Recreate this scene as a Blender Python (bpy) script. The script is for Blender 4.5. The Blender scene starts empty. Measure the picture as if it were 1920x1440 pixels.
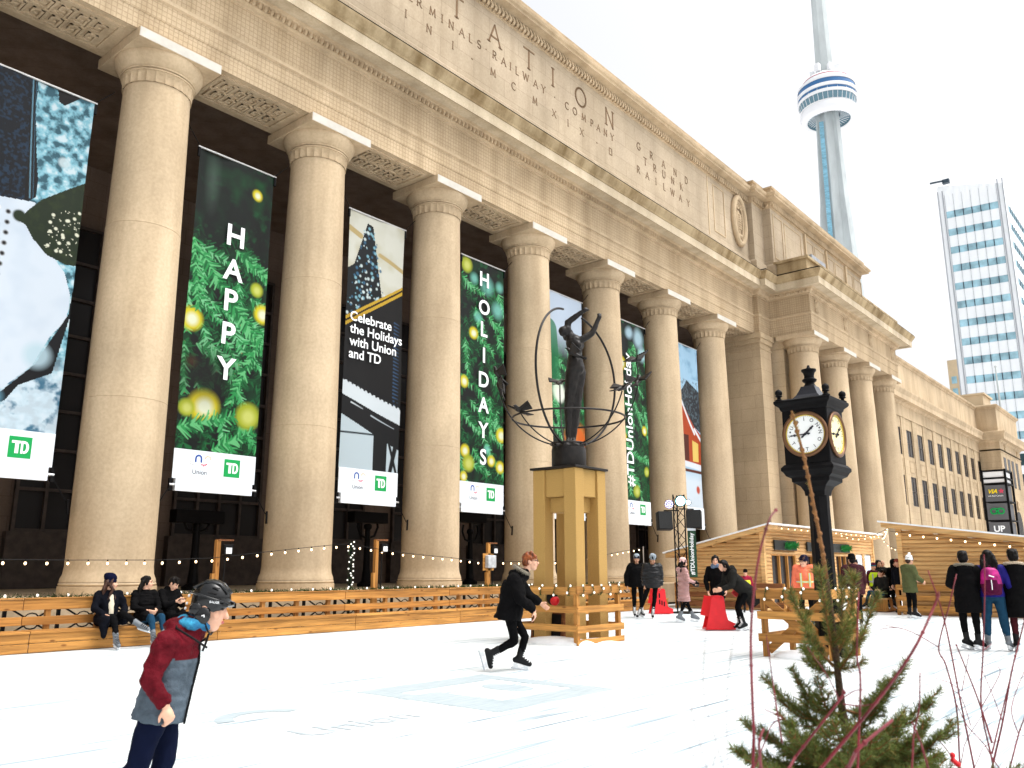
import bpy, bmesh, math, random
import numpy as np
from mathutils import Vector, Matrix, Euler, noise as mnoise
R=math.radians; PI=math.pi
random.seed(7); rng=np.random.default_rng(7)
scn=bpy.context.scene; C=scn.collection

# ------------------------------------------------------------------ camera, sky, sun, exposure
F_PX=1569.9; PITCH=R(12.448); HEAD=R(39.911); CAMZ=1.45
cam=bpy.data.cameras.new('camera'); co=bpy.data.objects.new('camera',cam); C.objects.link(co)
co.location=(0,0,CAMZ); co.rotation_euler=(R(90)+PITCH,0,HEAD-R(90))
cam.sensor_width=36; cam.lens=36*F_PX/1920; cam.clip_start=.05; cam.clip_end=4000
cam.dof.use_dof=True; cam.dof.focus_distance=16; cam.dof.aperture_fstop=5.6
scn.camera=co
W=bpy.data.worlds.new("World"); scn.world=W; W.use_nodes=True
nt=W.node_tree; bg=nt.nodes['Background']
SUN_EL=R(66); SUN_AZ=R(-62)      # direction the light comes from, as an angle from +X towards +Y
sky=nt.nodes.new('ShaderNodeTexSky'); sky.sky_type='NISHITA'; sky.sun_disc=False
sky.sun_elevation=SUN_EL; sky.sun_rotation=R(90)-SUN_AZ; sky.air_density=1.0; sky.dust_density=6.0; sky.ozone_density=1.0
hsv=nt.nodes.new('ShaderNodeHueSaturation'); hsv.inputs['Saturation'].default_value=.12
nt.links.new(sky.outputs[0],hsv.inputs['Color']); nt.links.new(hsv.outputs[0],bg.inputs['Color'])
bg.inputs['Strength'].default_value=.15
sl=bpy.data.lights.new('sun','SUN'); so=bpy.data.objects.new('sun',sl); C.objects.link(so)
sl.energy=0.5; sl.angle=R(28); sl.color=(1,.95,.88)
so.rotation_euler=Vector((math.cos(SUN_AZ)*math.cos(SUN_EL),math.sin(SUN_AZ)*math.cos(SUN_EL),math.sin(SUN_EL))).to_track_quat('Z','Y').to_euler()
so.location=(30,-30,60)
scn.view_settings.view_transform='Standard'; scn.view_settings.look='None'; scn.view_settings.gamma=1; scn.view_settings.use_curve_mapping=False
scn.view_settings.exposure=1.0

_cF=np.array([math.cos(HEAD),math.sin(HEAD),0]);_cR=np.array([math.sin(HEAD),-math.cos(HEAD),0])
def ray(px,py):
    y=-(py-720); fw=F_PX*math.cos(PITCH)-y*math.sin(PITCH); u=F_PX*math.sin(PITCH)+y*math.cos(PITCH)
    return fw*_cF+(px-960)*_cR+np.array([0,0,u])
def at(px,py,dist):              # the point in the scene seen at (px,py) at that ground distance
    d=ray(px,py); return np.array([0,0,CAMZ])+d*(dist/math.hypot(d[0],d[1]))

# ------------------------------------------------------------------ helpers
WM={}
def tag(o,label=None,cat=None,group=None,kind=None):
    if label: o['label']=label
    if cat: o['category']=cat
    if group: o['group']=group
    if kind: o['kind']=kind
    return o
def thing(name,label,cat,loc=(0,0,0),rotz=0,group=None):
    o=bpy.data.objects.new(name,None); C.objects.link(o); o.empty_display_size=.2
    o.location=loc; o.rotation_euler=(0,0,rotz); WM[o]=Matrix.Translation(loc)@Matrix.Rotation(rotz,4,'Z')
    return tag(o,label,cat,group)
def copy_tree(o,parent=None):
    c=o.copy(); C.objects.link(c)
    if parent: c.parent=parent
    for ch in list(o.children): copy_tree(ch,c)
    return c
class MB:
    def __init__(s): s.v=[];s.f=[];s.mi=[]
    def add(s,v,f,mi=0):
        n=len(s.v); s.v.extend([tuple(map(float,p)) for p in v]); s.f.extend([tuple(n+i for i in q) for q in f]); s.mi.extend([mi]*len(f)); return s
    def box(s,x0,x1,y0,y1,z0,z1,mi=0):
        v=[(x,y,z) for z in (z0,z1) for y in (y0,y1) for x in (x0,x1)]
        return s.add(v,[(0,2,3,1),(4,5,7,6),(0,1,5,4),(2,6,7,3),(0,4,6,2),(1,3,7,5)],mi)
    def obox(s,c,sz,rot=None,mi=0):
        M=rot if rot is not None else Matrix.Identity(3); a,b,d=[q/2 for q in sz]
        v=[Vector(c)+M@Vector((x,y,z)) for z in (-d,d) for y in (-b,b) for x in (-a,a)]
        return s.add(v,[(0,2,3,1),(4,5,7,6),(0,1,5,4),(2,6,7,3),(0,4,6,2),(1,3,7,5)],mi)
    def bar(s,p0,p1,w,h,up=(0,0,1),mi=0):      # box from p0 to p1, width w across, h along up
        p0=Vector(p0);p1=Vector(p1);d=p1-p0;L=d.length;d.normalize();u=Vector(up);sd=d.cross(u)
        if sd.length<1e-4: sd=d.cross(Vector((1,0,0)))
        sd.normalize();u=sd.cross(d)
        M=Matrix((d,sd,u)).transposed(); return s.obox((p0+p1)/2,(L,w,h),M,mi)
    def frus(s,p0,p1,r0,r1,n=10,mi=0,caps=True):
        p0=Vector(p0);p1=Vector(p1);d=(p1-p0)
        if d.length<1e-6:return s
        d.normalize();a=d.orthogonal().normalized();b=d.cross(a)
        v=[]
        for p,r in((p0,r0),(p1,r1)):
            for i in range(n):
                t=2*PI*i/n;v.append(p+a*(r*math.cos(t))+b*(r*math.sin(t)))
        f=[(i,(i+1)%n,n+(i+1)%n,n+i) for i in range(n)]
        if caps:f+= [tuple(range(n-1,-1,-1)),tuple(range(n,2*n))]
        return s.add(v,f,mi)
    def tube(s,pts,r,n=6,mi=0,closed=False):
        pts=[Vector(p) for p in pts];m=len(pts);rs=[r]*m if not hasattr(r,'__len__') else r
        v=[];a=None
        for i,p in enumerate(pts):
            if closed:t=pts[(i+1)%m]-pts[i-1]
            else:t=pts[min(i+1,m-1)]-pts[max(i-1,0)]
            t.normalize()
            if a is None:a=t.orthogonal().normalized()
            else:
                a=a-t*a.dot(t)
                a=a.normalized() if a.length>1e-5 else t.orthogonal().normalized()
            b=t.cross(a)
            for k in range(n):
                q=2*PI*k/n;v.append(p+a*(rs[i]*math.cos(q))+b*(rs[i]*math.sin(q)))
        f=[]
        for i in range(m if closed else m-1):
            j=(i+1)%m
            for k in range(n):f.append((i*n+k,i*n+(k+1)%n,j*n+(k+1)%n,j*n+k))
        if not closed:f+=[tuple(range(n-1,-1,-1)),tuple(range((m-1)*n,m*n))]
        return s.add(v,f,mi)
    def lathe(s,c,prof,n=32,mi=0,rot=None,sx=1,sy=1):    # prof: (r,z); closed with caps
        v=[];f=[];M=rot or Matrix.Identity(3);c=Vector(c)
        for r,z in prof:
            for k in range(n):
                q=2*PI*k/n;v.append(c+M@Vector((r*sx*math.cos(q),r*sy*math.sin(q),z)))
        m=len(prof)
        for i in range(m-1):
            for k in range(n):f.append((i*n+k,i*n+(k+1)%n,(i+1)*n+(k+1)%n,(i+1)*n+k))
        f+=[tuple(range(n-1,-1,-1)),tuple(range((m-1)*n,m*n))]
        return s.add(v,f,mi)
    def ell(s,c,r,rot=None,n=12,m=8,mi=0):
        M=rot or Matrix.Identity(3);c=Vector(c);v=[c+M@Vector((0,0,-r[2]))]
        for i in range(1,m):
            t=-PI/2+PI*i/m
            for k in range(n):
                q=2*PI*k/n;v.append(c+M@Vector((r[0]*math.cos(t)*math.cos(q),r[1]*math.cos(t)*math.sin(q),r[2]*math.sin(t))))
        v.append(c+M@Vector((0,0,r[2])));f=[]
        for k in range(n):
            f.append((0,1+(k+1)%n,1+k));f.append((len(v)-1,1+(m-2)*n+k,1+(m-2)*n+(k+1)%n))
        for i in range(m-2):
            for k in range(n):f.append((1+i*n+k,1+i*n+(k+1)%n,1+(i+1)*n+(k+1)%n,1+(i+1)*n+k))
        return s.add(v,f,mi)
    def cap(s,p0,p1,r0,r1,n=12):       # tapered capsule (overlapping closed pieces, for blob())
        s.ell(p0,(r0,)*3,n=n);s.ell(p1,(r1,)*3,n=n);return s.frus(p0,p1,r0*.995,r1*.995,n=n)
    def loft(s,rings,n=20,mi=0):        # rings: (center, axisA*ra, axisB*rb)
        v=[];m=len(rings)
        for c,a,b in rings:
            c=Vector(c);a=Vector(a);b=Vector(b)
            for k in range(n):
                q=2*PI*k/n;v.append(c+a*math.cos(q)+b*math.sin(q))
        f=[]
        for i in range(m-1):
            for k in range(n):f.append((i*n+k,i*n+(k+1)%n,(i+1)*n+(k+1)%n,(i+1)*n+k))
        f+=[tuple(range(n-1,-1,-1)),tuple(range((m-1)*n,m*n))]
        return s.add(v,f,mi)
    def prism(s,poly,fn,a,b,mi=0):      # extrude 2-D polygon; fn(u,v,t)->point, t from a to b
        n=len(poly);v=[fn(u,w,a) for u,w in poly]+[fn(u,w,b) for u,w in poly]
        return s.add(v,[tuple(range(n-1,-1,-1)),tuple(range(n,2*n))]+[(i,(i+1)%n,n+(i+1)%n,n+i) for i in range(n)],mi)
    def build(s,name,mats,parent=None,smooth=None,bevel=0,loc=None):
        v=np.array(s.v,float).reshape(-1,3)
        if parent is not None: M=WM[parent]
        elif loc is not None: M=Matrix.Translation(loc)
        else: M=Matrix.Identity(4)
        Mi=np.array(M.inverted());v=v@Mi[:3,:3].T+Mi[:3,3]
        me=bpy.data.meshes.new(name);me.from_pydata(v.tolist(),[],s.f)
        if not isinstance(mats,(list,tuple)):mats=[mats]
        for m in mats:me.materials.append(m)
        if len(mats)>1:me.polygons.foreach_set('material_index',s.mi)
        if s.fix_normals:
            bm=bmesh.new();bm.from_mesh(me);bmesh.ops.recalc_face_normals(bm,faces=bm.faces);bm.to_mesh(me);bm.free()
        if smooth is not None:
            me.polygons.foreach_set('use_smooth',[True]*len(me.polygons))
            if smooth<180:me.set_sharp_from_angle(angle=R(smooth))
        me.update()
        o=bpy.data.objects.new(name,me);C.objects.link(o)
        if parent is not None:o.parent=parent;WM[o]=WM[parent]
        else:
            WM[o]=M
            if loc is not None:o.location=loc
        if bevel:
            b=o.modifiers.new('bevel','BEVEL');b.width=bevel;b.segments=2;b.limit_method='ANGLE';b.angle_limit=R(50)
        return o
    fix_normals=True
def blob(mb,name,mats,parent,voxel=.015,smooth=4,disp=0,dscale=6,dseed=0,matfn=None,stretch=(1,1,1)):
    """one continuous skin grown round overlapping closed pieces"""
    me=bpy.data.meshes.new('tmp');me.from_pydata(mb.v,[],mb.f)
    bm=bmesh.new();bm.from_mesh(me);bmesh.ops.triangulate(bm,faces=bm.faces);bm.to_mesh(me);bm.free()
    o=bpy.data.objects.new('tmp',me);C.objects.link(o)
    m=o.modifiers.new('r','REMESH');m.mode='VOXEL';m.voxel_size=voxel;m.adaptivity=0
    if smooth:
        q=o.modifiers.new('s','SMOOTH');q.iterations=smooth;q.factor=.5
    dg=bpy.context.evaluated_depsgraph_get();me2=bpy.data.meshes.new_from_object(o.evaluated_get(dg))
    bpy.data.objects.remove(o);bpy.data.meshes.remove(me)
    nv=len(me2.vertices);co_=np.zeros(nv*3);me2.vertices.foreach_get('co',co_);co_=co_.reshape(-1,3)
    if disp:
        no=np.zeros(nv*3);me2.vertices.foreach_get('normal',no);no=no.reshape(-1,3)
        h=np.array([mnoise.noise(Vector((p[0]*dscale*stretch[0]+dseed,p[1]*dscale*stretch[1],p[2]*dscale*stretch[2])))+.5*mnoise.noise(Vector((p[0]*dscale*2.3*stretch[0],p[1]*dscale*2.3*stretch[1]+dseed,p[2]*dscale*2.3*stretch[2]))) for p in co_])
        co_=co_+no*(disp*h)[:,None]
    if parent is not None:
        Mi=np.array(WM[parent].inverted());co_=co_@Mi[:3,:3].T+Mi[:3,3]
    me2.vertices.foreach_set('co',co_.ravel())
    if not isinstance(mats,(list,tuple)):mats=[mats]
    me2.materials.clear()
    for q in mats:me2.materials.append(q)
    me2.polygons.foreach_set('use_smooth',[True]*len(me2.polygons))
    if matfn:me2.polygons.foreach_set('material_index',[matfn(p.center) for p in me2.polygons])
    me2.name=name;me2.update();o=bpy.data.objects.new(name,me2);C.objects.link(o)
    if parent is not None:o.parent=parent;WM[o]=WM[parent]
    return o
# ---- lettering
_txt={}
def text_geo(body,size=1.0,off=0.0,shear=0.0,space=1.0):
    k=(body,off,shear,space)
    if k not in _txt:
        cu=bpy.data.curves.new('t','FONT');cu.body=body;cu.size=1;cu.offset=off;cu.shear=shear;cu.space_character=space;cu.resolution_u=4
        o=bpy.data.objects.new('t',cu);C.objects.link(o);dg=bpy.context.evaluated_depsgraph_get()
        me=bpy.data.meshes.new_from_object(o.evaluated_get(dg))
        v=np.array([p.co[:] for p in me.vertices]).reshape(-1,3)[:,:2];f=[tuple(p.vertices) for p in me.polygons]
        bpy.data.objects.remove(o);bpy.data.meshes.remove(me);_txt[k]=(v,f)
    v,f=_txt[k];return v*size,f
def put_text(mb,body,fn,h=None,w=None,size=None,off=0.0,shear=0.0,space=1.0,align='c',mi=0):
    """flat letters of cap height h (or width w); fn(u,v)->3-D point"""
    v,f=text_geo(body,1,off,shear,space);lo=v.min(0);hi=v.max(0)
    s=size or (h/(hi[1]-lo[1]) if h else w/(hi[0]-lo[0]))
    if size: lo=np.array([lo[0],0.]);hi=np.array([hi[0],.7])
    v=(v-lo)*s;wd=(hi[0]-lo[0])*s;ht=(hi[1]-lo[1])*s
    dx={'c':-wd/2,'l':0,'r':-wd}[align]
    mb.add([fn(a+dx,b-ht/2) for a,b in v],f,mi);return wd
# serif capitals as strokes on a 1 x 1 cell (for carved inscriptions)
def arc(cx,cy,rx,ry,a0,a1,n=12):return [(cx+rx*math.cos(R(a0+(a1-a0)*i/n)),cy+ry*math.sin(R(a0+(a1-a0)*i/n))) for i in range(n+1)]
GL={'A':(.8,[[(0,0),(.4,1),(.8,0)],[(.15,.36),(.65,.36)]],[(0,0),(.8,0)]),
'C':(.8,[arc(.42,.5,.42,.5,45,315,16)],[]),'D':(.75,[[(.1,0),(.1,1)],[(.1,1)]+arc(.3,.5,.45,.5,90,-90)+[(.1,0)]],[]),
'E':(.55,[[(.08,0),(.08,1)],[(.08,1),(.55,1)],[(.08,.52),(.45,.52)],[(.08,0),(.55,0)]],[]),
'G':(.85,[arc(.42,.5,.42,.5,45,330,16)+[(.8,.45),(.55,.45)]],[]),
'I':(.2,[[(.1,0),(.1,1)]],[(.1,0),(.1,1)]),'K':(.7,[[(.08,0),(.08,1)],[(.68,1),(.08,.42)],[(.25,.58),(.7,0)]],[(.08,0),(.08,1),(.7,0)]),
'L':(.55,[[(.08,1),(.08,0),(.55,0)]],[(.08,1)]),'M':(.9,[[(.05,0),(.12,1),(.45,.1),(.78,1),(.85,0)]],[(.05,0),(.85,0)]),
'N':(.8,[[(.08,0),(.08,1),(.72,0),(.72,1)]],[(.08,0),(.72,1)]),'O':(.9,[arc(.45,.5,.45,.5,0,360,22)],[]),
'P':(.6,[[(.08,0),(.08,1)],[(.08,1)]+arc(.3,.74,.3,.26,90,-90,8)+[(.08,.48)]],[(.08,0)]),
'R':(.7,[[(.08,0),(.08,1)],[(.08,1)]+arc(.3,.74,.3,.26,90,-90,8)+[(.08,.48)],[(.3,.48),(.68,0)]],[(.08,0),(.68,0)]),
'S':(.6,[arc(.3,.74,.26,.26,40,270,10)+arc(.3,.25,.28,.25,90,-150,10)[1:]],[]),
'T':(.8,[[(0,1),(.8,1)],[(.4,1),(.4,0)]],[(.4,0)]),'U':(.8,[[(.08,1),(.08,.35)]+arc(.4,.35,.32,.35,180,360,10)+[(.72,1)]],[(.08,1),(.72,1)]),
'W':(1.1,[[(0,1),(.28,0),(.55,.95),(.82,0),(1.1,1)]],[(0,1),(1.1,1)]),'X':(.75,[[(0,1),(.75,0)],[(0,0),(.75,1)]],[(0,1),(.75,0),(0,0),(.75,1)]),
'Y':(.75,[[(0,1),(.38,.5),(.75,1)],[(.38,.5),(.38,0)]],[(0,1),(.75,1),(.38,0)]),
'-':(.3,[[(.05,.4),(.25,.4)]],[]),'.':(.15,[[(.05,.5),(.12,.5)]],[]),'#':(.7,[[(0,0),(.7,0),(.7,1),(0,1),(0,0)]],[]),' ':(.5,[],[])}
def carve(mb,ch,fn,h,sw=.1):
    w,st,se=GL[ch]
    def seg(p,q,wd):
        d=Vector((q[0]-p[0],q[1]-p[1]));L=d.length
        if L<1e-6:return
        d/=L;nx=Vector((-d.y,d.x))*wd/2;e=d*wd*.25
        a=Vector(p)-e;b=Vector(q)+e
        P=[a-nx,b-nx,b+nx,a+nx]
        mb.add([fn((p_.x-w/2)*h,p_.y*h,t) for t in (0,1) for p_ in P],[(0,1,2,3),(4,5,6,7),(0,1,5,4),(1,2,6,5),(2,3,7,6),(3,0,4,7)])
    for pl in st:
        for a,b in zip(pl,pl[1:]):seg(a,b,sw*(1 if abs(b[0]-a[0])<.3 or len(pl)>6 else .8))
    for x,y in se:seg((x-.11,y+(.02 if y<.5 else -.02)),(x+.11,y+(.02 if y<.5 else -.02)),sw*.55)
    return w*h

# ------------------------------------------------------------------ materials
def node(t,k,**kw):
    n=t.nodes.new(k)
    for a,b in kw.items():setattr(n,a,b)
    return n
def mat(name,col,rough=.8,metal=0,nscale=0,namt=.25,bump=0,bscale=None,stretch=(1,1,1),spec=.3,col2=None,emit=None,alpha=1,trans=0,coat=0,detail=4):
    m=bpy.data.materials.new(name);m.use_nodes=True;t=m.node_tree;b=t.nodes['Principled BSDF']
    b.inputs['Base Color'].default_value=(*col,1);b.inputs['Roughness'].default_value=rough;b.inputs['Metallic'].default_value=metal
    b.inputs['Specular IOR Level'].default_value=spec;b.inputs['Coat Weight'].default_value=coat
    if trans:b.inputs['Transmission Weight'].default_value=trans
    if emit:b.inputs['Emission Color'].default_value=(*emit[0],1);b.inputs['Emission Strength'].default_value=emit[1]
    if nscale or bump:
        tc=node(t,'ShaderNodeTexCoord');mp=node(t,'ShaderNodeMapping');mp.inputs['Scale'].default_value=stretch
        t.links.new(tc.outputs['Object'],mp.inputs[0])
    if nscale:
        nz=node(t,'ShaderNodeTexNoise');nz.inputs['Scale'].default_value=nscale;nz.inputs['Detail'].default_value=detail;nz.inputs['Roughness'].default_value=.6
        t.links.new(mp.outputs[0],nz.inputs[0])
        rp=node(t,'ShaderNodeValToRGB');c2=col2 or tuple(c*(1-namt) for c in col);c1=col if col2 else tuple(min(1,c*(1+namt)) for c in col)
        rp.color_ramp.elements[0].position=.32;rp.color_ramp.elements[1].position=.68
        rp.color_ramp.elements[0].color=(*c2,1);rp.color_ramp.elements[1].color=(*c1,1)
        t.links.new(nz.outputs['Fac'],rp.inputs[0]);t.links.new(rp.outputs[0],b.inputs['Base Color'])
    if bump:
        nb=node(t,'ShaderNodeTexNoise');nb.inputs['Scale'].default_value=bscale or nscale*3;nb.inputs['Detail'].default_value=5
        t.links.new(mp.outputs[0],nb.inputs[0]);bp=node(t,'ShaderNodeBump');bp.inputs['Strength'].default_value=bump;bp.inputs['Distance'].default_value=.02
        t.links.new(nb.outputs['Fac'],bp.inputs['Height']);t.links.new(bp.outputs[0],b.inputs['Normal'])
    return m
def stone_mat(name,base,blocks=None,net=0,stain=.25,rough=.9):
    """limestone: broad warm/grey mottling, vertical run-off streaks, fine grain; blocks=(w,h) adds joints; net adds the bird netting's grid"""
    m=bpy.data.materials.new(name);m.use_nodes=True;t=m.node_tree;b=t.nodes['Principled BSDF'];b.inputs['Roughness'].default_value=rough;b.inputs['Specular IOR Level'].default_value=.15
    L=t.links.new;tc=node(t,'ShaderNodeNewGeometry');P=tc.outputs['Position']
    def nz(scale,stretch=(1,1,1),det=5):
        mp=node(t,'ShaderNodeMapping');mp.inputs['Scale'].default_value=stretch;L(P,mp.inputs[0]);n=node(t,'ShaderNodeTexNoise');n.inputs['Scale'].default_value=scale;n.inputs['Detail'].default_value=det;L(mp.outputs[0],n.inputs[0]);return n.outputs['Fac']
    def ramp(fac,c0,c1,p0=.35,p1=.65):
        r=node(t,'ShaderNodeValToRGB');r.color_ramp.elements[0].position=p0;r.color_ramp.elements[1].position=p1;r.color_ramp.elements[0].color=(*c0,1);r.color_ramp.elements[1].color=(*c1,1);L(fac,r.inputs[0]);return r.outputs[0]
    def mul(a,bb,f=1):
        x=node(t,'ShaderNodeMix',data_type='RGBA',blend_type='MULTIPLY');x.inputs['Factor'].default_value=f;L(a,x.inputs[6]);L(bb,x.inputs[7]);return x.outputs[2]
    c=ramp(nz(.35),tuple(q*.86 for q in base),tuple(min(1,q*1.1) for q in base))
    c=mul(c,ramp(nz(1.6,(1,1,.12)),(1-stain,1-stain*1.1,1-stain*1.25),(1,1,1),.3,.6))
    c=mul(c,ramp(nz(14),(.9,.89,.87),(1.05,1.05,1.05),.3,.7))
    h=None
    if blocks or net:
        sp=node(t,'ShaderNodeSeparateXYZ');L(P,sp.inputs[0]);ad=node(t,'ShaderNodeMath',operation='ADD');L(sp.outputs[0],ad.inputs[0]);L(sp.outputs[1],ad.inputs[1])
        cb=node(t,'ShaderNodeCombineXYZ');L(ad.outputs[0],cb.inputs[0]);L(sp.outputs[2],cb.inputs[1])
        for kind,(w,hh,ms,dark,off) in (('b',(*(blocks or (1,1)),.008,.62,.5)),('n',(.13,.13,.014,.78,0))):
            if (kind=='b' and not blocks) or (kind=='n' and not net):continue
            br=node(t,'ShaderNodeTexBrick');br.offset=off;L(cb.outputs[0],br.inputs[0]);br.inputs['Scale'].default_value=1
            br.inputs['Brick Width'].default_value=w;br.inputs['Row Height'].default_value=hh;br.inputs['Mortar Size'].default_value=ms;br.inputs['Mortar Smooth'].default_value=.3
            v=.93 if kind=='b' else 1
            br.inputs['Color1'].default_value=(1,1,1,1);br.inputs['Color2'].default_value=(v,v,v*.98,1);br.inputs['Mortar'].default_value=(dark,dark*.95,dark*.9,1)
            c=mul(c,br.outputs['Color'])
    L(c,b.inputs['Base Color'])
    bp=node(t,'ShaderNodeBump');bp.inputs['Strength'].default_value=.25;bp.inputs['Distance'].default_value=.01;L(nz(30),bp.inputs['Height']);L(bp.outputs[0],b.inputs['Normal'])
    return m
def wood_mat(name,col,axis=0,dark=.45,rough=.6,knots=True):
    m=bpy.data.materials.new(name);m.use_nodes=True;t=m.node_tree;b=t.nodes['Principled BSDF'];b.inputs['Roughness'].default_value=rough;b.inputs['Specular IOR Level'].default_value=.25
    L=t.links.new;g=node(t,'ShaderNodeNewGeometry')
    sc=[1,1,1]
    def mp(s_al,s_ac):
        q=node(t,'ShaderNodeMapping');s=[s_ac]*3
        if axis is not None:s[axis]=s_al
        q.inputs['Scale'].default_value=s;L(g.outputs['Position'],q.inputs[0]);return q.outputs[0]
    n=node(t,'ShaderNodeTexNoise');n.inputs['Scale'].default_value=1;n.inputs['Detail'].default_value=6;n.inputs['Distortion'].default_value=.4;L(mp(1.3,26),n.inputs[0])
    r=node(t,'ShaderNodeValToRGB');e=r.color_ramp.elements;e[0].position=.3;e[1].position=.66;e[0].color=(*[c*(1-dark) for c in col],1);e[1].color=(*[min(1,c*1.15) for c in col],1);L(n.outputs['Fac'],r.inputs[0]);c=r.outputs[0]
    n2=node(t,'ShaderNodeTexNoise');n2.inputs['Scale'].default_value=1;L(mp(.5,3.2),n2.inputs[0]);r2=node(t,'ShaderNodeValToRGB');r2.color_ramp.elements[0].position=.3;r2.color_ramp.elements[1].position=.7;r2.color_ramp.elements[0].color=(.78,.72,.66,1);r2.color_ramp.elements[1].color=(1.1,1.1,1.1,1);L(n2.outputs['Fac'],r2.inputs[0])
    x=node(t,'ShaderNodeMix',data_type='RGBA',blend_type='MULTIPLY');x.inputs['Factor'].default_value=1;L(c,x.inputs[6]);L(r2.outputs[0],x.inputs[7]);c=x.outputs[2]
    if knots:
        vo=node(t,'ShaderNodeTexVoronoi');vo.inputs['Scale'].default_value=1;L(mp(2.2,6),vo.inputs[0]);r3=node(t,'ShaderNodeValToRGB');r3.color_ramp.elements[0].position=.06;r3.color_ramp.elements[1].position=.15;r3.color_ramp.elements[0].color=(.3,.2,.14,1);r3.color_ramp.elements[1].color=(1,1,1,1);L(vo.outputs['Distance'],r3.inputs[0])
        x=node(t,'ShaderNodeMix',data_type='RGBA',blend_type='MULTIPLY');x.inputs['Factor'].default_value=.8;L(c,x.inputs[6]);L(r3.outputs[0],x.inputs[7]);c=x.outputs[2]
    oi=node(t,'ShaderNodeObjectInfo');r4=node(t,'ShaderNodeValToRGB');r4.color_ramp.elements[0].color=(.74,.7,.68,1);r4.color_ramp.elements[1].color=(1.12,1.14,1.2,1);L(oi.outputs['Random'],r4.inputs[0]);x=node(t,'ShaderNodeMix',data_type='RGBA',blend_type='MULTIPLY');x.inputs['Factor'].default_value=1;L(c,x.inputs[6]);L(r4.outputs[0],x.inputs[7]);c=x.outputs[2]
    L(c,b.inputs['Base Color'])
    bp=node(t,'ShaderNodeBump');bp.inputs['Strength'].default_value=.2;bp.inputs['Distance'].default_value=.006;L(n.outputs['Fac'],bp.inputs['Height']);L(bp.outputs[0],b.inputs['Normal'])
    return m
STONE=(.54,.42,.28)
M={}
M['stone']=stone_mat('limestone',STONE,stain=.22)
M['stone_net']=stone_mat('limestone_netted',STONE,net=1,stain=.24)
M['stone_block']=stone_mat('limestone_blocks',(.45,.365,.265),blocks=(1.7,.72),stain=.16)
M['stone_pier']=stone_mat('limestone_pier',(.57,.44,.29),blocks=(1.7,.72),stain=.12)
M['stone_wing']=stone_mat('limestone_wing',tuple(c*.95 for c in STONE),blocks=(1.65,.6))
M['stone_pale']=stone_mat('limestone_washed',(.56,.47,.34),stain=.25)
M['stone_moss']=stone_mat('limestone_mossy',(.42,.325,.195),stain=.55)
M['strip_pale']=mat('pale_abacus_strip',(.53,.5,.44),.6,nscale=3,namt=.08)
M['carved']=mat('letter_shade_stone',(.2,.125,.07),.95,nscale=20,namt=.2)  # letters stand proud; dark tone stands in for shade in the cuts
M['wall_dark']=stone_mat('shade_tinted_wall',(.17,.125,.1),blocks=(1.2,.6))  # limestone darkened in its colour to stand for the deep portico shade
M['bronze_dark']=mat('dark_bronze',(.06,.045,.038),.5,metal=.3,nscale=4,namt=.3)
M['black_glass']=mat('black_glass',(.022,.02,.02),.25,spec=.2)
M['lead']=mat('lead',(.3,.32,.35),.5,metal=.5,nscale=3,namt=.2)
M['ice']=None
M['pine']=wood_mat('pine_along_x',(.52,.25,.06),0)
M['pine_y']=wood_mat('pine_along_y',(.52,.25,.06),1)
M['pine_z']=wood_mat('pine_upright',(.5,.235,.055),2)
M['log']=wood_mat('pale_log_y',(.74,.46,.19),1,dark=.3)
M['log_x']=wood_mat('pale_log_x',(.74,.46,.19),0,dark=.3)
M['oldwood']=wood_mat('weathered_board',(.24,.09,.03),1,dark=.5)
M['bronze']=mat('statue_bronze',(.011,.0085,.007),.42,metal=.12,nscale=7,namt=.5,bump=.15,bscale=30)
M['granite']=mat('yellow_granite',(.43,.26,.078),.75,nscale=60,namt=.22,bump=.1,bscale=90,detail=2)
M['iron']=mat('black_iron',(.004,.0036,.004),.5,metal=0,spec=.1,nscale=6,namt=.3)
M['black']=mat('black_plastic',(.005,.005,.0055),.5,spec=.15)
M['steel']=mat('steel',(.5,.5,.5),.35,metal=.9)
M['white']=mat('white_paint',(.8,.8,.8),.6)
M['banner_white']=mat('banner_white',(.74,.79,.84),.6,nscale=.8,namt=.05)
M['letter_white']=mat('printed_white',(.86,.88,.88),.6)
M['letter_dark']=mat('printed_dark',(.03,.03,.04),.6)
M['td_green']=mat('printed_green',(.0,.3,.065),.6)
M['print_navy']=mat('printed_navy',(.02,.07,.3),.6);M['print_red']=mat('printed_red',(.6,.05,.1),.6);M['print_orange']=mat('printed_orange',(.85,.45,.25),.6);M['print_grey']=mat('printed_grey',(.5,.5,.5),.6)
M['bulb']=mat('warm_bulb',(1,.85,.6),.3,emit=((1,.66,.34),3))
M['bulb_w']=mat('white_bulb',(.9,.9,.86),.3,emit=((1,.93,.8),.35))
M['garland']=mat('garland_green',(.03,.07,.02),.9,nscale=30,namt=.5)
M['red_plastic']=mat('red_plastic',(.72,.012,.02),.4,spec=.4,nscale=5,namt=.08)
M['snow']=mat('snow',(.86,.88,.9),.7,nscale=4,namt=.05,bump=.3,bscale=12)
M['concrete']=mat('pale_concrete',(.5,.545,.55),.9,nscale=.12,namt=.16,stretch=(1,1,.3))
M['tower_white']=mat('tower_white',(.8,.81,.83),.5)
M['tower_glass']=mat('blue_glass',(.03,.14,.34),.2,spec=.6)
M['tower_grey_glass']=mat('grey_glass',(.13,.24,.3),.25,spec=.6)
M['tower_red']=mat('red_trim',(.4,.03,.06),.5)
M['office_white']=mat('white_panels',(.8,.83,.85),.5,nscale=.3,namt=.03)
M['office_glass']=mat('pale_blue_glass',(.28,.47,.55),.15,spec=.5,nscale=.3,namt=.4)
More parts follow.
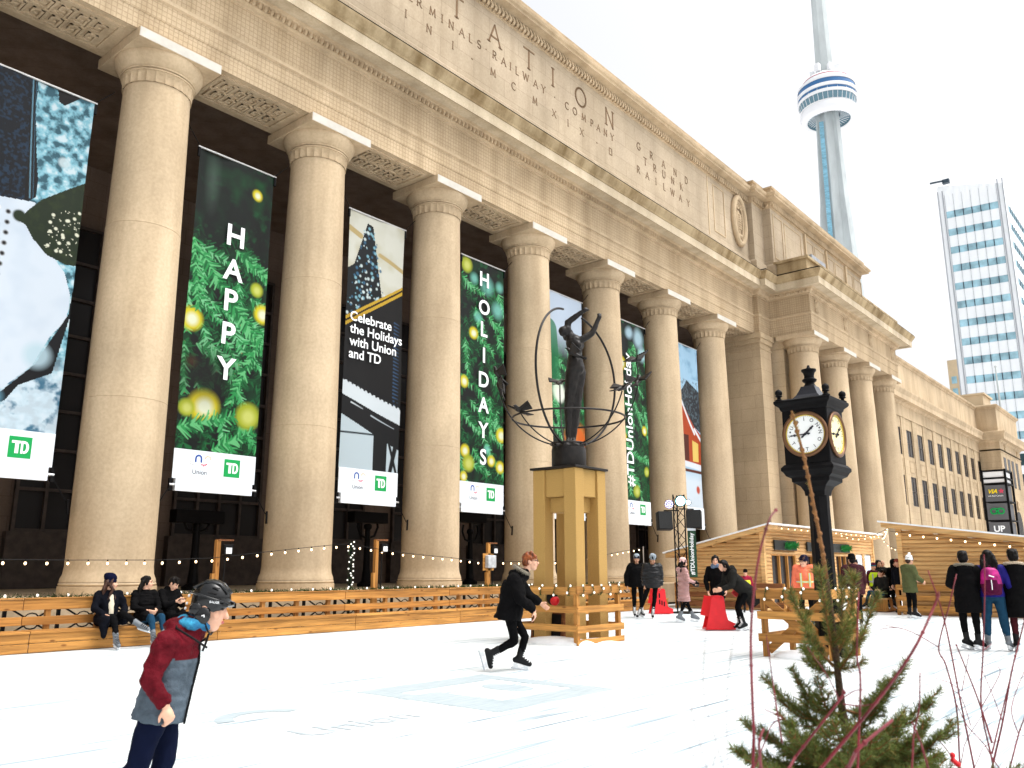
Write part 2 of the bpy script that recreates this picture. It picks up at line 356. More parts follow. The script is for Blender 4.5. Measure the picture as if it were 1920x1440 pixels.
M['dark_glass']=mat('green_black_glass',(.02,.05,.055),.15,spec=.5,nscale=.4,namt=.6)
M['mullion']=mat('mullion',(.03,.05,.07),.5)
M['tanpanel']=mat('tan_panels',(.55,.43,.28),.8,nscale=.4,namt=.1)
M['win_dark']=mat('dark_window',(.028,.024,.022),.25,spec=.3,nscale=.5,namt=.4)

# ------------------------------------------------------------------ the setting
def ice_material():
    m=bpy.data.materials.new('rink_ice');m.use_nodes=True;t=m.node_tree;b=t.nodes['Principled BSDF'];L=t.links.new
    g=node(t,'ShaderNodeNewGeometry');b.inputs['Roughness'].default_value=.45;b.inputs['Specular IOR Level'].default_value=.25
    def lay(ang,s,det,p0,p1,c0):
        mp=node(t,'ShaderNodeMapping');mp.inputs['Rotation'].default_value=(0,0,R(ang));mp.inputs['Scale'].default_value=s;L(g.outputs['Position'],mp.inputs[0])
        n=node(t,'ShaderNodeTexNoise');n.inputs['Scale'].default_value=1;n.inputs['Detail'].default_value=det;n.inputs['Distortion'].default_value=.7;L(mp.outputs[0],n.inputs[0])
        r=node(t,'ShaderNodeValToRGB');r.color_ramp.elements[0].position=p0;r.color_ramp.elements[1].position=p1;r.color_ramp.elements[0].color=(*c0,1);r.color_ramp.elements[1].color=(1,1,1,1);L(n.outputs['Fac'],r.inputs[0]);return r.outputs[0]
    base=node(t,'ShaderNodeRGB');base.outputs[0].default_value=(.76,.79,.8,1);c=base.outputs[0]
    for a in (lay(14,(.4,13,1),7,.35,.43,(.44,.52,.57)),lay(-32,(.5,16,1),7,.34,.41,(.44,.52,.57)),lay(62,(.4,14,1),7,.33,.4,(.44,.52,.57)),lay(0,(.25,.25,.25),3,.3,.6,(.85,.9,.93))):
        x=node(t,'ShaderNodeMix',data_type='RGBA',blend_type='MULTIPLY');x.inputs['Factor'].default_value=1;L(c,x.inputs[6]);L(a,x.inputs[7]);c=x.outputs[2]
    L(c,b.inputs['Base Color'])
    return m
M['ice']=ice_material()
def plate(name,x0,x1,y0,y1,z,m,th=.2):
    o=MB().box(x0,x1,y0,y1,z-th,z).build(name,m);tag(o,kind='structure');return o
M['paving']=mat('pale_bounce_paving',(.6,.6,.6),.9,nscale=.8,namt=.15,bump=.1,bscale=20)  # unseen ground made pale to bounce light onto side faces and soffits
MB().add([(-3000,-3000,-.25),(3000,-3000,-.25),(3000,3000,-.25),(-3000,3000,-.25)],[(0,1,2,3)]).build('ground',M['paving']);tag(bpy.data.objects['ground'],kind='structure')
plate('ice_rink',-12,29.62,-6,16.3,0,M['ice'])
plate('plaza_paving',29.62,70,-6,17.2,0,M['snow'])
plate('station_moat',-24,62,16.95,18.0,.02,M['paving'])
# garden bed at the photographer's feet
bed=MB()
n=22
pts=[];
for j in range(n+1):
    for i in range(n+1):
        x=.3+4.2*i/n;y=-2.6+4.2*j/n;e=min(i,j,n-i,n-j)/4
        pts.append((x,y,-.02+.28*min(1,e)+.06*mnoise.noise(Vector((x*1.7,y*1.7,0)))))
bed.add(pts,[(j*(n+1)+i,j*(n+1)+i+1,(j+1)*(n+1)+i+1,(j+1)*(n+1)+i) for j in range(n) for i in range(n)])
tag(bed.build('planting_bed',M['snow'],smooth=180),kind='structure')
# printed marks frozen into the ice: green bank square, ring logo and the word under it
M['ice_print']=mat('faded_ice_print',(.31,.38,.415),.5,nscale=5,namt=.3,stretch=(.6,6,1),col2=(.46,.52,.55))
M['ice_print2']=mat('very_faded_ice_print',(.3,.375,.42),.5,nscale=5,namt=.2,stretch=(.6,6,1),col2=(.55,.58,.6))
def td_logo(mb_sq,mb_let,fn,s):
    """square of side s centred at 0 with the two joined letters"""
    if mb_sq is not None: mb_sq.add([fn(-s/2,-s/2,0),(fn(s/2,-s/2,0)),fn(s/2,s/2,0),fn(-s/2,s/2,0)],[(0,1,2,3)])
    k=s/2
    T=[(-.74,.6),(-.74,.36),(-.44,.36),(-.44,-.58),(-.12,-.58),(-.12,.36),(.02,.36),(.02,.6)]
    D=[(.06,.6),(.06,-.58),(.26,-.58),(.26,.36),(.4,.36)]+[(.4+.14*math.sin(R(a)),.02+.34*math.cos(R(a))) for a in (15,45,90,135,165)]+[(.4,-.34),(.3,-.34),(.3,-.58)]+[(.38+.4*math.sin(R(a)),.01+.59*math.cos(R(a))) for a in (180,150,120,90,60,30,0)]
    for P in (T,D): mb_let.add([fn(x*k,y*k,1) for x,y in P],[tuple(range(len(P)))])
ip=MB();lt=MB();x0,y0=8.08,7.13;s=2.25
for a,b,c,d in ((-1,-.74,-1,1),(.74,1,-1,1),(-.74,.74,.6,1),(-.74,.74,-1,-.58)): ip.box(x0+a*s/2,x0+b*s/2,y0+c*s/2,y0+d*s/2,.001,.004)
ip.box(x0-.44*s/2-.3*s/2,x0-.44*s/2,y0-.58*s/2,y0+.36*s/2,.001,.004);ip.lathe((x0+.32*s/2,y0,0),[(.22*s/2,.001),(.22*s/2,.004)],20,sy=1.5)
tag(ip.build('ice_marking',M['ice_print']),kind='structure')
ip=MB()
for r0,r1,a0,a1,c in ((.34,.52,20,170,(5.25,7.55)),):
    n=24
    for i in range(n):
        a=R(a0+(a1-a0)*i/n);b=R(a0+(a1-a0)*(i+1)/n)
        ip.add([(c[0]+r*math.cos(q),c[1]+r*math.sin(q),.004) for r,q in ((r0,a),(r1,a),(r1,b),(r0,b))],[(0,1,2,3)])
tag(ip.build('ice_marking',M['ice_print']),kind='structure')
ip=MB();put_text(ip,'Union',lambda u,v:(5.6+u,6.62+v,.004),w=1.35,off=.01)
tag(ip.build('ice_marking',M['ice_print2']),kind='structure')

# ------------------------------------------------------------------ Station building
D=19.5;X0=9.07;SP=5.083;NC=11;K0=-3     # colonnade axis, first visible column, spacing
ST=thing('station_building','long limestone railway station with a colonnade, carved attic inscription and a windowed wing','station',(20,D,0))
def sweep(mb,prof,path,mi=0):
    P=[Vector(p) for p in path];n=len(P);k=len(prof);v=[]
    for i,p in enumerate(P):
        d1=(P[i]-P[i-1]).normalized() if i else None;d2=(P[i+1]-P[i]).normalized() if i<n-1 else None
        n1=Vector((d1.y,-d1.x)) if d1 else None;n2=Vector((d2.y,-d2.x)) if d2 else None
        if n1 is None:nn=n2
        elif n2 is None:nn=n1
        else:nn=(n1+n2)/(1+n1.dot(n2))
        for o,z in prof:v.append((p.x+nn.x*o,p.y+nn.y*o,z))
    f=[(i*k+j,i*k+(j+1),(i+1)*k+j+1,(i+1)*k+j) for i in range(n-1) for j in range(k-1)]
    mb.add(v,f,mi)
MB.fix_normals=False
PATH=[(-26,18.55),(43.3,18.55),(43.3,18.25),(44.76,18.25),(44.76,15.85),(60.85,15.85),(60.85,19.3)]
m_=MB();sweep(m_,[(-.02,14.3),(0,14.3),(0,14.78),(.03,14.8),(.03,15.28)],PATH);m_.build('architrave',M['stone_net'],ST)
m_=MB();sweep(m_,[(.03,15.27),(.1,15.3),(.1,15.4),(0,15.44),(0,15.44)],PATH);m_.build('moulding',M['stone'],ST)
m_=MB();sweep(m_,[(0,15.43),(0,16.42)],PATH);m_.build('frieze',M['stone_net'],ST)
m_=MB();sweep(m_,[(0,16.41),(.06,16.42),(.06,16.5),(.12,16.52),(.2,16.62),(.24,16.74),(.34,16.76)],PATH);bed_=m_.build('bed_moulding',M['stone'],ST)
m_=MB();sweep(m_,[(.24,16.77),(.8,16.77),(.8,16.70),(.9,16.66),(.9,17.05)],PATH);cor=m_.build('cornice',M['stone_pale'],ST)
m_=MB();sweep(m_,[(.9,17.05),(.93,17.06),(.94,17.12),(1.0,17.2),(1.1,17.38),(1.12,17.44),(.9,17.5),(-.3,17.6)],PATH);m_.build('sima',M['stone_moss'],ST)
m_=MB();sweep(m_,[(1.02,17.5),(1.06,17.53),(1.02,17.56)],PATH);m_.build('gutter_rail',M['iron'],ST)
MB.fix_normals=True
# egg-and-dart band and small beads under the cornice
eg=MB()
x=-6.0
while x<43.2:
    eg.ell((x,18.55-.2,16.60),(.07,.06,.1),n=6,m=5);eg.box(x+.088,x+.1,18.3,18.4,16.52,16.7);x+=.19
y=18.2
x=44.9
while x<60.7:
    eg.ell((x,15.85-.2,16.60),(.07,.06,.1),n=6,m=4);x+=.19
while y>15.9:
    eg.ell((44.76-.2,y,16.60),(.06,.07,.1),n=6,m=4);y-=.19
eg.build('egg_moulding',M['stone'],bed_)
# beam body, portico ceiling, coffers with the key pattern
m_=MB();m_.box(-26,43.28,18.58,20.42,14.31,16.4);m_.box(44.8,60.8,15.9,17.75,14.31,16.4);m_.box(44.8,46.6,17.75,20.4,14.31,16.4);m_.box(59,60.8,17.75,20.4,14.31,16.4)
m_.build('beam',M['stone'],ST)
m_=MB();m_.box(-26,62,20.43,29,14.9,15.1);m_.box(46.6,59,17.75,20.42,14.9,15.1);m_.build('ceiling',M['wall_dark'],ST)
def keys(mb,x0,x1,y0,y1,z):
    mb.box(x0,x1,y0,y0+.1,z-.025,z+.02);mb.box(x0,x1,y1-.1,y1,z-.025,z+.02);mb.box(x0,x0+.1,y0+.1,y1-.1,z-.025,z+.02);mb.box(x1-.1,x1,y0+.1,y1-.1,z-.025,z+.02)
    n=5;w=(x1-x0-.4)/n;h=(y1-y0-.5)/2;t=.06
    for row in range(2):
        yb=y0+.22+row*(h+.06)
        for i in range(n):
            a=x0+.2+i*w;S=[((0,0),(0,1)),((0,1),(.8,1)),((.8,1),(.8,.25)),((.8,.25),(.35,.25)),((.35,.25),(.35,.65)),((.35,.65),(.58,.65)),((-.2,0),(0,0))]
            for kk,((p,q),(r,s)) in enumerate(S):
                xa,xb=sorted((a+p*w,a+r*w));ya,yb2=sorted((yb+q*h,yb+s*h));mb.box(xa-t/2,xb+t/2,ya-t/2,yb2+t/2,z-.018-.0015*kk-.011*(row),z+.015+.0004*kk)
m_=MB();keys(m_,1.3,3.784,18.75,20.2,14.29);kp=m_.build('soffit_panel',M['stone'],ST);kp.location=(X0-3*SP,0,0)
for i in range(-2,7):
    o=kp.copy();C.objects.link(o);o.location=(X0+i*SP,0,0)
# columns
def column_bm():
    sh=MB();r0,r1=.925,.80;prof=[(1.0,1.16),(r0+.06,1.24),(r0+.02,1.33),(r0,1.5)]
    zj=[5.28,9.54]
    for k in range(1,33):
        z=1.5+(13.27-1.5)*k/32;t=(z-1.5)/11.77;r=r0-(r0-r1)*(t**1.7);prof.append((r,z))
    out=[]
    for a,b in zip(prof,prof[1:]):
        out.append(a)
        for j in zj:
            if a[1]<j<=b[1]:
                rr=a[0];out+=[(rr,j-.006),(rr-.008,j-.003),(rr-.008,j+.003),(rr,j+.006)]
    out.append(prof[-1]);sh.lathe((0,0,0),out,48)
    ba=MB();ba.lathe((0,0,0),[(1.03,.86),(1.03,1.07),(1.0,1.075)],40);ba.lathe((0,0,0),[(.96,1.07)]+[(.96+.055*math.cos(R(a)),1.115+.045*math.sin(R(a))) for a in (-60,-30,0,30,60,90)]+[(.95,1.16)],40)
    ca=MB()
    # fluted neck, rings, echinus, abacus
    n=24;v=[];per=6
    for z,amp,r in ((13.27,0,.83),(13.275,.055,.835),(13.5,.055,.845),(13.56,0,.85)):
        for k in range(n*per):
            q=2*PI*k/(n*per);u=(k%per)/per;v.append(((r-amp*math.sin(PI*u)**.6)*math.cos(q),(r-amp*math.sin(PI*u)**.6)*math.sin(q),z))
    m=n*per;ca.add(v,[(i*m+k,i*m+(k+1)%m,(i+1)*m+(k+1)%m,(i+1)*m+k) for i in range(3) for k in range(m)])
    ca.lathe((0,0,0),[(.84,13.56),(.885,13.565),(.885,13.6),(.845,13.605),(.845,13.625),(.905,13.63),(.905,13.665),(.875,13.67),(.935,13.725),(1.0,13.82),(1.05,13.92),(1.07,13.99),(1.065,14.035)],48)
    ab=MB();ab.box(-1.1,1.1,-1.1,1.1,14.033,14.3)
    return sh,ba,ca,ab
sh,ba,ca,ab=column_bm()
def shift(mb,x,y):
    mb.v=[(a+x,b+y,c) for a,b,c in mb.v];return mb
cx=X0+K0*SP
for q in (sh,ba,ca,ab):shift(q,cx,D)
col0=sh.build('portico_column',M['stone'],ST,smooth=35);b0=ba.build('column_base',M['stone'],col0,smooth=35);c0=ca.build('capital',M['stone'],col0,smooth=30)
a0=ab.build('abacus',[M['stone']],c0,bevel=.012)
abacus_strip=MB().box(cx-1.085,cx+1.085,D-1.112,D-1.1,14.045,14.29).build('abacus_front_strip',M['strip_pale'],c0)  # paler strip over the front face of each abacus only
for i in range(K0+1,7):
    c=copy_tree(col0,ST);c.location=((i-K0)*SP,0,0)
for X in (45.75,50.5,55.2,59.9):
    c=copy_tree(col0,ST);c.location=(X-cx,16.8-D,0)
# carved shields on the pavilion frieze, oval cartouche on the attic
def shield(mb,x,y,z,s=1):
    mb.ell((x,y,z),(.26*s,.1,.4*s),n=12,m=8);mb.ell((x,y-.06,z+.1*s),(.17*s,.1,.2*s),n=10,m=6);mb.ell((x,y-.06,z-.18*s),(.12*s,.08,.14*s),n=10,m=6)
    for k in (-1,1):mb.ell((x+k*.2*s,y-.03,z+.26*s),(.1*s,.08,.1*s),n=8,m=6);mb.ell((x+k*.17*s,y-.03,z-.26*s),(.07*s,.06,.12*s),n=8,m=6)
for X in (45.75,50.5,55.2,59.9):
    q=MB();shield(q,X,15.85,15.92);q.build('carved_shield',M['stone'],ST,smooth=180)
# attic storey
AP=[(-26,18.4),(42.9,18.4),(42.9,18.05),(44.3,18.05),(44.3,17.55),(60.2,17.55),(60.2,19.3)]
MB.fix_normals=False
m_=MB();sweep(m_,[(.14,17.4),(.14,18.35),(.06,18.45),(0,18.5),(0,21.9)],AP);att=m_.build('attic_wall',M['stone_block'],ST)
m_=MB();sweep(m_,[(0,21.88),(.05,21.9),(.05,22.28),(.2,22.3),(.5,22.32),(.5,22.42),(.58,22.46),(.62,22.56),(.6,22.6),(.2,22.66),(.2,22.98),(.27,23.0),(.29,23.1),(-.6,23.14)],AP);ac=m_.build('attic_cornice',M['stone'],ST)
MB.fix_normals=True
dn=MB()
def dentils(a,b,out):
    a=Vector(a);b=Vector(b);d=(b-a);L=d.length;d.normalize();nn=Vector((d.y,-d.x));k=int(L/.215)
    for i in range(k):
        p=a+d*(.1+.215*i)
        for z0,z1,sl in ((21.93,22.09,.06),(22.09,22.25,-.06)):
            c=p+nn*(.05+.06);v=[]
            for z,s_ in ((z0,0),(z1,sl)):
                for e,o in ((-.06,-.07),(.06,-.07),(.06,.07),(-.06,.07)):
                    q=c+d*(e+(s_ if z==z1 else 0)+(.06 if sl<0 and z==z0 else 0)+(0 if sl>0 else .0))+nn*o;v.append((q.x,q.y,z))
            dn.add(v,[(0,3,2,1),(4,5,6,7),(0,1,5,4),(1,2,6,5),(2,3,7,6),(3,0,4,7)])
dentils((16,18.4),(42.9,18.4),0);dentils((42.9,18.05),(44.3,18.05),0);dentils((44.3,18.05),(44.3,17.55),0);dentils((44.3,17.55),(60.2,17.55),0)
dn.build('leaf_dentils',M['stone'],ac)
pn=MB()
def frame(mb,x0,x1,z0,z1,y,t=.05,d=.035):
    mb.box(x0,x1,y-d,y,z0,z0+t);mb.box(x0,x1,y-d,y,z1-t,z1);mb.box(x0,x0+t,y-d,y,z0+t,z1-t);mb.box(x1-t,x1,y-d,y,z0+t,z1-t)
frame(pn,38.7,40.0,18.9,21.6,18.4);pn.box(38.05,38.12,18.37,18.4,18.5,21.88)
frame(pn,44.55,45.9,18.9,21.6,17.55);frame(pn,46.2,48.8,18.9,21.6,17.55)
for k in range(3):
    b=49.3+k*3.7;pn.box(b,b+.16,17.42,17.55,18.5,21.88);frame(pn,b+.4,b+1.6,18.9,21.6,17.55);frame(pn,b+1.85,b+3.5,18.9,21.6,17.55)
pn.build('wall_panel',M['stone'],att)
ct=MB();ring=[(41.65+.72*math.cos(2*PI*k/36),18.4-.1,20.42+1.38*math.sin(2*PI*k/36)) for k in range(36)]
ct.tube(ring,.16,8,closed=True);ct.tube([(41.65+.52*math.cos(2*PI*k/36),18.4-.06,20.42+1.15*math.sin(2*PI*k/36)) for k in range(36)],.07,6,closed=True)
ct.ell((41.65,18.38,20.3),(.32,.16,.8),n=12,m=8);ct.ell((41.65,18.3,20.55),(.16,.12,.3),n=10,m=6);ct.ell((41.65,18.3,19.5),(.3,.12,.14),n=10,m=6)
for k in (-1,1):
    for a in range(14):
        t=a/13*2.2*PI;r=.2*(1-a/18);ct.ell((41.65+k*(.2+r*math.cos(t)*.9),18.27,21.2+r*math.sin(t)),(.05,.06,.05),n=6,m=5)
for k in range(7):ct.ell((41.65,18.25,19.9+.14*k),(.22-.02*abs(k-3),.08,.05),n=8,m=5)
ct.build('cartouche',M['stone'],ST,smooth=180)
# inscription
ins=MB();Yl=18.4
def carve_at(txt,xs,z,h,sw):
    for ch,x in zip(txt,xs):carve(ins,ch,lambda u,v,t:(x+u,Yl-.002-.012*t,z+v),h,sw)
carve_at('STATION',[16.9,18.92,20.98,23.03,24.59,26.55,28.75],20.62,.83,.105)
ins_a=ins;ins_a.build('inscription',M['carved'],ST);ins=MB()
row='TERMINALS.RAILWAY.COMPANY';xa=[15.95,16.55,17.15,17.75,18.2,18.62,19.1,19.5,19.88,20.22,20.66,21.22,21.62,21.95,22.35,22.95,23.5,24.2,25.5,26.15,26.8,27.35,27.85,28.4,28.9]
xa=[16.2,16.7,17.1,17.73,18.2,18.65,19.2,19.66,20.12,20.5,20.98,21.5,21.9,22.3,22.83,23.45,23.95,24.7,25.55,26.1,26.75,27.35,27.85,28.4,28.93]
carve_at(row,xa,20.03,.31,.12);carve_at('INI-MCMXIX-#',[16.51,17.58,18.75,19.75,20.9,22.1,23.4,24.65,25.6,26.58,27.7,28.77],19.28,.3,.11)
ins.build('inscription',M['carved'],ST);ins=MB()
def lin(a,b,n):return [a+(b-a)*i/(n-1) for i in range(n)]
carve_at('GRAND',lin(31.2,35.75,5),20.5,.36,.12);carve_at('TRUNK',lin(31.75,35.2,5),19.95,.36,.12);carve_at('RAILWAY',lin(31.1,35.85,7),19.3,.34,.12)
ins.build('inscription',M['carved'],ST)
# piers between colonnade and pavilion, blocking course over the pavilion
pr=MB();pr.box(43.3,44.76,18.27,20.4,.86,13.75);pr.box(43.2,44.86,18.17,20.5,13.75,14.0);pr.box(43.25,44.8,18.22,20.45,13.4,13.5);pr.box(43.1,44.95,18.1,20.55,14.0,14.29);pr.box(43.1,44.96,18.07,20.6,.86,1.4);pr.build('pier',M['stone_pier'],ST,bevel=.02)
pr=MB();pr.box(45.3,46.5,17.75,20.4,.86,13.7);pr.box(45.2,46.6,17.65,20.4,13.7,14.29);pr.build('pier',M['stone_pier'],ST,bevel=.02);pr=MB();pr.box(59.3,60.8,17.75,20.4,.86,14.29);pr.build('pier',M['stone_pier'],ST,bevel=.02)
pr=MB();pr.box(44.3,60.9,15.7,17.5,17.55,18.35);pr.box(44.15,61,15.55,17.52,18.35,18.5);pr.build('blocking_course',M['stone_moss'],ST)
pr=MB();pr.box(45.4,47.6,15.75,17.3,18.5,18.95);pr.build('roof_box',M['lead'],ST,bevel=.02)
# portico floor, back wall with tall bronze windows
MB().box(-26,62,18.05,30,.1,.86).build('floor',M['stone'],ST)
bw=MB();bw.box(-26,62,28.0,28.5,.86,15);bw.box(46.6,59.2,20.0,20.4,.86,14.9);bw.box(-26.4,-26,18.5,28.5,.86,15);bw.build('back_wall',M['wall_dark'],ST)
for i in range(-3,8):
    xa=X0+i*SP+SP/2
    fr=MB()
    for k in range(5):fr.box(xa-1.7+k*.85-.05,xa-1.7+k*.85+.05,27.82,27.97,2.6,12.6)
    for k in range(9):fr.box(xa-1.75,xa+1.75,27.84,27.95,2.6+k*1.25-.05,2.6+k*1.25+.05)
    fr.box(xa-1.9,xa+1.9,27.7,28,.87,2.55)
    w=fr.build('window',M['bronze_dark'],ST);MB().box(xa-1.7,xa+1.7,27.96,27.99,2.6,12.6).build('pane',M['black_glass'],w)
# iron railing behind the rink edge
ir=thing('iron_railing','black wrought iron railing with crossed panels along the edge of the station forecourt','railing',(8,17.75,0))
q=MB();q.box(-14,28.5,17.7,17.8,.8,.86);q.box(-14,28.5,17.73,17.77,.12,.17);q.build('top_rail',M['steel'],ir)
q=MB()
for i in range(44):
    x=-14+i*.97;q.box(x-.03,x+.03,17.72,17.78,.02,.82)
    for a,b in ((.2,.74),(.74,.2)):q.bar((x+.05,17.75,a),(x+.92,17.75,b),.03,.03)
    ring=[(x+.485+.15*math.cos(2*PI*k/12),17.75,.47+.15*math.sin(2*PI*k/12)) for k in range(12)];q.tube(ring,.015,4,closed=True)
q.build('railing_panel',M['iron'],ir)
# ------------------------------------------------------------------ west wing of the station (parts of the same building)
def wing():
    Y=19.0;w=MB()
    w.box(58,101.6,Y+.18,Y+6,0,14.0)
    bays=[70.57+.88+3.3*i for i in range(-2,10)]
    xs=[58]+[c for c in bays]+[104]
    for i,c in enumerate(bays):
        a=c+1.0;b=(bays[i+1]-1.0) if i<len(bays)-1 else 101.6
        w.box(a,b,Y,Y+.18,0,13.72)
    w.box(58,bays[0]-1.0,Y,Y+.18,0,13.72)
    for c in bays:
        for a,b in ((0,4.2),(4.62,6.45),(8.87,10.52),(12.78,13.72)):w.box(c-.98,c+.98,Y+.06,Y+.181,a,b)
        for a,b in ((6.45,8.87),(10.52,12.78)):w.box(c-.98,c-.85,Y+.06,Y+.181,a,b);w.box(c+.85,c+.98,Y+.06,Y+.181,a,b)
        frame(w,c-.7,c+.7,9.2,10.2,Y+.06,.05,.03)
    w.box(101.6,113.2,17.0,25,0,14.0)
    wl=w.build('wing_wall',M['stone_wing'],ST)
    for c in bays:
        for a,b in ((6.45,8.87),(10.52,12.78)):
            q=MB();q.box(c-.85,c+.85,Y+.12,Y+.16,a,b);win=q.build('window',M['win_dark'],ST)
            f=MB();f.box(c-.03,c+.03,Y+.09,Y+.119,a+.06,b-.06);f.box(c-.8,c+.8,Y+.09,Y+.119,(a+b)/2-.03,(a+b)/2+.03);frame(f,c-.84,c+.84,a,b,Y+.119,.06,.03);f.build('window_frame',M['bronze_dark'],win)
        MB().box(c-.6,c+.6,Y+.1,Y+.17,4.2,4.62).build('vent',M['win_dark'],ST)
    MB.fix_normals=False
    PW=[(57.5,19),(101.6,19),(101.6,17),(113.2,17),(113.2,24)]
    q=MB();sweep(q,[(0,13.7),(.06,13.72),(.06,13.8),(0,13.84),(0,14.75),(.1,14.8),(.2,14.95),(.6,14.97),(.6,15.35),(.75,15.7),(.75,15.8),(.05,15.95),(.02,16.1),(.02,18.35),(.08,18.38),(.1,18.5),(.25,18.6),(.28,18.75),(.1,18.85),(-.7,18.9)],PW);q.build('wing_cornice',M['stone'],ST)
    MB.fix_normals=True
    for X in (103.4,105.6,107.8,110.2):
        for a,b in ((10.2,13.2),):MB().box(X-.6,X+.6,16.97,17.02,a,b).build('window',M['win_dark'],ST)
    q=MB();P=[(-1.6,0),(-1.6,6)]+[(1.6*math.cos(R(a)),6+1.6*math.sin(R(a))) for a in range(170,0,-15)]+[(1.6,6),(1.6,0)]
    q.prism(P,lambda u,v,t:(107.5+u,t,v),16.94,17.02);q.build('arch_opening',M['win_dark'],ST)
    q=MB();shield(q,107.5,16.9,8.3,1.4);shield(q,104,16.95,14.3,.9);shield(q,111,16.95,14.3,.9);q.build('carved_shield',M['stone'],ST,smooth=180)
    q=MB();q.box(102.5,106.5,18.2,22,18.9,20.2);q.box(102.3,106.7,18,22,20.2,20.4);q.build('roof_house',M['tanpanel'],ST)
wing()
fp=thing('flagpole','thin grey flagpole rising in front of the white office tower behind the station wing','flagpole',(112,17.6,18.5))
fpb=at(1877,772,112.5);fpt=at(1863,688,112.5)
q=MB();q.tube([(fpb[0],fpb[1],17.5),(fpb[0],fpb[1],fpt[2])],[.14,.07],8);q.ell((fpb[0],fpb[1],fpt[2]),(.14,)*3);q.build('pole',M['concrete'],fp)

# ------------------------------------------------------------------ far buildings
TA=R(17.3);TX,TY=600*math.cos(TA),600*math.sin(TA)
tw=thing('observation_tower','tall slender concrete tower with a round white observation pod banded in blue glass','tower',(TX,TY,0))
ph=TA+PI           # direction from the tower to the viewer
def wing_sec(z,rc,rw,tw_,rot):     # Y plan: hexagon core with three fins
    P=[]
    for k in range(3):
        a=rot+k*2*PI/3;d=Vector((math.cos(a),math.sin(a)));n=Vector((-d.y,d.x))
        P+=[d*rc*.5-n*rc*.87 if False else Vector((math.cos(a-PI/3),math.sin(a-PI/3)))*rc, d*rc*.8-n*tw_*1.2,d*rw-n*tw_,d*rw+n*tw_,d*rc*.8+n*tw_*1.2]
    return [(TX+p.x,TY+p.y,z) for p in P]
q=MB();secs=[(0,10,33,3.2),(100,9,23,2.7),(200,8.4,14.5,2.1),(260,8.0,10.5,1.8),(325,7.4,8.6,1.5)]
rows=[wing_sec(*s_,ph+R(42)) for s_ in secs];n=len(rows[0]);v=[p for r_ in rows for p in r_]
q.add(v,[(i*n+k,i*n+(k+1)%n,(i+1)*n+(k+1)%n,(i+1)*n+k) for i in range(len(rows)-1) for k in range(n)]);q.build('shaft',M['concrete'],tw)
side=Vector((-math.sin(ph),math.cos(ph)));vw=Vector((math.cos(ph),math.sin(ph)))
q=MB()       # glazed lift strip standing in the re-entrant corner left of the fin
for z0,z1 in ((20,100),(100,200),(200,316)):
    def pt(z):
        r=8.9+1.6*(316-z)/316;c=Vector((TX,TY))+vw*(r*.86)-side*(-1)*0
        return c+side*(-1)*(5.2+(316-z)*.004)
    for s_ in (0,):
        a=pt(z0);b=pt(z1);q.bar((a.x,a.y,z0),(b.x,b.y,z1),3.0,1.2,up=(vw.x,vw.y,0))
q.build('lift_glass',mat('lift_glass',(.2,.42,.54),.2,nscale=1.2,namt=.35,stretch=(.2,.2,1)),tw)
q=MB();a=12
q.lathe((TX,TY,0),[(6.4,352),(5.6,400),(5.0,446)],8);q.build('upper_shaft',M['concrete'],tw)
q=MB();q.lathe((TX,TY,0),[(4,446),(8,448),(8.4,452),(7,456),(3.6,457),(2.4,460),(1.8,553)],16);q.build('sky_pod',M['tower_white'],tw)
pod=[('tower_white',[(7.0,367),(9,365.5),(14,362.5),(16.5,360)]),('tower_red',[(16.6,360),(16.9,359.6),(16.9,359.2)]),('office_white',[(16.8,359.2),(17.4,357.5)]),('tower_white',[(17.4,357.5),(20.4,355.6),(20.6,354.2),(20.3,353.6)]),('tower_glass',[(20.0,353.6),(20.0,350.2)]),('tower_white',[(20.3,350.2),(21.2,349.6),(21.3,347.6),(20.6,347.2)]),('tower_glass',[(20.4,347.2),(20.1,345.2)]),('tower_white',[(20.6,345.2),(21.1,344.6),(20.9,343.2),(20.3,342.8)]),('tower_grey_glass',[(20.0,342.8),(18.6,337.8)]),
 ('tower_white',[(18.8,337.8),(19.6,337.4)]+[(16.6+3.4*math.cos(R(a)),333.6+4.6*math.sin(R(a))) for a in range(50,-130,-20)]+[(14.9,329.6)]),('tower_grey_glass',[(14.9,329.7),(14.2,331.5),(8,333.5)])]
MB.fix_normals=False
names=['dome_roof','red_band','rail_band','deck_ring','window_band','deck_ring','window_band','deck_ring','window_band','radome','pod_underside']
pdn=None
for (mn,pf),nm in zip(pod,names):
    pf=[(r*.985,z-10) for r,z in pf];q=MB();n=64;v=[(TX+r*math.cos(2*PI*k/n),TY+r*math.sin(2*PI*k/n),z) for r,z in pf for k in range(n)]
    q.add(v,[(i*n+k,(i+1)*n+k,(i+1)*n+(k+1)%n,i*n+(k+1)%n) for i in range(len(pf)-1) for k in range(n)]);o=q.build(nm,M[mn],tw,smooth=40)
MB.fix_normals=True
q=MB()
for k in range(36):
    a=2*PI*k/36;c,s_=math.cos(a),math.sin(a)
    q.bar((TX+19.8*c,TY+19.8*s_,332.9),(TX+18.5*c,TY+18.5*s_,327.8),.25,.25);q.bar((TX+14.2*c,TY+14.2*s_,321.0),(TX+8*c,TY+8*s_,323.0),.22,.3)
    if k%2==0:q.bar((TX+19.9*c,TY+19.9*s_,337.2),(TX+19.9*c,TY+19.9*s_,335.2),.2,.2);q.bar((TX+16.8*c,TY+16.8*s_,347.6),(TX+16.8*c,TY+16.8*s_,349.3),.1,.1)
q.build('pod_ribs',M['tower_white'],tw)
q=MB()
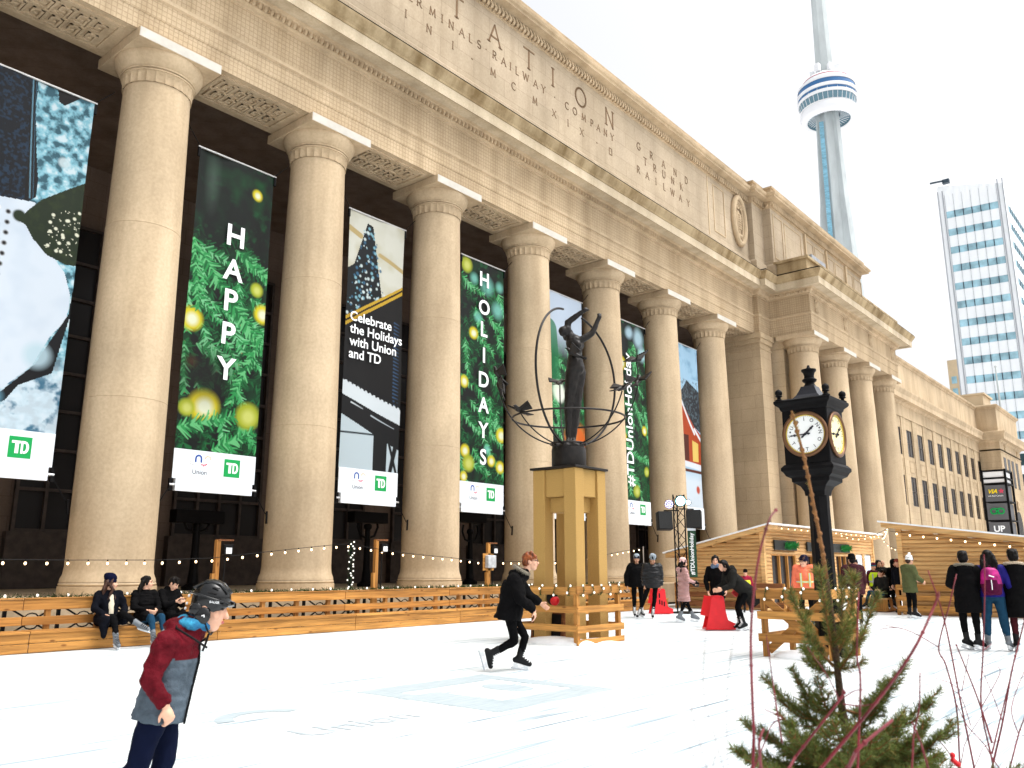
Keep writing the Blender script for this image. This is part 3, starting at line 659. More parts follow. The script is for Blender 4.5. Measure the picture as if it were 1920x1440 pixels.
for k in range(6):
    a=ph+.5+2*PI*k/6;q.obox((TX+8.6*math.cos(a),TY+8.6*math.sin(a),358.5+1.5*(k%2)),(3.4,3.6,5.5),Matrix.Rotation(a,3,'Z'))
q.build('antenna_housing',M['tower_white'],tw,bevel=.2)

of=thing('office_tower','white panelled office tower with bands of pale blue windows, behind the station wing','office tower',(196,38,0))
A=Vector((196.2,38.8));B=Vector((197.4,26.2));Cc=Vector((237,25.8));E=Vector((234,40))
q=MB();n=4;P=[A,B,Cc,E];tz=[85.9,83.4,83.4,85.9]
q.add([(p.x,p.y,0) for p in P]+[(p.x,p.y,z) for p,z in zip(P,tz)],[(0,1,5,4),(1,2,6,5),(2,3,7,6),(3,0,4,7),(4,5,6,7)]);ow=q.build('wall',M['office_white'],of)
def band(P0,P1,f0,f1,z0,z1,np_,glass='office_glass',nm='window_band'):
    d=P1-P0;nn=Vector((d.y,-d.x)).normalized()*-1
    if nn.dot(P0)>0:nn=-nn
    a=P0+d*f0+nn*.05;b=P0+d*f1+nn*.05
    q=MB();q.add([(a.x,a.y,z0),(b.x,b.y,z0),(b.x,b.y,z1),(a.x,a.y,z1),(a.x-nn.x,a.y-nn.y,z0),(b.x-nn.x,b.y-nn.y,z0),(b.x-nn.x,b.y-nn.y,z1),(a.x-nn.x,a.y-nn.y,z1)],[(0,1,2,3),(4,7,6,5),(0,4,5,1),(3,2,6,7)]);o=q.build(nm,M[glass],of)
    q=MB()
    for k in range(1,np_):
        p=a+(b-a)*k/np_+nn*.06;q.bar((p.x,p.y,z0),(p.x,p.y,z1),.16,.12,up=(nn.x,nn.y,0))
    q.build('mullion',M['mullion'],o)
for k in range(13):
    zt=79.4-4.2*k;g='office_glass'
    band(A,B,.1,.9,zt-1.55,zt,6);band(B,Cc,.07,.97,zt-1.55,zt,16)
for k in range(5):band(A,B,.03,.97,22-4.2*k,24.4-4.2*k,8,'dark_glass');band(B,Cc,.02,.98,22-4.2*k,24.4-4.2*k,16,'dark_glass')
q=MB()
for f in (.0,.075,.925,1.0):
    p=A+(B-A)*f;q.bar((p.x-.1,p.y,1),(p.x-.1,p.y,84.5),.2,.16,up=(-1,0,0))
for k in range(7):
    p=A+(B-A)*(.1+.8*k/6);q.bar((p.x-.06,p.y,26),(p.x-.06,p.y,83.4),.05,.06,up=(-1,0,0))
q.build('panel_joint',mat('grey_joint',(.35,.37,.4),.6),ow)
q=MB();q.bar((195.2,39.9,86.6),(196.5,36.4,86.9),.5,.25);q.box(196,197,36.2,37.6,86.2,87.1);q.build('roof_crane',M['mullion'],of)
tb=thing('tan_tower','narrow tan panelled tower block showing at the left edge of the white office tower','tower block',(255,51,0))
q=MB();q.box(254.5,275,44,53.0,0,58.8);tbw=q.build('wall',M['tanpanel'],tb)
for k in range(8):
    q=MB();q.box(254.4,254.52,51.0,52.3,52-3.4*k,54.0-3.4*k);q.build('window',M['office_glass'],tb)

# station sign pylon
py=thing('sign_pylon','tall dark framed sign pylon with a white slatted top and three grey railway panels','sign pylon',(60,10.6,0))
yl,yr,xf,xb=11.1,9.82,59.2,61.3
q=MB()
for x in (xf,xb):
    for y in (yl,yr):q.box(x-.06,x+.06,y-.06,y+.06,0,7.5)
for z in (7.44,6.95,6.62,5.5,4.35,3.2):q.box(xf-.05,xb+.05,yr-.05,yl+.05,z-.04,z+.04)
q.build('frame',M['iron'],py)
q=MB()
for z0,z1 in ((7.02,7.36),(6.68,6.9)):q.box(xf+.02,xb-.02,yr+.07,yl-.07,z0,z1)
q.build('top_slat',M['white'],py)
gp=mat('pylon_grey',(.1,.1,.105),.6)
def yz(yc,zc):return lambda u,v:(xf-.075,yc-u,zc+v)
for zc,kind in ((6.02,'rail'),(4.9,'go'),(3.75,'up')):
    q=MB();q.box(xf-.06,xb-.1,yr+.08,yl-.08,zc-.5,zc+.5);p=q.build('panel',gp,py);fn=yz(10.46,zc);q=MB()
    if kind=='rail':
        put_text(q,'VIA',lambda u,v:fn(u-.12,v+.12),h=.26,off=.03,shear=.35);q.build('lettering',mat('via_yellow',(.8,.6,0),.6),p)
        q=MB();P=[];
        for i in range(10):r=.17 if i%2==0 else .08;P.append(fn(.34+r*math.sin(2*PI*i/10),.12+r*math.cos(2*PI*i/10)))
        q.add(P,[tuple(range(10))]);q.build('leaf_emblem',M['print_red'],p)
        q=MB();put_text(q,'VIA Rail Canada',lambda u,v:fn(u,v-.16),w=.85);q.build('lettering',M['letter_white'],p)
    if kind=='go':
        for cx_ in (-.2,.2):
            ring=[fn(cx_+.16*math.cos(2*PI*k/20),.02+.16*math.sin(2*PI*k/20)) for k in range(20)];q.tube(ring,.045,6,closed=True)
        q.bar(fn(-.2,.18),fn(.2,.18),.09,.05);q.bar(fn(-.2,-.14),fn(.2,-.14),.09,.05);q.bar(fn(-.08,.12),fn(.08,-.08),.07,.05);q.build('go_emblem',mat('go_green',(0,.28,.06),.6),p)
    if kind=='up':
        put_text(q,'UP',lambda u,v:fn(u,v+.1),h=.38,off=.03);put_text(q,'Express',lambda u,v:fn(u,v-.26),w=.6);q.build('lettering',M['letter_white'],p)

# ------------------------------------------------------------------ holiday banners
def lat(shape,nx,ny,seed):
    r=np.random.default_rng(seed);g=r.random((ny+2,nx+2));h,w=shape
    y=np.linspace(0,ny,h);x=np.linspace(0,nx,w);yi=np.minimum(y.astype(int),ny-1);xi=np.minimum(x.astype(int),nx-1);fy=(y-yi)[:,None];fx=(x-xi)[None];fy=fy*fy*(3-2*fy);fx=fx*fx*(3-2*fx)
    a=g[yi][:,xi];b=g[yi][:,xi+1];c=g[yi+1][:,xi];d=g[yi+1][:,xi+1]
    return (a*(1-fx)+b*fx)*(1-fy)+(c*(1-fx)+d*fx)*fy
def fbm(shape,n,seed,oct=3):
    asp=shape[0]/shape[1];o=0;t=0
    for k in range(oct):o=o+lat(shape,int(n*2**k),int(n*asp*2**k),seed+k)*.5**k;t+=.5**k
    return o/t
def lin_(c):                     # 0-255 sRGB to linear
    c=np.array(c,float)/255;return np.where(c<=.04045,c/12.92,((c+.055)/1.055)**2.4)
class Paint:
    """print raster: x in 0..1, y in 0..A (A = height/width), top down"""
    def __init__(s,w,A,col):
        s.w=w;s.h=int(w*A);s.A=A;s.X,s.Y=np.meshgrid((np.arange(w)+.5)/w,(np.arange(s.h)+.5)/w);s.p=np.tile(lin_(col),(s.h,w,1))
    def mix(s,m,col):
        c=lin_(col) if not isinstance(col,np.ndarray) else col;s.p=s.p*(1-m[...,None])+c*m[...,None]
    def disc(s,x,y,r,col,soft=.25,a=1,ry=None):
        d=np.sqrt(((s.X-x)/r)**2+((s.Y-y)/(ry or r))**2);s.mix(a*np.clip((1-d)/soft,0,1),col)
    def seg(s,x0,y0,x1,y1,w0,w1,col,a=1):
        m=max(w0,w1)+2/s.w;i0=max(0,int((min(y0,y1)-m)*s.w));i1=min(s.h,int((max(y0,y1)+m)*s.w)+1);j0=max(0,int((min(x0,x1)-m)*s.w));j1=min(s.w,int((max(x0,x1)+m)*s.w)+1)
        if i1<=i0 or j1<=j0:return
        X=s.X[i0:i1,j0:j1]-x0;Y=s.Y[i0:i1,j0:j1]-y0;dx,dy=x1-x0,y1-y0;L=dx*dx+dy*dy+1e-9;t=np.clip((X*dx+Y*dy)/L,0,1)
        d=np.sqrt((X-t*dx)**2+(Y-t*dy)**2);wd=w0+(w1-w0)*t;k=a*np.clip((wd-d)*s.w+.5,0,1);q=s.p[i0:i1,j0:j1];s.p[i0:i1,j0:j1]=q*(1-k[...,None])+lin_(col)*k[...,None]
    def poly(s,P,col,a=1):
        ins=np.zeros(s.X.shape,bool);n=len(P)
        for i in range(n):
            (xa,ya),(xb,yb)=P[i],P[(i+1)%n]
            c=((ya>s.Y)!=(yb>s.Y))&(s.X<(xb-xa)*(s.Y-ya)/(yb-ya+1e-12)+xa);ins^=c
        s.mix(a*ins,col);return ins
    def sprig(s,x0,y0,x1,y1,L,rg,cols=((30,120,60),(14,80,40),(70,160,90)),stem=(150,110,60),n=None,w=.011):
        n=n or int(math.hypot(x1-x0,y1-y0)/.022);dx,dy=x1-x0,y1-y0;l=math.hypot(dx,dy);dx/=l;dy/=l
        s.seg(x0,y0,x1,y1,.012,.006,stem)
        for i in range(n):
            t=i/n;bx,by=x0+(x1-x0)*t,y0+(y1-y0)*t
            for sd in (-1,1):
                a=rg.uniform(.3,1.25)*sd;ca,sa=math.cos(a),math.sin(a);ll=L*rg.uniform(.5,1.15)*(1-.4*t);c=cols[int(rg.integers(len(cols)))]
                s.seg(bx,by,bx+(dx*ca-dy*sa)*ll,by+(dx*sa+dy*ca)*ll,w,w*.5,c)
def spruce_print(w,A,seed,bright=1,lights=(),top_dark=True,blur_lights=()):
    p=Paint(w,A,(12,22,16));rg=np.random.default_rng(seed);f=fbm(p.X.shape,5,seed)
    p.mix(np.clip((f-.5)*3,0,1)*.8,(8,84,46));g=fbm(p.X.shape,9,seed+9);p.mix(np.clip((g-.6)*4,0,1)*.6,(30,140,80))
    for k in range(int(26*A)):
        x=rg.uniform(-.1,1.1);y=rg.uniform(.9 if top_dark else .2,A+.1);a=rg.uniform(.3,2.2);L=rg.uniform(.3,.6)
        p.sprig(x,y,x+L*math.cos(a),y+L*math.sin(a),.11,rg,cols=((10,70,36),(18,96,52),(30,120,66),(6,46,26)),stem=(70,60,30))
    for k in range(int(7*A)):
        x=rg.uniform(-.1,.9);y=rg.uniform(1.0 if top_dark else .3,A);a=rg.uniform(.2,1.5);L=rg.uniform(.35,.65)
        p.sprig(x,y,x+L*math.cos(a),y+L*math.sin(a),.12,rg,cols=((46,150,84),(90,190,120),(24,110,58),(140,215,160)),stem=(170,130,70))
    if top_dark:
        m=np.clip(1-(p.Y-.2)/1.2,0,1);p.mix(m*.75,(16,30,22));h=fbm(p.X.shape,6,seed+4);p.mix(m*np.clip((h-.45)*2.2,0,1)*.55*np.clip(p.X*1.6,0,1),(10,110,56))
    for x,y,r,kind in lights:
        yc=(236,220,40) if kind else (190,200,60)
        p.disc(x,y,r*1.15,yc,.35,.95);p.disc(x+r*.05,y+r*.05,r*.72,(245,250,225) if kind else (222,226,130),.6,.95)
    return p
AB=8.0/2.3
def happy():
    p=spruce_print(120,AB,11,lights=((.08,2.02,.14,1),(.96,1.78,.12,1),(.78,.32,.075,1),(.3,2.98,.19,1),(.1,3.02,.1,0),(.86,3.02,.16,0),(.86,1.5,.09,0)))
    rg=np.random.default_rng(3);h=fbm(p.X.shape,3,77)
    p.mix(np.exp(-((p.X-.3)/.35)**2-((p.Y-2.62)/.28)**2)*.92,(20,16,10));p.disc(.12,2.5,.1,(90,50,20),.9,.6)
    for q in ((.1,1.2,.85,2.1),(.98,2.0,.62,2.9),(.02,1.1,.15,1.9),(.55,1.1,1.0,1.35),(.02,3.25,.7,3.05),(.45,3.45,.95,3.2),(.55,1.75,1.0,2.2)):p.sprig(*q,.15,rg,cols=((60,165,95),(120,205,140),(30,120,66)),w=.014,stem=(190,150,80))
    p.disc(.2,.3,.12,(120,140,128),.9,.35,ry=.5)
    return p
def holidays():
    p=spruce_print(100,AB,21,top_dark=False,lights=((.3,1.18,.1,1),(.08,1.98,.1,1),(.12,3.02,.1,1),(.2,3.2,.13,0),(.72,3.12,.09,1),(.92,3.2,.1,1),(.1,3.4,.08,1),(.95,2.7,.12,1),(.12,.12,.13,0)))
    for x,y,r in ((.6,.35,.2),(.85,.7,.18),(.4,.9,.12),(.9,.3,.12),(.3,.3,.12),(.62,2.95,.1)):p.disc(x,y,r,(150,225,210),.7,.75)
    return p
def hashtag():
    p=spruce_print(90,AB,31,top_dark=False,lights=((.15,.85,.14,1),(.1,2.3,.11,1),(.9,2.9,.1,0),(.5,3.3,.12,0),(.85,2.1,.1,1)))
    for x,y,r in ((.75,.25,.26),(.9,.55,.2),(.4,.2,.16)):p.disc(x,y,r,(196,226,240),.6,.85)
    return p
def skate():
    p=Paint(130,AB,(150,205,220));f=fbm(p.X.shape,16,5,4);p.mix(np.clip((f-.46)*5,0,1)*.85,(30,76,92));p.mix(np.clip((.44-f)*6,0,1)*.8,(232,244,248))
    low=np.clip((p.Y-2.7)/.3,0,1);p.mix(low*.8,(226,240,250));f2=fbm(p.X.shape,9,15,4);p.mix(low*np.clip((f2-.55)*6,0,1)*.9,(40,110,140))
    g=fbm(p.X.shape,40,8,2);j=p.poly([(-.1,-.1),(.44,-.1),(.46,.3),(.52,.75),(.56,1.0),(.56,1.2),(.48,1.28),(-.1,1.33)],(16,24,34));p.mix(j*np.clip((g-.5)*5,0,1)*.75,(40,70,96));p.poly([(.42,-.1),(.46,.3),(.53,.85),(.56,1.2),(.46,1.27),(.45,.8),(.40,.3)],(18,12,14))
    for k in range(60):p.seg(.4+.0018*k,k*.0205,.401+.0018*k,k*.0205+.011,.006,.006,(120,165,185))
    for k in range(60):p.seg(.43+.0018*k,k*.0205,.432+.0018*k,k*.0205+.02,.003,.003,(70,110,130))
    B=[(-.1,1.33),(.2,1.3),(.56,1.25),(.62,1.35),(.74,1.72),(.9,1.88),(.98,2.1),(.97,2.35),(.84,2.55),(.72,2.85),(.45,3.15),(-.1,3.3)]
    m=p.poly(B,(226,236,246));p.mix(m*np.clip((fbm(p.X.shape,4,2)-.5)*2,0,1)*.35,(178,198,222))
    p.poly([(-.1,3.28),(.2,3.24),(.48,3.14),(.74,2.84),(.86,2.56),(.98,2.3),(1.0,2.0),(1.02,2.2),(.95,2.6),(.9,2.9),(.62,3.06),(.52,3.22),(.2,3.42),(-.1,3.4)],(14,16,22));p.disc(.75,2.75,.16,(200,226,236),.5,.8)
    p.disc(.42,3.2,.11,(110,160,180),.6,.9)
    for k in range(13):
        y=1.42+.1*k;p.seg(-.05,y+.06,.25-.004*k,y+.03,.016,.012,(70,92,112));p.seg(.06,y+.065,.12,y+.06,.03,.02,(24,34,44));p.seg(-.05,y+.02,.25-.004*k,y-.02,.03,.024,(246,249,252));p.seg(-.05,y+.0,.24,y-.04,.005,.005,(176,196,212))
    for k in range(12):p.disc(.34+.02*math.sin(k*.4)-.006*k,1.42+.105*k,.03,(150,150,150),.4);p.disc(.34+.02*math.sin(k*.4)-.006*k,1.42+.105*k,.02,(20,20,24),.5)
    T=[(.44,1.48),(.5,1.36),(.62,1.2),(.86,1.0),(1.05,.85),(1.05,1.78),(.9,1.8),(.72,1.75),(.58,1.62),(.5,1.5)]
    m=p.poly(T,(36,52,26));p.mix(m*np.clip((fbm(p.X.shape,20,3)-.5)*3,0,1)*.6,(62,78,36));p.disc(.44,1.43,.07,(40,56,28),.3)
    rg=np.random.default_rng(4)
    for k in range(70):
        x=rg.uniform(.68,1.0);y=rg.uniform(1.22,1.7);r=rg.choice([.008,.01,.026],p=[.5,.36,.14]);p.disc(x,y,r*.8,(238,238,216),.4)
    p.poly([(.62,-.1),(.66,.12),(.72,.14),(.84,.02),(.9,-.1)],(30,24,24));p.disc(.78,.75,.07,(220,236,240),.4,.8)
    return p
def piano():
    p=Paint(100,AB,(226,226,214));f=fbm(p.X.shape,4,6);p.mix(np.clip((f-.4)*3,0,1)*.5,(196,190,160));p.seg(0,.25,.2,.32,.04,.04,(200,180,130));p.seg(.55,.5,1,.62,.03,.03,(200,180,130))
    p.poly([(.32,.1),(.42,.12),(.52,.7),(.66,1.35),(.7,1.7),(-.1,2.2),(-.1,.9),(.1,.75)],(22,30,34));rg=np.random.default_rng(9)
    for k in range(230):
        x=rg.uniform(0,.68);y=rg.uniform(.15,1.6)
        if abs(x-.36)<.05+.25*y:p.disc(x,y,rg.choice([.014,.024,.03]),[(150,200,215),(226,240,240),(70,120,150)][int(rg.integers(3))],.5,.9)
    bl=[(-.1,1.72),(.0,1.6),(1.1,.86),(1.1,2.75),(-.1,2.35)];p.poly(bl,(24,22,22));p.poly([(-.1,1.55),(1.1,.78),(1.1,.9),(-.1,1.68)],(212,176,60));p.poly([(-.1,1.6),(1.1,.82),(1.1,.85),(-.1,1.63)],(60,44,14))
    for k in range(24):
        y=1.4+.05*k;p.seg(.86,y,.95,y+.02,.012,.004,(70,110,150),.7)
    p.poly([(-.1,2.3),(1.1,2.62),(1.1,2.85),(-.1,2.5)],(228,236,240))
    for k in range(16):p.seg(.07*k,2.27+.019*k,.07*k+.02,2.33+.019*k,.02,.018,(20,20,24))
    p.poly([(-.1,2.5),(1.1,2.85),(1.1,3.2),(-.1,2.75)],(24,24,26));p.seg(.15,2.62,.35,2.68,.01,.004,(220,228,232));p.seg(.5,2.75,.9,2.88,.01,.004,(200,210,216))
    p.mix(np.clip((p.Y-(2.75+.37*(p.X+.1)))*8,0,1)*.0,(255,255,255));p.poly([(-.1,2.75),(1.1,3.2),(1.1,3.6),(-.1,3.6)],(206,220,226))
    p.seg(0,3.02,.55,3.0,.012,.012,(60,70,74));p.poly([(.56,2.9),(.8,2.95),(.8,3.6),(.56,3.6)],(20,22,24));p.seg(.98,2.95,.86,3.5,.04,.03,(22,24,26));p.seg(.8,3.0,.98,3.5,.02,.02,(24,26,28))
    return p
def ornament():
    p=spruce_print(80,AB,41,top_dark=False);p.mix(np.clip((1.15-p.Y)*2,0,1),(206,220,236));p.seg(.0,.7,.1,1.6,.2,.2,(20,130,80),.8);p.disc(.25,1.75,.22,(232,248,226),.4);p.disc(.3,1.8,.18,(250,252,240),.5)
    p.disc(.75,2.6,.42,(226,120,40),.4);p.disc(.6,2.5,.2,(250,190,110),.9,.8);p.disc(.5,2.75,.2,(20,150,84),.5);p.disc(.85,3.15,.3,(245,180,90),.5);return p
def gingerbread():
    p=Paint(80,AB,(176,212,236));p.mix(np.clip((fbm(p.X.shape,6,8)-.5)*3,0,1)*.7*(p.Y<.7),(110,160,190));p.mix(np.clip((p.Y-2.6)*3,0,1),(226,238,248))
    p.poly([(.1,1.1),(.5,.75),(1.1,1.0),(1.1,1.9),(.75,1.75),(.2,1.45)],(44,50,58));g=fbm(p.X.shape,26,4,1);p.mix(((g>.6)&(p.Y>.75)&(p.Y<1.8)&(p.X>.15))*.6,(110,130,140))
    p.poly([(.0,1.4),(.2,1.25),(.75,1.75),(1.1,1.95),(1.1,2.6),(0,2.5)],(190,80,24));p.seg(.1,1.15,.75,1.9,.03,.03,(240,244,248));p.seg(.75,1.8,1.1,2.1,.03,.03,(240,244,248))
    p.poly([(.15,1.95),(.5,1.95),(.5,2.5),(.15,2.5)],(100,40,14));p.poly([(.65,2.05),(.9,2.1),(.9,2.5),(.65,2.5)],(240,210,120));p.seg(0,2.55,1.1,2.62,.06,.06,(236,242,250));p.seg(0,2.7,1,2.72,.03,.03,(110,50,30));p.disc(.8,3.1,.1,(210,90,60),.4);return p
pm=bpy.data.materials.new('printed_vinyl');pm.use_nodes=True;t_=pm.node_tree;b_=t_.nodes['Principled BSDF'];b_.inputs['Roughness'].default_value=.5;b_.inputs['Specular IOR Level'].default_value=.2
va=node(t_,'ShaderNodeVertexColor',layer_name='print');t_.links.new(va.outputs[0],b_.inputs['Base Color'])
def banner(k,paint,label,extra):
    x0=10.36+SP*k;w=2.3;zt,zm,zb=12.42,4.36,3.62;y=D
    bn=thing('holiday_banner',label,'banner',(x0+w/2,y,3.0),0,'holiday banners hung between the station columns')
    p=paint();h,wd=p.h,p.w;v=[];seed=k*3.1
    for i in range(h+1):
        for j in range(wd+1):
            u=j/wd;s_=i/h;dy=.07*mnoise.noise(Vector((u*2.0+seed,s_*2.2,0)))+.025*math.sin(u*9+seed)*math.exp(-s_*3);v.append((x0+w*u,y+dy,zt-(zt-zm)*s_))
    f=[(i*(wd+1)+j,(i+1)*(wd+1)+j,(i+1)*(wd+1)+j+1,i*(wd+1)+j+1) for i in range(h) for j in range(wd)]
    q=MB();q.add(v,f);MB.fix_normals=False;o=q.build('printed_cloth',pm,bn,smooth=180);MB.fix_normals=True
    at_=o.data.color_attributes.new('print','FLOAT_COLOR','CORNER');c=np.ones((h*wd,4,4));c[:,:,:3]=(np.clip(p.p,0,1)**1.15*.6).reshape(-1,1,3);at_.data.foreach_set('color',c.ravel())
    q=MB();q.box(x0,x0+w,y-.012,y+.012,zb,zm-.002);q.box(x0+.08,x0+w-.08,y-.05,y+.05,zb-.3,zb);ft=q.build('sponsor_strip',M['banner_white'],bn)
    q=MB();l=MB();cx=x0+w*.7;cz=(zb+zm)/2+.0;td_logo(q,l,lambda a,b_,t:(cx+a,y-.016-.004*t,cz+b_),.46);sq=q.build('bank_logo',M['td_green'],ft);l.build('lettering',M['letter_white'],sq)
    ux=x0+w*.31;fn=lambda a,b_:(ux+a,y-.017,cz+.1+b_)
    def arcb(mm,c,r,a0,a1,w_,n=10):
        for i in range(n):
            a=R(a0+(a1-a0)*i/n);b2=R(a0+(a1-a0)*(i+1)/n);mm.add([fn(c[0]+rr*math.cos(t),c[1]+rr*math.sin(t)) for rr,t in ((r-w_/2,a),(r+w_/2,a),(r+w_/2,b2),(r-w_/2,b2))],[(0,1,2,3)])
    q=MB();arcb(q,(-.05,.07),.075,0,180,.045);q.add([fn(-.148,-.03),fn(-.103,-.03),fn(-.103,.07),fn(-.148,.07)],[(0,1,2,3)]);q.add([fn(.003,-.03),fn(.048,-.03),fn(.048,.07),fn(.003,.07)],[(0,1,2,3)]);q.build('ring_logo',M['print_navy'],ft)
    q=MB();[arcb(q,(.1,-.02),.075,a,a+22,.05,2) for a in (215,250,285,318)];q.build('ring_logo',M['print_red'],ft)
    q=MB();[arcb(q,(.2,.07),.075,a,a+20,.045,2) for a in (0,32,64,96,128,158)];q.build('ring_logo',M['print_orange'],ft)
    q=MB();[arcb(q,(-.2,-.02),.075,a,a+20,.05,2) for a in (180,215,250,285)];q.build('ring_logo',M['print_grey'],ft)
    q=MB();put_text(q,'Union',lambda a,b_:(ux+a,y-.017,cz-.17+b_),h=.115,off=.006);q.build('lettering',M['letter_dark'],ft)
    MB().box(x0+w*.53,x0+w*.534,y-.017,y-.013,cz-.24,cz+.24).build('divider',M['print_grey'],ft)
    q=MB();q.tube([(x0-.06,y,zt+.03),(x0+w+.06,y,zt+.03)],.03,8);q.build('top_rod',M['steel'],bn)
    q=MB();q.tube([(x0-.06,y,zb-.16),(x0+w+.06,y,zb-.16)],.04,8);q.build('bottom_rod',M['steel'],bn)
    q=MB()
    for sd,xx in ((-1,x0),(1,x0+w)):
        xc=xx+sd*(.36 if sd<0 else .56);q.tube([(xx,y,zt+.03),(xx+sd*.42,y-.05,zt+.5)],.014,5);q.tube([(xx,y,zb-.16),(xx+sd*.38,y-.05,zb-.75)],.014,5)
        q.obox((xx+sd*.03,y,zt-.12),(.06,.05,.26));q.obox((xx+sd*.03,y,zb-.16),(.08,.06,.3));q.tube([(xx+sd*.38,y-.1,zb-.68),(xx+sd*.42,y-.05,zb-1.0)],.03,6)
    q.build('tie_cable',M['iron'],bn)
    if extra:extra(bn,x0,w,y)
def stack(word,zs,h,dx=.0):
    def fn(bn,x0,w,y):
        q=MB()
        for ch,z in zip(word,zs):put_text(q,ch,lambda a,b:(x0+w*.5+dx+a,y-.06,z+b),h=h,off=.022)
        q.build('lettering',M['letter_white'],bn)
    return fn
def celeb(bn,x0,w,y):
    q=MB()
    for i,s_ in enumerate(('Celebrate','the Holidays','with Union','and TD')):put_text(q,s_,lambda a,b:(x0+.14+a,y-.06,9.0-.39*i+b),size=.42,off=.014,align='l')
    q.build('lettering',M['letter_white'],bn)
def hasht(bn,x0,w,y):
    q=MB();put_text(q,'#TDUnionHoliday',lambda a,b:(x0+.72-b,y-.06,7.95+a),w=6.0,off=.012);q.build('lettering',M['letter_white'],bn)
from_px=lambda px,py:at(px,py,1)
def zpx(px,py):d=ray(px,py);return CAMZ+d[2]*D/d[1]
banner(-1,skate,'banner printed with a white figure skate, jeans and a green mitten on snow',None)
banner(0,happy,'dark green banner printed with spruce twigs and the word HAPPY','' or stack('HAPPY',[zpx(434,442),zpx(428,505),zpx(423,562),zpx(418,624),zpx(413,690)],.6,.05))
banner(1,piano,'banner printed with a black grand piano and the words Celebrate the Holidays',celeb)
banner(2,holidays,'green banner printed with needles, lights and the word HOLIDAYS',stack('HOLIDAYS',[zpx(911,527),zpx(911,579),zpx(911,620),zpx(911,668),zpx(911,714),zpx(911,761),zpx(911,808),zpx(911,858)],.56,-.0))
banner(3,ornament,'banner with a pale top and orange baubles half hidden behind the bronze statue',None)
banner(4,hashtag,'green spruce banner with a white hashtag slogan running up it',hasht)
banner(5,gingerbread,'banner printed with a gingerbread house under a pale blue sky',None)

# ------------------------------------------------------------------ rink furniture
def atY(px,py,Y):d=ray(px,py);return np.array([0,0,CAMZ])+d*(Y/d[1])
def atX(px,py,X):d=ray(px,py);return np.array([0,0,CAMZ])+d*(X/d[0])
def foliage_tube(mb,pts,r,n,leaf=.05,seed=1):
    rg=random.Random(seed);pts=[Vector(p) for p in pts];L=[(b-a).length for a,b in zip(pts,pts[1:])];T=sum(L)
    for _ in range(n):
        t=rg.random()*T;i=0
        while i<len(L)-1 and t>L[i]:t-=L[i];i+=1
        d=(pts[i+1]-pts[i]).normalized();p=pts[i]+d*t;a=Vector((rg.gauss(0,1),rg.gauss(0,1),rg.gauss(0,1)));a=(a-d*a.dot(d)).normalized()
        tip=p+a*r*rg.uniform(.6,1.3)+d*rg.uniform(-leaf,leaf);sd=a.cross(d).normalized()*leaf*.16
        mb.add([p-sd,p+sd,tip+sd*.4,tip-sd*.4],[(0,1,2,3)])
# the long bench with its slatted back
bn=thing('rink_bench','long orange pine bench with a slatted rail back along the station side of the ice','bench',(8,16.5,0))
secs=[-12+3.66*i for i in range(12)]
for i,x in enumerate(secs):
    a,b=x+.006,min(x+3.66-.006,28.6);zz=.03
    rq=random.Random(i);dz=rq.uniform(-.006,.006)
    MB().box(a,b,16.27,16.73,.33,.375+dz).build('seat',M['pine'],bn,bevel=.006)
    h=(.16+.0)
    MB().box(a,b,16.30,16.335,.01,.165).build('front_board',M['pine'],bn,bevel=.005);MB().box(a+.0,b,16.30,16.335,.172,.328).build('front_board',M['pine'],bn,bevel=.005)
    MB().box(a,b,16.72,16.76,.72,.91+dz).build('back_rail',M['pine'],bn,bevel=.005);MB().box(a,b,16.72,16.76,.455,.605).build('back_rail',M['pine'],bn,bevel=.005)
    MB().box(a,b,16.70,16.86,.912,.935).build('cap_board',M['pine'],bn,bevel=.004)
    q=MB();n=4
    for k in range(n):
        xx=a+.45+(b-a-.9)*k/(n-1);MB().box(xx-.045,xx+.045,16.761,16.85,.02,.91).build('post',M['pine_z'],bn)
g=thing('pine_garland','dark green pine garland with pale bulbs lying along the top of the bench back','garland',(8,16.8,.93))
q=MB();foliage_tube(q,[(x,16.8,.95) for x in np.arange(2,28.6,.4)],.07,3600,.06,3);q.build('needles',M['garland'],g)
for k in range(46):
    MB().ell((3.2+.555*k,16.76+.04*math.sin(k*2.1),.975),(.024,.024,.028),n=8,m=6).build('bulb',M['bulb_w'],g,smooth=180)
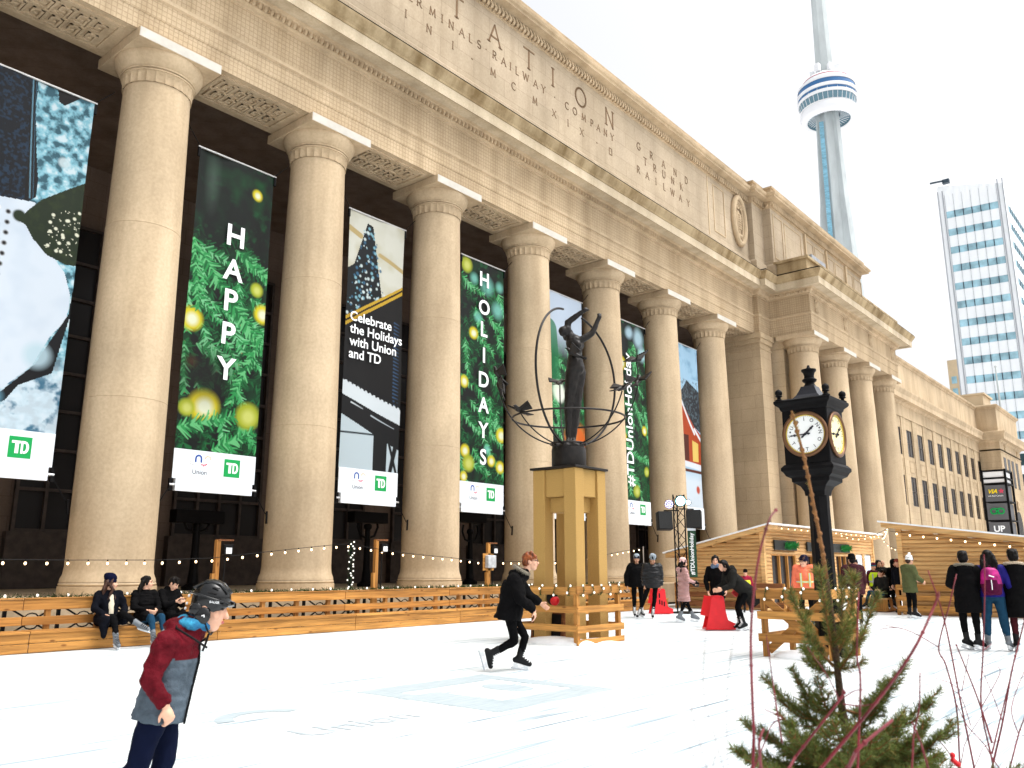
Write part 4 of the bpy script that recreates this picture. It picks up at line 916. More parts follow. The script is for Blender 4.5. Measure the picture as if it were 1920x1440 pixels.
# fences round the statue and the clock
def ring_fence(x0,y0,x1,y1,label,loc,braces,seed):
    f=thing('timber_fence',label,'fence',(x0,y0,0))
    zr=[(.96,1.11),(.61,.74),(.245,.375)]
    for xa,ya in ((x0,y0),(x1,y0),(x0,y1),(x1,y1)):
        sx=.02 if xa==x0 else -.11;sy=.02 if ya==y0 else -.11
        MB().box(xa+sx,xa+sx+.09,ya+sy,ya+sy+.09,0,1.08).build('post',M['pine_z'],f,bevel=.004)
    for k,(a,b) in enumerate(zr+[(-.0,.105)]):
        j=.01*math.sin(seed+k*2)
        if k<3 or seed==1: MB().box(x0-.02,x1+.04,y0-.02,y0+.018,a+j,b+j).build('rail',M['pine'],f,bevel=.004)
        if k<3: MB().box(x0-.02,x0+.018,y0+.02,y1+.03,a-j,b-j).build('rail',M['pine_y'],f,bevel=.004)
        if k<3: MB().box(x1-.02,x1+.018,y0+.02,y1+.03,a,b).build('rail',M['pine_y'],f,bevel=.004);MB().box(x0+.02,x1-.022,y1-.02,y1+.018,a,b).build('rail',M['pine'],f,bevel=.004)
    if braces:
        for (xa,ya,xb,yb) in ((x0+.06,y0+.1,x0+.06,y1-.1),):
            for u,w in ((.1,.95),(.95,.1)):
                q=MB();q.bar((x0+.05+(.045 if u>.5 else 0),y0+.12,u),(x0+.05+(.045 if u>.5 else 0),y1-.1,w),.04,.13,up=(1,0,0) if False else (0,0,1));q.build('brace',M['pine_y'],f,bevel=.004)
        q=MB();q.bar((x0+.1,y0+.06,.1),(x1-.1,y0+.06,.95),.04,.12);q.build('brace',M['pine'],f);q=MB();q.bar((x0+.7,y0+.3,.1),(x0+.2,y1-.4,.95),.04,.12);q.build('brace',M['pine_y'],f)
    return f
PX0,PY0=13.66,9.78
f1=ring_fence(PX0,PY0,15.25,11.5,'square orange timber fence round the foot of the statue pedestal',0,False,1)
CX0,CY0=14.1,5.03
f2=ring_fence(CX0,CY0,15.38,6.28,'square timber fence with diagonal braces round the foot of the black street clock',0,True,2)
def wrapped(name,label,path,turns,seed):
    g=thing(name,label,'garland',path[0]);q=MB();P=[Vector(p) for p in path]
    bulbs=[]
    for a,b in zip(P,P[1:]):
        d=b-a;L=d.length;d.normalize();nn=d.cross(Vector((0,0,1)));n=int(L*turns)
        for k in range(n):
            c=a+d*(L*(k+.5)/n);pts=[]
            for j in range(9):
                t=-PI*.9+2*PI*j/8;pts.append(c+d*(.09*(j/8-.5))+nn*(.055*math.cos(t))+Vector((0,0,.095*math.sin(t))))
            foliage_tube(q,pts,.03,110,.04,seed+k);bulbs.append(pts[2+(k%3)]+nn*.03);bulbs.append(pts[6]+nn*.03)
    q.build('needles',M['garland'],g)
    for p in bulbs:MB().ell(p,(.021,.021,.025),n=8,m=6).build('bulb',M['bulb_w'],g,smooth=180)
wrapped('pine_garland','garland with white bulbs wound round the top rail of the statue fence',[(13.65,11.5,1.035),(13.65,9.77,1.035),(15.25,9.77,1.035)],3.4,10)
wrapped('pine_garland','garland with white bulbs wound round the top rail of the clock fence',[(14.09,6.28,1.035),(14.09,5.02,1.035),(15.38,5.02,1.035)],3.6,40)
sn=MB();sn.ell((13.9,10.4,-.02),(.35,.9,.16),n=20,m=10);sn.ell((14.6,10.0,-.03),(.8,.3,.12),n=20,m=10);tag(sn.build('snow_heap',M['snow'],smooth=180),'low heap of snow banked inside the statue fence','snow heap')
sn=MB();sn.ell((14.3,5.8,-.02),(.3,.35,.14),n=16,m=8);sn.ell((14.5,5.3,-.02),(.35,.2,.09),n=16,m=8);tag(sn.build('snow_heap',M['snow'],smooth=180),'low heap of dirty snow at the foot of the clock post','snow heap')
# wedge box inside the statue fence
sb=thing('floor_speaker','dark wooden wedge speaker standing inside the statue fence','speaker',(14.35,10.9,0))
q=MB();P=[(0,0),(.45,0),(.3,.62),(.05,.62)];q.prism(P,lambda u,v,t:(14.1+u,t,v),10.45,11.3);q.build('cabinet',M['oldwood'],sb,bevel=.01);q=MB();q.bar((14.09,10.87,.1),(14.13,10.87,.55),.7,.01,up=(1,0,0));q.build('grille',M['black'],sb)

hb=thing('hanging_bag','small black and red bag hanging inside the statue fence','bag',(14.0,10.75,.7))
q=MB();q.ell((13.97,10.62,.88),(.09,.13,.15),n=14,m=10);q.tube([(13.97,10.55,.97),(13.9,10.58,1.09),(13.97,10.7,.97)],.01,5);bg_=q.build('bag_body',M['black'],hb,smooth=180);q=MB();q.ell((13.96,10.55,.82),(.095,.1,.1),n=14,m=10);q.build('red_pouch',M['red_plastic'],bg_,smooth=180)
# ------------------------------------------------------------------ statue on its pedestal
pd=thing('pedestal','tall yellow granite pedestal of four posts joined by bands','pedestal',(14.45,10.5,0))
a0,b0,Wd=13.9,9.95,1.1
for x in (a0,a0+Wd-.3):
    for y in (b0,b0+Wd-.3):MB().box(x,x+.3,y,y+.3,0,3.48).build('post',M['granite'],pd,bevel=.012)
q=MB()
for k in (0,1):
    y=b0+.05 if k==0 else b0+Wd-.25;q.box(a0+.302,a0+Wd-.302,y,y+.2,2.91,3.478)
    x=a0+.05 if k==0 else a0+Wd-.25;q.box(x,x+.2,b0+.302,b0+Wd-.302,2.91,3.478)
q.build('band',M['granite'],pd,bevel=.01)
q=MB();q.box(a0+.2,a0+Wd-.2,b0+.2,b0+Wd-.2,2.6,2.905);q.box(a0+.16,a0+.3,b0+.16,b0+.3,2.6,2.9);q.build('inner_block',M['granite'],pd,bevel=.01)
q=MB();q.box(a0-.05,a0+Wd+.05,b0-.05,b0+Wd+.05,3.482,3.53);q.build('cap',M['bronze'],pd,bevel=.01)
SCX,SCY=14.45,10.5
sc=thing('bronze_statue','dark bronze figure with raised arms inside an open globe of hoops and doves','statue',(SCX,SCY,3.53))
q=MB();q.lathe((SCX,SCY,3.53),[(.36,0),(.37,.02),(.37,.42),(.36,.44)],32);q.build('drum',M['bronze'],sc,smooth=35)
SD=17.84
S=lambda px,py,dd=0:Vector(at(px,py,SD+dd))
q=MB();q.ell((SCX,SCY,3.97),(.36,.36,.16),n=16,m=8)
for k in range(9):q.ell((SCX+.26*math.cos(k*.7),SCY+.26*math.sin(k*.7),4.0),(.12,.1,.1),n=8,m=6)
blob(q,'rock',M['bronze'],sc,.03,2,.03,7)
q=MB();hip=S(1079,690);wst=S(1078,664);chs=S(1077,643);nk=S(1071,628);hd=S(1063,620)
for sx,off in ((-5,-.0),(6,.1)):
    h_=S(1079+sx*1.0,700,off);kn=S(1073+sx*1.3,762,off);an=S(1070+sx*.9,824,off*.8)
    q.cap(h_,kn,.165,.105);q.cap(kn,an,.105,.055);q.cap(an,S(1068+sx*1.2,833,off-.2),.055,.045);q.ell(S(1073+sx*1.1,785,off+.05),(.095,.095,.22))
q.cap(hip,wst,.205,.15);q.cap(wst,chs,.15,.19);q.cap(chs,S(1072,634),.19,.12);q.ell(S(1083,646,-.13),(.09,.09,.09));q.ell(S(1088,648,.08),(.09,.09,.09))
q.cap(S(1073,633),nk,.09,.075);q.ell(hd,(.1,.11,.14));q.ell(S(1057,621),(.12,.12,.12));q.ell(S(1068,626),(.07,.07,.08));q.ell(S(1072,622),(.035,.035,.035))
def arm(a,b,c,r):
    q.cap(a,b,r,r*.78);q.cap(b,c,r*.78,r*.5);q.ell(c,(.055,.055,.06))
arm(S(1063,632,.1),S(1065,604,.0),S(1097,581,-.1),.095);arm(S(1086,640,-.08),S(1110,625,-.05),S(1124,594,0),.09)
for j in range(5):
    t=j*.035;q.cap(S(1123,593),S(1119+j*2.2,587+abs(j-2)*.6),.02,.014);q.cap(S(1097,581,-.1),S(1100+j*1.4,577+j*1.2,-.1),.02,.014)
for j in range(8):q.cap(S(1071+2.3*j,668+2*math.sin(j)),S(1071+2.1*j,745+10*math.sin(j*2)),.05,.022)
body=blob(q,'figure',M['bronze'],sc,.019,3,.008,9)
Rg=1.52;cz=5.53;G0=Vector((SCX,SCY,cz))
def hoop(phi,a0,a1,r=.022,n=40,nm='hoop'):
    c,s_=math.cos(phi),math.sin(phi);P=[G0+Vector((Rg*math.cos(R(a0+(a1-a0)*i/n))*c,Rg*math.cos(R(a0+(a1-a0)*i/n))*s_,Rg*math.sin(R(a0+(a1-a0)*i/n)))) for i in range(n+1)]
    q=MB();q.tube(P,r,7);q.build(nm,M['bronze'],sc,smooth=180);return P[-1]
hoop(R(-9),-90,72,.026);hoop(R(191),-90,83,.026)
tips=[]
for px_,py_,near,ya,ro in ((934,708,0,2.6,-.8),(928,733,1,2.2,-1.2),(977,775,1,3.0,-.2),(1050,722,0,.3,-.3),(1167,733,1,-.2,-.3),(1199,678,0,-.4,-.2),(1205,720,0,.2,-.6)):
    best=min((abs((S(px_,py_,d)-G0).length-Rg),d) for d in ([-x*.05 for x in range(1,34)] if near else [x*.05 for x in range(0,34)]))
    P_=S(px_,py_,best[1])-G0;tips.append((hoop(math.atan2(P_.y,P_.x),-82,math.degrees(math.asin(max(-1,min(1,P_.z/P_.length)))),.015,24),ya,ro))
for z,r_ in ((4.62,None),(4.06,None)):
    rr=math.sqrt(max(.05,Rg**2-(z-cz)**2));q=MB();q.tube([(SCX+rr*math.cos(2*PI*k/48),SCY+rr*math.sin(2*PI*k/48),z) for k in range(48)],.022,6,closed=True);q.build('hoop',M['bronze'],sc,smooth=180)
def dove(p,yaw,roll,s=1.0):
    Mx=(Matrix.Rotation(yaw,3,'Z')@Matrix.Rotation(roll,3,'Y'));p=Vector(p);T=lambda x,y,z:p+Mx@(Vector((x,y,z))*s)
    q=MB();q.cap(T(-.12,0,0),T(.1,0,.02),.05*s,.07*s);q.cap(T(.1,0,.02),T(.2,0,.07),.06*s,.04*s);q.cap(T(.2,0,.07),T(.27,0,.06),.025*s,.012*s)
    for k in (-1,1):
        for j in range(6):
            t=j/5;q.cap(T(.1-.1*t,k*.05,.03),T(.14-.26*t,k*(.36-.1*t),.16-.08*t),.034*s,.022*s)
    for j in range(5):q.cap(T(-.12,0,0),T(-.34,(j-2)*.05,.01),.03*s,.016*s)
    blob(q,'dove',M['bronze'],sc,.013,2)
for p,ya,ro in tips:dove(p+Vector((0,0,.05)),ya,ro,.85)
dove(S(1076,664,-.26),HEAD+PI*.5,-.4,.85)
# ------------------------------------------------------------------ street clock
CKX,CKY=14.8,5.36
ck=thing('street_clock','black iron street clock with a square lantern head and round white dials','clock',(CKX,CKY,0))
q=MB();q.lathe((CKX,CKY,0),[(.26,0),(.26,.25),(.22,.3),(.22,.9),(.2,.98),(.19,1.05),(.185,1.1),(.175,2.5),(.18,2.6),(.18,2.74)],8,rot=Matrix.Rotation(PI/8,3,'Z'));q.build('post',M['iron'],ck,smooth=20)
def sq(mb,rows):mb.lathe((CKX,CKY,0),[(r*math.sqrt(2),z) for r,z in rows],4,rot=Matrix.Rotation(PI/4,3,'Z'))
q=MB();sq(q,[(.17,2.7),(.18,2.78),(.22,2.86),(.3,2.92),(.33,2.94),(.33,3.0),(.4,3.04),(.43,3.1),(.46,3.13),(.46,3.18),(.41,3.24)]);q.build('bracket',M['iron'],ck,bevel=.006)
hd_=MB();sq(hd_,[(.4,3.235),(.4,4.2)]);hx=hd_.build('head',M['iron'],ck,bevel=.02)
q=MB();sq(q,[(.4,4.19),(.42,4.22),(.43,4.26),(.48,4.3),(.5,4.33),(.5,4.37),(.44,4.4)]);q.build('cornice',M['iron'],ck,bevel=.006)
q=MB();sq(q,[(.3,4.4),(.25,4.43),(.19,4.5),(.15,4.58),(.12,4.66)]);q.build('roof',mat('roof_iron',(.03,.03,.035),.25,metal=.6),ck)
q=MB();q.lathe((CKX,CKY,0),[(.115,4.64),(.12,4.66),(.09,4.7),(.08,4.73),(.12,4.76),(.13,4.79),(.09,4.82),(.085,4.86),(.1,4.92),(.13,4.95),(.13,4.98),(.06,4.99),(.03,5.02),(.02,5.06)],20);q.build('finial',M['iron'],ck,smooth=35)
for sx in (-1,1):
    for sy in (-1,1):
        q=MB();q.lathe((CKX+sx*.42,CKY+sy*.42,0),[(.07,4.37),(.07,4.4),(.035,4.42),(.03,4.45),(.065,4.47)]+[(.065*math.cos(R(a)),4.53+.065*math.sin(R(a))) for a in range(-40,81,20)]+[(.01,4.6)],12);q.build('ball_finial',M['iron'],ck,smooth=40)
dialm=mat('dial',(.82,.84,.84),.4,emit=((1,.98,.9),.05));dialy=mat('dial_yellow',(.6,.56,.35),.4,emit=((1,.8,.3),.25));brz=mat('bezel',(.16,.08,.04),.4,metal=.6);gold=mat('inner_bezel',(.55,.4,.05),.4,metal=.3)
def dial(fn,dm):
    q=MB();n=40;q.add([fn(0,0,.0)]+[fn(.345*math.cos(2*PI*k/n),.345*math.sin(2*PI*k/n),.0) for k in range(n)],[(0,1+k,1+(k+1)%n) for k in range(n)]);dl=q.build('dial',dm,ck)
    q=MB();q.tube([fn(.375*math.cos(2*PI*k/n),.375*math.sin(2*PI*k/n),.01) for k in range(n)],.035,8,closed=True);q.build('bezel',brz,dl,smooth=180)
    q=MB();q.tube([fn(.338*math.cos(2*PI*k/n),.338*math.sin(2*PI*k/n),.004) for k in range(n)],.013,6,closed=True);q.build('inner_ring',gold,dl,smooth=180)
    q=MB()
    for ch,a,up in [('U',152,1),('N',121,1),('I',91,1),('O',61,1),('N',33,1),('S',183,-1),('T',214,-1),('A',245,-1),('T',274,-1),('I',305,-1),('O',336,-1),('N',4,-1),('.',168,1),('.',19,1)]:
        t=R(a);ox,oy=math.cos(t),math.sin(t);ux,uy=ox*up,oy*up;rx,ry=uy,-ux
        if ch=='.':q.add([fn(.27*ox+e*.014*rx+g_*.014*ux,.27*oy+e*.014*ry+g_*.014*uy,.004) for e,g_ in ((-1,-1),(1,-1),(1,1),(-1,1))],[(0,1,2,3)])
        else:put_text(q,ch,lambda u,v:fn(.265*ox+u*rx+v*ux,.265*oy+u*ry+v*uy,.004),h=.062,off=.012)
    for k in range(60):
        t=2*PI*k/60;l=.012 if k%5 else .02;q.bar(fn(.322*math.cos(t),.322*math.sin(t),.003),fn((.322-l)*math.cos(t),(.322-l)*math.sin(t),.003),.005,.003)
    q.build('lettering',M['letter_dark'],dl)
    for ang,L,w in ((183,.26,.02),(41,.2,.03)):
        t=R(ang);q=MB();q.bar(fn(-.09*math.cos(t),-.09*math.sin(t),.012),fn(L*math.cos(t),L*math.sin(t),.012),w,.006,up=tuple(Vector(fn(0,0,1))-Vector(fn(0,0,0))))
        tp=fn(L*math.cos(t),L*math.sin(t),.012);q.ell(fn(L*.72*math.cos(t),L*.72*math.sin(t),.012),(.024,.024,.024),n=8,m=5);q.ell(fn(-.06*math.cos(t),-.06*math.sin(t),.012),(.02,.02,.02),n=8,m=5);q.ell(fn(0,0,.012),(.025,.025,.025),n=8,m=5);q.build('hand',M['letter_dark'],dl)
dial(lambda u,v,t:(CKX-.402-t,CKY-u,3.75+v),dialm);dial(lambda u,v,t:(CKX+u,CKY-.402-t,3.75+v),dialy)

# ------------------------------------------------------------------ log huts
def hut(label,X0_,X1_,ya,yb,zfun,face_y,openings,loc):
    h=thing('log_hut',label,'hut',loc)
    zl=.075
    def run(mb,axis,fixed,lo,hi,z,cut,outn):
        segs=[(lo,hi)]
        for (a,b,z0,z1) in cut:
            if z0<z<z1:
                ns=[]
                for s0,s1 in segs:
                    if b<=s0 or a>=s1:ns.append((s0,s1))
                    else:
                        if a>s0:ns.append((s0,a))
                        if b<s1:ns.append((b,s1))
                segs=ns
        for s0,s1 in segs:
            n=7
            prof=[(outn*(.05*math.cos(R(t))),.07*math.sin(R(t))) for t in np.linspace(-90,90,n)]+[(-outn*.03,.07),(-outn*.03,-.07)]
            if axis=='y':mb.prism(prof,lambda u,v,t:(fixed+u,t,z+v),s0,s1)
            else:mb.prism(prof,lambda u,v,t:(t,fixed+u,z+v),s0,s1)
    q=MB();z=.07
    while z<2.95:
        lo,hi=min(ya,yb),max(ya,yb)
        zs=[zfun(lo),zfun(hi)]
        if z<max(zs):
            if z>min(zs):
                t=(z-zs[0])/(zs[1]-zs[0]);yc=lo+(hi-lo)*t
                if zs[0]>zs[1]:hi=yc
                else:lo=yc
            run(q,'y',X0_,lo,hi,z,[],-1)
        z+=.141
    q.build('side_wall',M['log'],h,smooth=40)
    if face_y is not None:
        q=MB();z=.07
        while z<zfun(face_y)-.05:
            run(q,'x',face_y,X0_+.05,X1_,z,openings,-1);z+=.141
        q.build('front_wall',M['log_x'],h,smooth=40)
    q=MB()
    for y in (ya,yb):
        zz=zfun(y);q.box(X0_-.08,X0_+.1,y-.1 if y==max(ya,yb) else y-.06,y+.06 if y==max(ya,yb) else y+.1,0,zz-.02)
    if face_y is not None:q.box(X1_-.1,X1_+.05,face_y-.08,face_y+.1,0,zfun(face_y))
    q.build('corner_post',M['log'],h,bevel=.01)
    lo,hi=min(ya,yb)-.35,max(ya,yb)+.45
    for nm,m_,dz,th,ov in (('roof',M['log'],-.02,.16,.28),('roof_sheet',M['snow'],.145,.05,.36)):
        q=MB();zz=[zfun(lo),zfun(hi)];v=[]
        for x in (X0_-ov,X1_+ov):
            for y,z_ in ((lo-(ov-.28),zz[0]),(hi+(ov-.28),zz[1])):v+=[(x,y,z_+dz),(x,y,z_+dz+th)]
        q.add(v,[(0,1,3,2),(4,6,7,5),(0,4,5,1),(2,3,7,6),(0,2,6,4),(1,5,7,3)]);q.build(nm,m_,h)
    q=MB();q.box(X1_-.02,X1_,min(ya,yb),max(ya,yb),0,1.9);q.box(X0_+.06,X1_,max(ya,yb)-.03,max(ya,yb),0,1.9);q.build('back_wall',M['log'],h)
    return h
op=[(30.15,32.5,.1,1.95),(33.6,35.6,.9,1.95),(36.9,38.8,.05,2.0),(39.5,40.4,1.15,2.1),(40.7,41.6,1.15,2.1)]
h1=hut('pale log hut with dark glazed doors and green menu signs behind the clock',29.6,42.0,12.87,16.3,lambda y:2.8-.235*(y-12.87),12.87,op,(35,14.5,0))
for k,(a,b,z0,z1) in enumerate(op):
    y=12.84
    if k<3:
        d=MB().box(a+.06,b-.06,12.93,12.96,z0,z1).build('door' if k!=1 else 'window',M['black_glass'],h1)
        q=MB();n=3
        for i in range(n+1):
            x=a+.03+(b-a-.06)*i/n;q.box(x-.045,x+.045,y,y+.1,z0,z1)
        q.box(a,b,y-.003,y+.1,z1-.02,z1+.07);q.build('frame',M['pine_z'],d)
    else:
        d=MB().box(a+.05,b-.05,12.85,12.9,z0+.05,z1-.05).build('menu_board',mat('menu_paper',(.6,.68,.76),.6),h1);q=MB()
        for i in range(9):q.box(a+.12,b-.14-.1*(i%3),12.843,12.849,z1-.16-.085*i,z1-.13-.085*i)
        q.build('print',M['print_grey'],d)
sgm=mat('sign_black',(.012,.014,.012),.5)
for (a,b,z0,z1),tx in (((30.35,32.45,2.13,2.5),'TD Mix'),((33.55,35.6,2.13,2.5),'TD Music'),((36.4,38.5,2.13,2.5),'TD Cabin')):
    s_=MB().box(a,b,12.74,12.79,z0,z1).build('sign',sgm,h1);q=MB();foliage_tube(q,[(a+.95,12.735,z0+.18),(b-.05,12.735,z0+.2)],.16,260,.1,5)
    q.v=[(x,min(y,12.737) if y<12.74 else 12.735,min(max(z,z0+.01),z1-.01)) for x,y,z in q.v];q.build('leaf_print',mat('leaf_print',(.02,.25,.05),.6),s_)
    q=MB();put_text(q,tx.split()[1],lambda u,v:((a+b)/2+.15+u,12.728,(z0+z1)/2+v),h=.13,off=.006);q.build('lettering',M['letter_white'],s_)
h2=hut('pale log hut with a blank plank side and warm bulbs under its roof edge',29.8,37.5,8.25,.6,lambda y:2.76-.143*(8.25-y),8.25,[],(33,5,0))
# low rails at the end of the rink
def low_rail(label,x,y0,y1,m):
    f=thing('timber_rail',label,'fence',(x,y0,0))
    for a,b in ((.78,.95),(.45,.62),(.1,.3)):MB().box(x,x+.04,y0,y1,a,b).build('rail',m,f,bevel=.004)
    for k in range(int(abs(y1-y0)/1.1)+1):
        y=y0+(y1-y0)*k/max(1,int(abs(y1-y0)/1.1));MB().box(x+.041,x+.13,y-.045,y+.045,0,.94).build('post',M['pine_z'],f)
low_rail('orange pine rail closing the far end of the rink in front of the first hut',29.0,12.0,16.2,M['oldwood'])
low_rail('short orange pine rail against the plank side of the second hut',29.35,5.9,8.35,M['pine_y'])
sb=thing('slat_bench','low slatted timber bench beside the crowd between the huts','bench',(31.6,9.6,0))
q=MB();q.box(30.9,32.6,9.1,10.0,.42,.47);q.build('seat',M['log'],sb);q=MB()
for k in range(14):q.box(30.88,30.9,9.1+.065*k,9.15+.065*k,.02,.42)
q.box(30.95,32.5,9.12,9.98,.02,.41);q.build('side_slats',M['pine_z'],sb)
# ------------------------------------------------------------------ truss with speakers and stage lamps
T0=at(1281,1140,29.6);TXx,TYy=T0[0],T0[1]
tr=thing('truss_tower','black lattice truss tower standing in front of the first hut','truss',(TXx,TYy,0))
lat_dir=Vector((math.sin(HEAD),-math.cos(HEAD),0));dep=Vector((math.cos(HEAD),math.sin(HEAD),0));tc=Vector((TXx,TYy,0))
ch=[tc-lat_dir*.19,tc+lat_dir*.19,tc+dep*.32]
for p in ch:q=MB();q.tube([p,p+Vector((0,0,3.95))],.026,8);q.build('chord',M['black'],tr)
q=MB()
for a,b in ((0,1),(1,2),(2,0)):
    for k in range(10):
        z=.1+.385*k;p,r_=(ch[a],ch[b]) if k%2 else (ch[b],ch[a]);q.tube([p+Vector((0,0,z)),r_+Vector((0,0,z+.385))],.013,5)
q.build('lacing',M['black'],tr);MB().box(TXx-.4,TXx+.5,TYy-.4,TYy+.4,0,.04).build('base_plate',M['black'],tr)
def spk(label,c,yaw):
    s_=thing('loudspeaker',label,'speaker',c);Mx=Matrix.Rotation(yaw,3,'Z')@Matrix.Rotation(R(7),3,'Y');q=MB();q.obox(c,(.34,.5,.62),Mx);cb=q.build('cabinet',M['black'],s_,bevel=.02)
    q=MB();q.obox(Vector(c)+Mx@Vector((-.175,0,0)),(.012,.46,.57),Mx);q.build('grille',mat('grille',(.02,.02,.02),.7,nscale=120,namt=.6),s_);q=MB();q.bar(Vector(c)+Mx@Vector((0,0,.36)),tc+Vector((0,0,c[2]+.36)),.04,.04);q.build('bracket',M['black'],s_)
p=tc-lat_dir*.52;spk('black loudspeaker hung on the left side of the truss tower',(p.x,p.y,3.05),HEAD+.1);p=tc+lat_dir*.5;spk('black loudspeaker hung on the right side of the truss tower',(p.x,p.y,3.1),HEAD-.35)
p=tc+lat_dir*.38-dep*.08;vb=thing('strip_banner','narrow dark green strip banner with white writing on the truss tower','banner',(p.x,p.y,1.2))
q=MB();q.obox((p.x,p.y,1.95),(.02,.28,1.55),Matrix.Rotation(HEAD,3,'Z'));q.build('cloth',mat('banner_green',(.01,.045,.02),.6,nscale=6,namt=.6),vb)
q=MB();q.obox((p.x,p.y,2.85),(.021,.28,.26),Matrix.Rotation(HEAD,3,'Z'));q.build('sponsor_strip',M['banner_white'],vb)
q=MB();put_text(q,'#TDUnionHoliday',lambda u,v:tuple(Vector((p.x,p.y,1.95))-dep*.016+lat_dir*(-v)+Vector((0,0,u))),w=1.4,off=.02);q.build('lettering',M['letter_white'],vb)
def lamp(label,c,r_,m,dots):
    s_=thing('stage_lamp',label,'lamp',c);c=Vector(c);Mx=Matrix.Rotation(HEAD+PI,3,'Z')@Matrix.Rotation(R(100),3,'Y');q=MB();q.lathe(c,[(r_*.6,-.2),(r_*.8,-.12),(r_,0),(r_,.03)],18,rot=Mx);q.build('housing',M['black'],s_,smooth=40)
    q=MB()
    if dots:
        for k in range(19):
            rr=0 if k==0 else (r_*.42 if k<7 else r_*.8);a=2*PI*k/(6 if k<7 else 12);q.ell(c+Mx@Vector((rr*math.cos(a),rr*math.sin(a),.035)),(.018,)*3,n=6,m=5)
    else:q.ell(c+Mx@Vector((0,0,.03)),(r_*.8,r_*.8,.03),rot=Mx)
    q.build('lens',m,s_)
    q=MB();q.bar(c,(tc.x,tc.y,c.z),.03,.03);q.build('bracket',M['black'],s_)
p=tc-lat_dir*.36-dep*.1;lamp('round stage lamp with a ring of violet diodes on the truss tower',(p.x,p.y,3.62),.15,mat('violet_diode',(.6,.6,1),.3,emit=((.55,.5,1),3)),True)
p=tc+lat_dir*.02-dep*.2;lamp('stage lamp glowing cyan at the top of the truss tower',(p.x,p.y,3.72),.2,mat('cyan_lens',(.3,.9,.95),.3,emit=((.3,.95,1),6)),False)
p=tc+lat_dir*.3-dep*.1;lamp('small pale stage lamp right of the cyan one on the truss',(p.x,p.y,3.68),.11,mat('pale_lens',(.8,.85,.9),.3,emit=((.8,.9,1),1.5)),False)
# ------------------------------------------------------------------ red skating aids
def aid(label,cx,cy,yaw,holes,sc_=.8):
    a=thing('skating_aid',label,'skating aid',(cx,cy,0));Mx=Matrix.Rotation(yaw,3,'Z');T=lambda x,y,z:Vector((cx,cy,0))+Mx@(Vector((x,y,z))*sc_)
    P=[(-.62,.02),(.3,.02),(.3,.2),(.08,.3),(.02,.55),(-.02,.98),(-.1,1.02),(-.38,1.0),(-.42,.9),(-.5,.45)]
    for s_ in (-1,1):
        q=MB();q.prism(P,lambda u,v,t:T(u,t,v),s_*.2-.02,s_*.2+.02);q.build('side_panel',M['red_plastic'],a,bevel=.008)
    q=MB();q.bar(T(-.5,0,.4),T(-.36,0,.98),.36,.03,up=(1,0,0));q.bar(T(-.36,0,.985),T(-.08,0,1.0),.36,.03);q.bar(T(-.6,0,.05),T(.28,0,.05),.37,.04);q.build('shell',M['red_plastic'],a)
    q=MB();q.tube([T(-.1,-.22,.95),T(-.1,.22,.95)],.022,8);q.build('handle',M['red_plastic'],a)
    if holes:
        q=MB()
        for x,z in ((-.3,.5),(-.2,.46),(-.1,.42),(-.3,.75)):q.prism([(x,z-.1),(x+.05,z-.1),(x+.05,z+.08),(x,z+.08)],lambda u,v,t:T(u,t,v),.221,.226);q.prism([(x,z-.1),(x+.05,z-.1),(x+.05,z+.08),(x,z+.08)],lambda u,v,t:T(u,t,v),-.226,-.221)
        q.build('slots',M['black'],a)
aid('red plastic skating aid being pushed by the bending person',19.5,9.6,R(-48),False)
aid('red plastic skating aid with slots parked behind the two men in beanies',25.1,14.45,R(-40),True)
# ------------------------------------------------------------------ posts, lamps and light strings behind the bench
def fpost(px,label,kind):
    b=atY(px,1092,17.15);t=atY(px,1012 if kind!='heater' else 1018,17.15);x,y=b[0],17.15
    p=thing('timber_post',label,'post',(x,y,0));h=t[2]
    MB().box(x-.05,x+.05,y-.05,y+.05,.02,h).build('upright',M['pine_z'],p,bevel=.004);MB().box(x-.12,x-.052,y-.06,y+.03,.02,1.35).build('brace_board',M['pine_z'],p)
    q=MB();q.box(x-.02,x+.36,y-.06,y+.06,h-.02,h+.015);q.build('top_board',M['oldwood'],p)
    fl=thing('floodlight','small black floodlight on the '+label.split(' behind')[0].replace('timber post','post')+' '+{370:'',}.get(px,'')+'behind the bench' if False else 'small black floodlight fixed to the timber post '+label.split('post ')[1],'floodlight',(x+.2,y-.05,h-.3))
    MB().box(x+.1,x+.32,y-.12,y,h-.32,h-.1).build('housing',M['black'],fl,bevel=.01);MB().box(x+.14,x+.28,y-.135,y-.121,h-.3,h-.17).build('lens',M['white'],fl);q=MB();q.tube([(x+.2,y,h-.3),(x+.2,y,.02)],.015,6);q.build('cable',M['black'],fl)
    if kind=='heater':
        c=atY(916,1053,17.1);hb=thing('junction_box','grey glossy junction box fixed to the third timber post','box',(x,y,c[2]));q=MB();q.box(c[0]-.17,c[0]+.2,y-.2,y-.052,c[2]-.19,c[2]+.19);q.build('case',mat('grey_plastic',(.45,.46,.47),.25,spec=.6,nscale=8,namt=.2),hb,bevel=.03);MB().box(c[0]-.24,c[0]+.24,y-.05,y-.03,c[2]-.26,c[2]+.24).build('back_board',M['pine'],hb)
fpost(403,'timber post behind the helmeted boy','');fpost(703,'timber post behind the bench, beside the garland pole','');fpost(915,'timber post carrying the grey junction box','heater')
gx=atY(655,1100,17.1)[0];gz=atY(655,1016,17.1)[2]
gp_=thing('garland_pole','upright pole wrapped in green garland with white bulbs','pole',(gx,17.1,0))
q=MB();q.tube([(gx,17.1,0),(gx,17.1,gz)],.035,8);q.build('pole',M['iron'],gp_);q=MB();foliage_tube(q,[(gx,17.1,.3),(gx,17.1,gz)],.09,900,.05,8);q.build('needles',M['garland'],gp_)
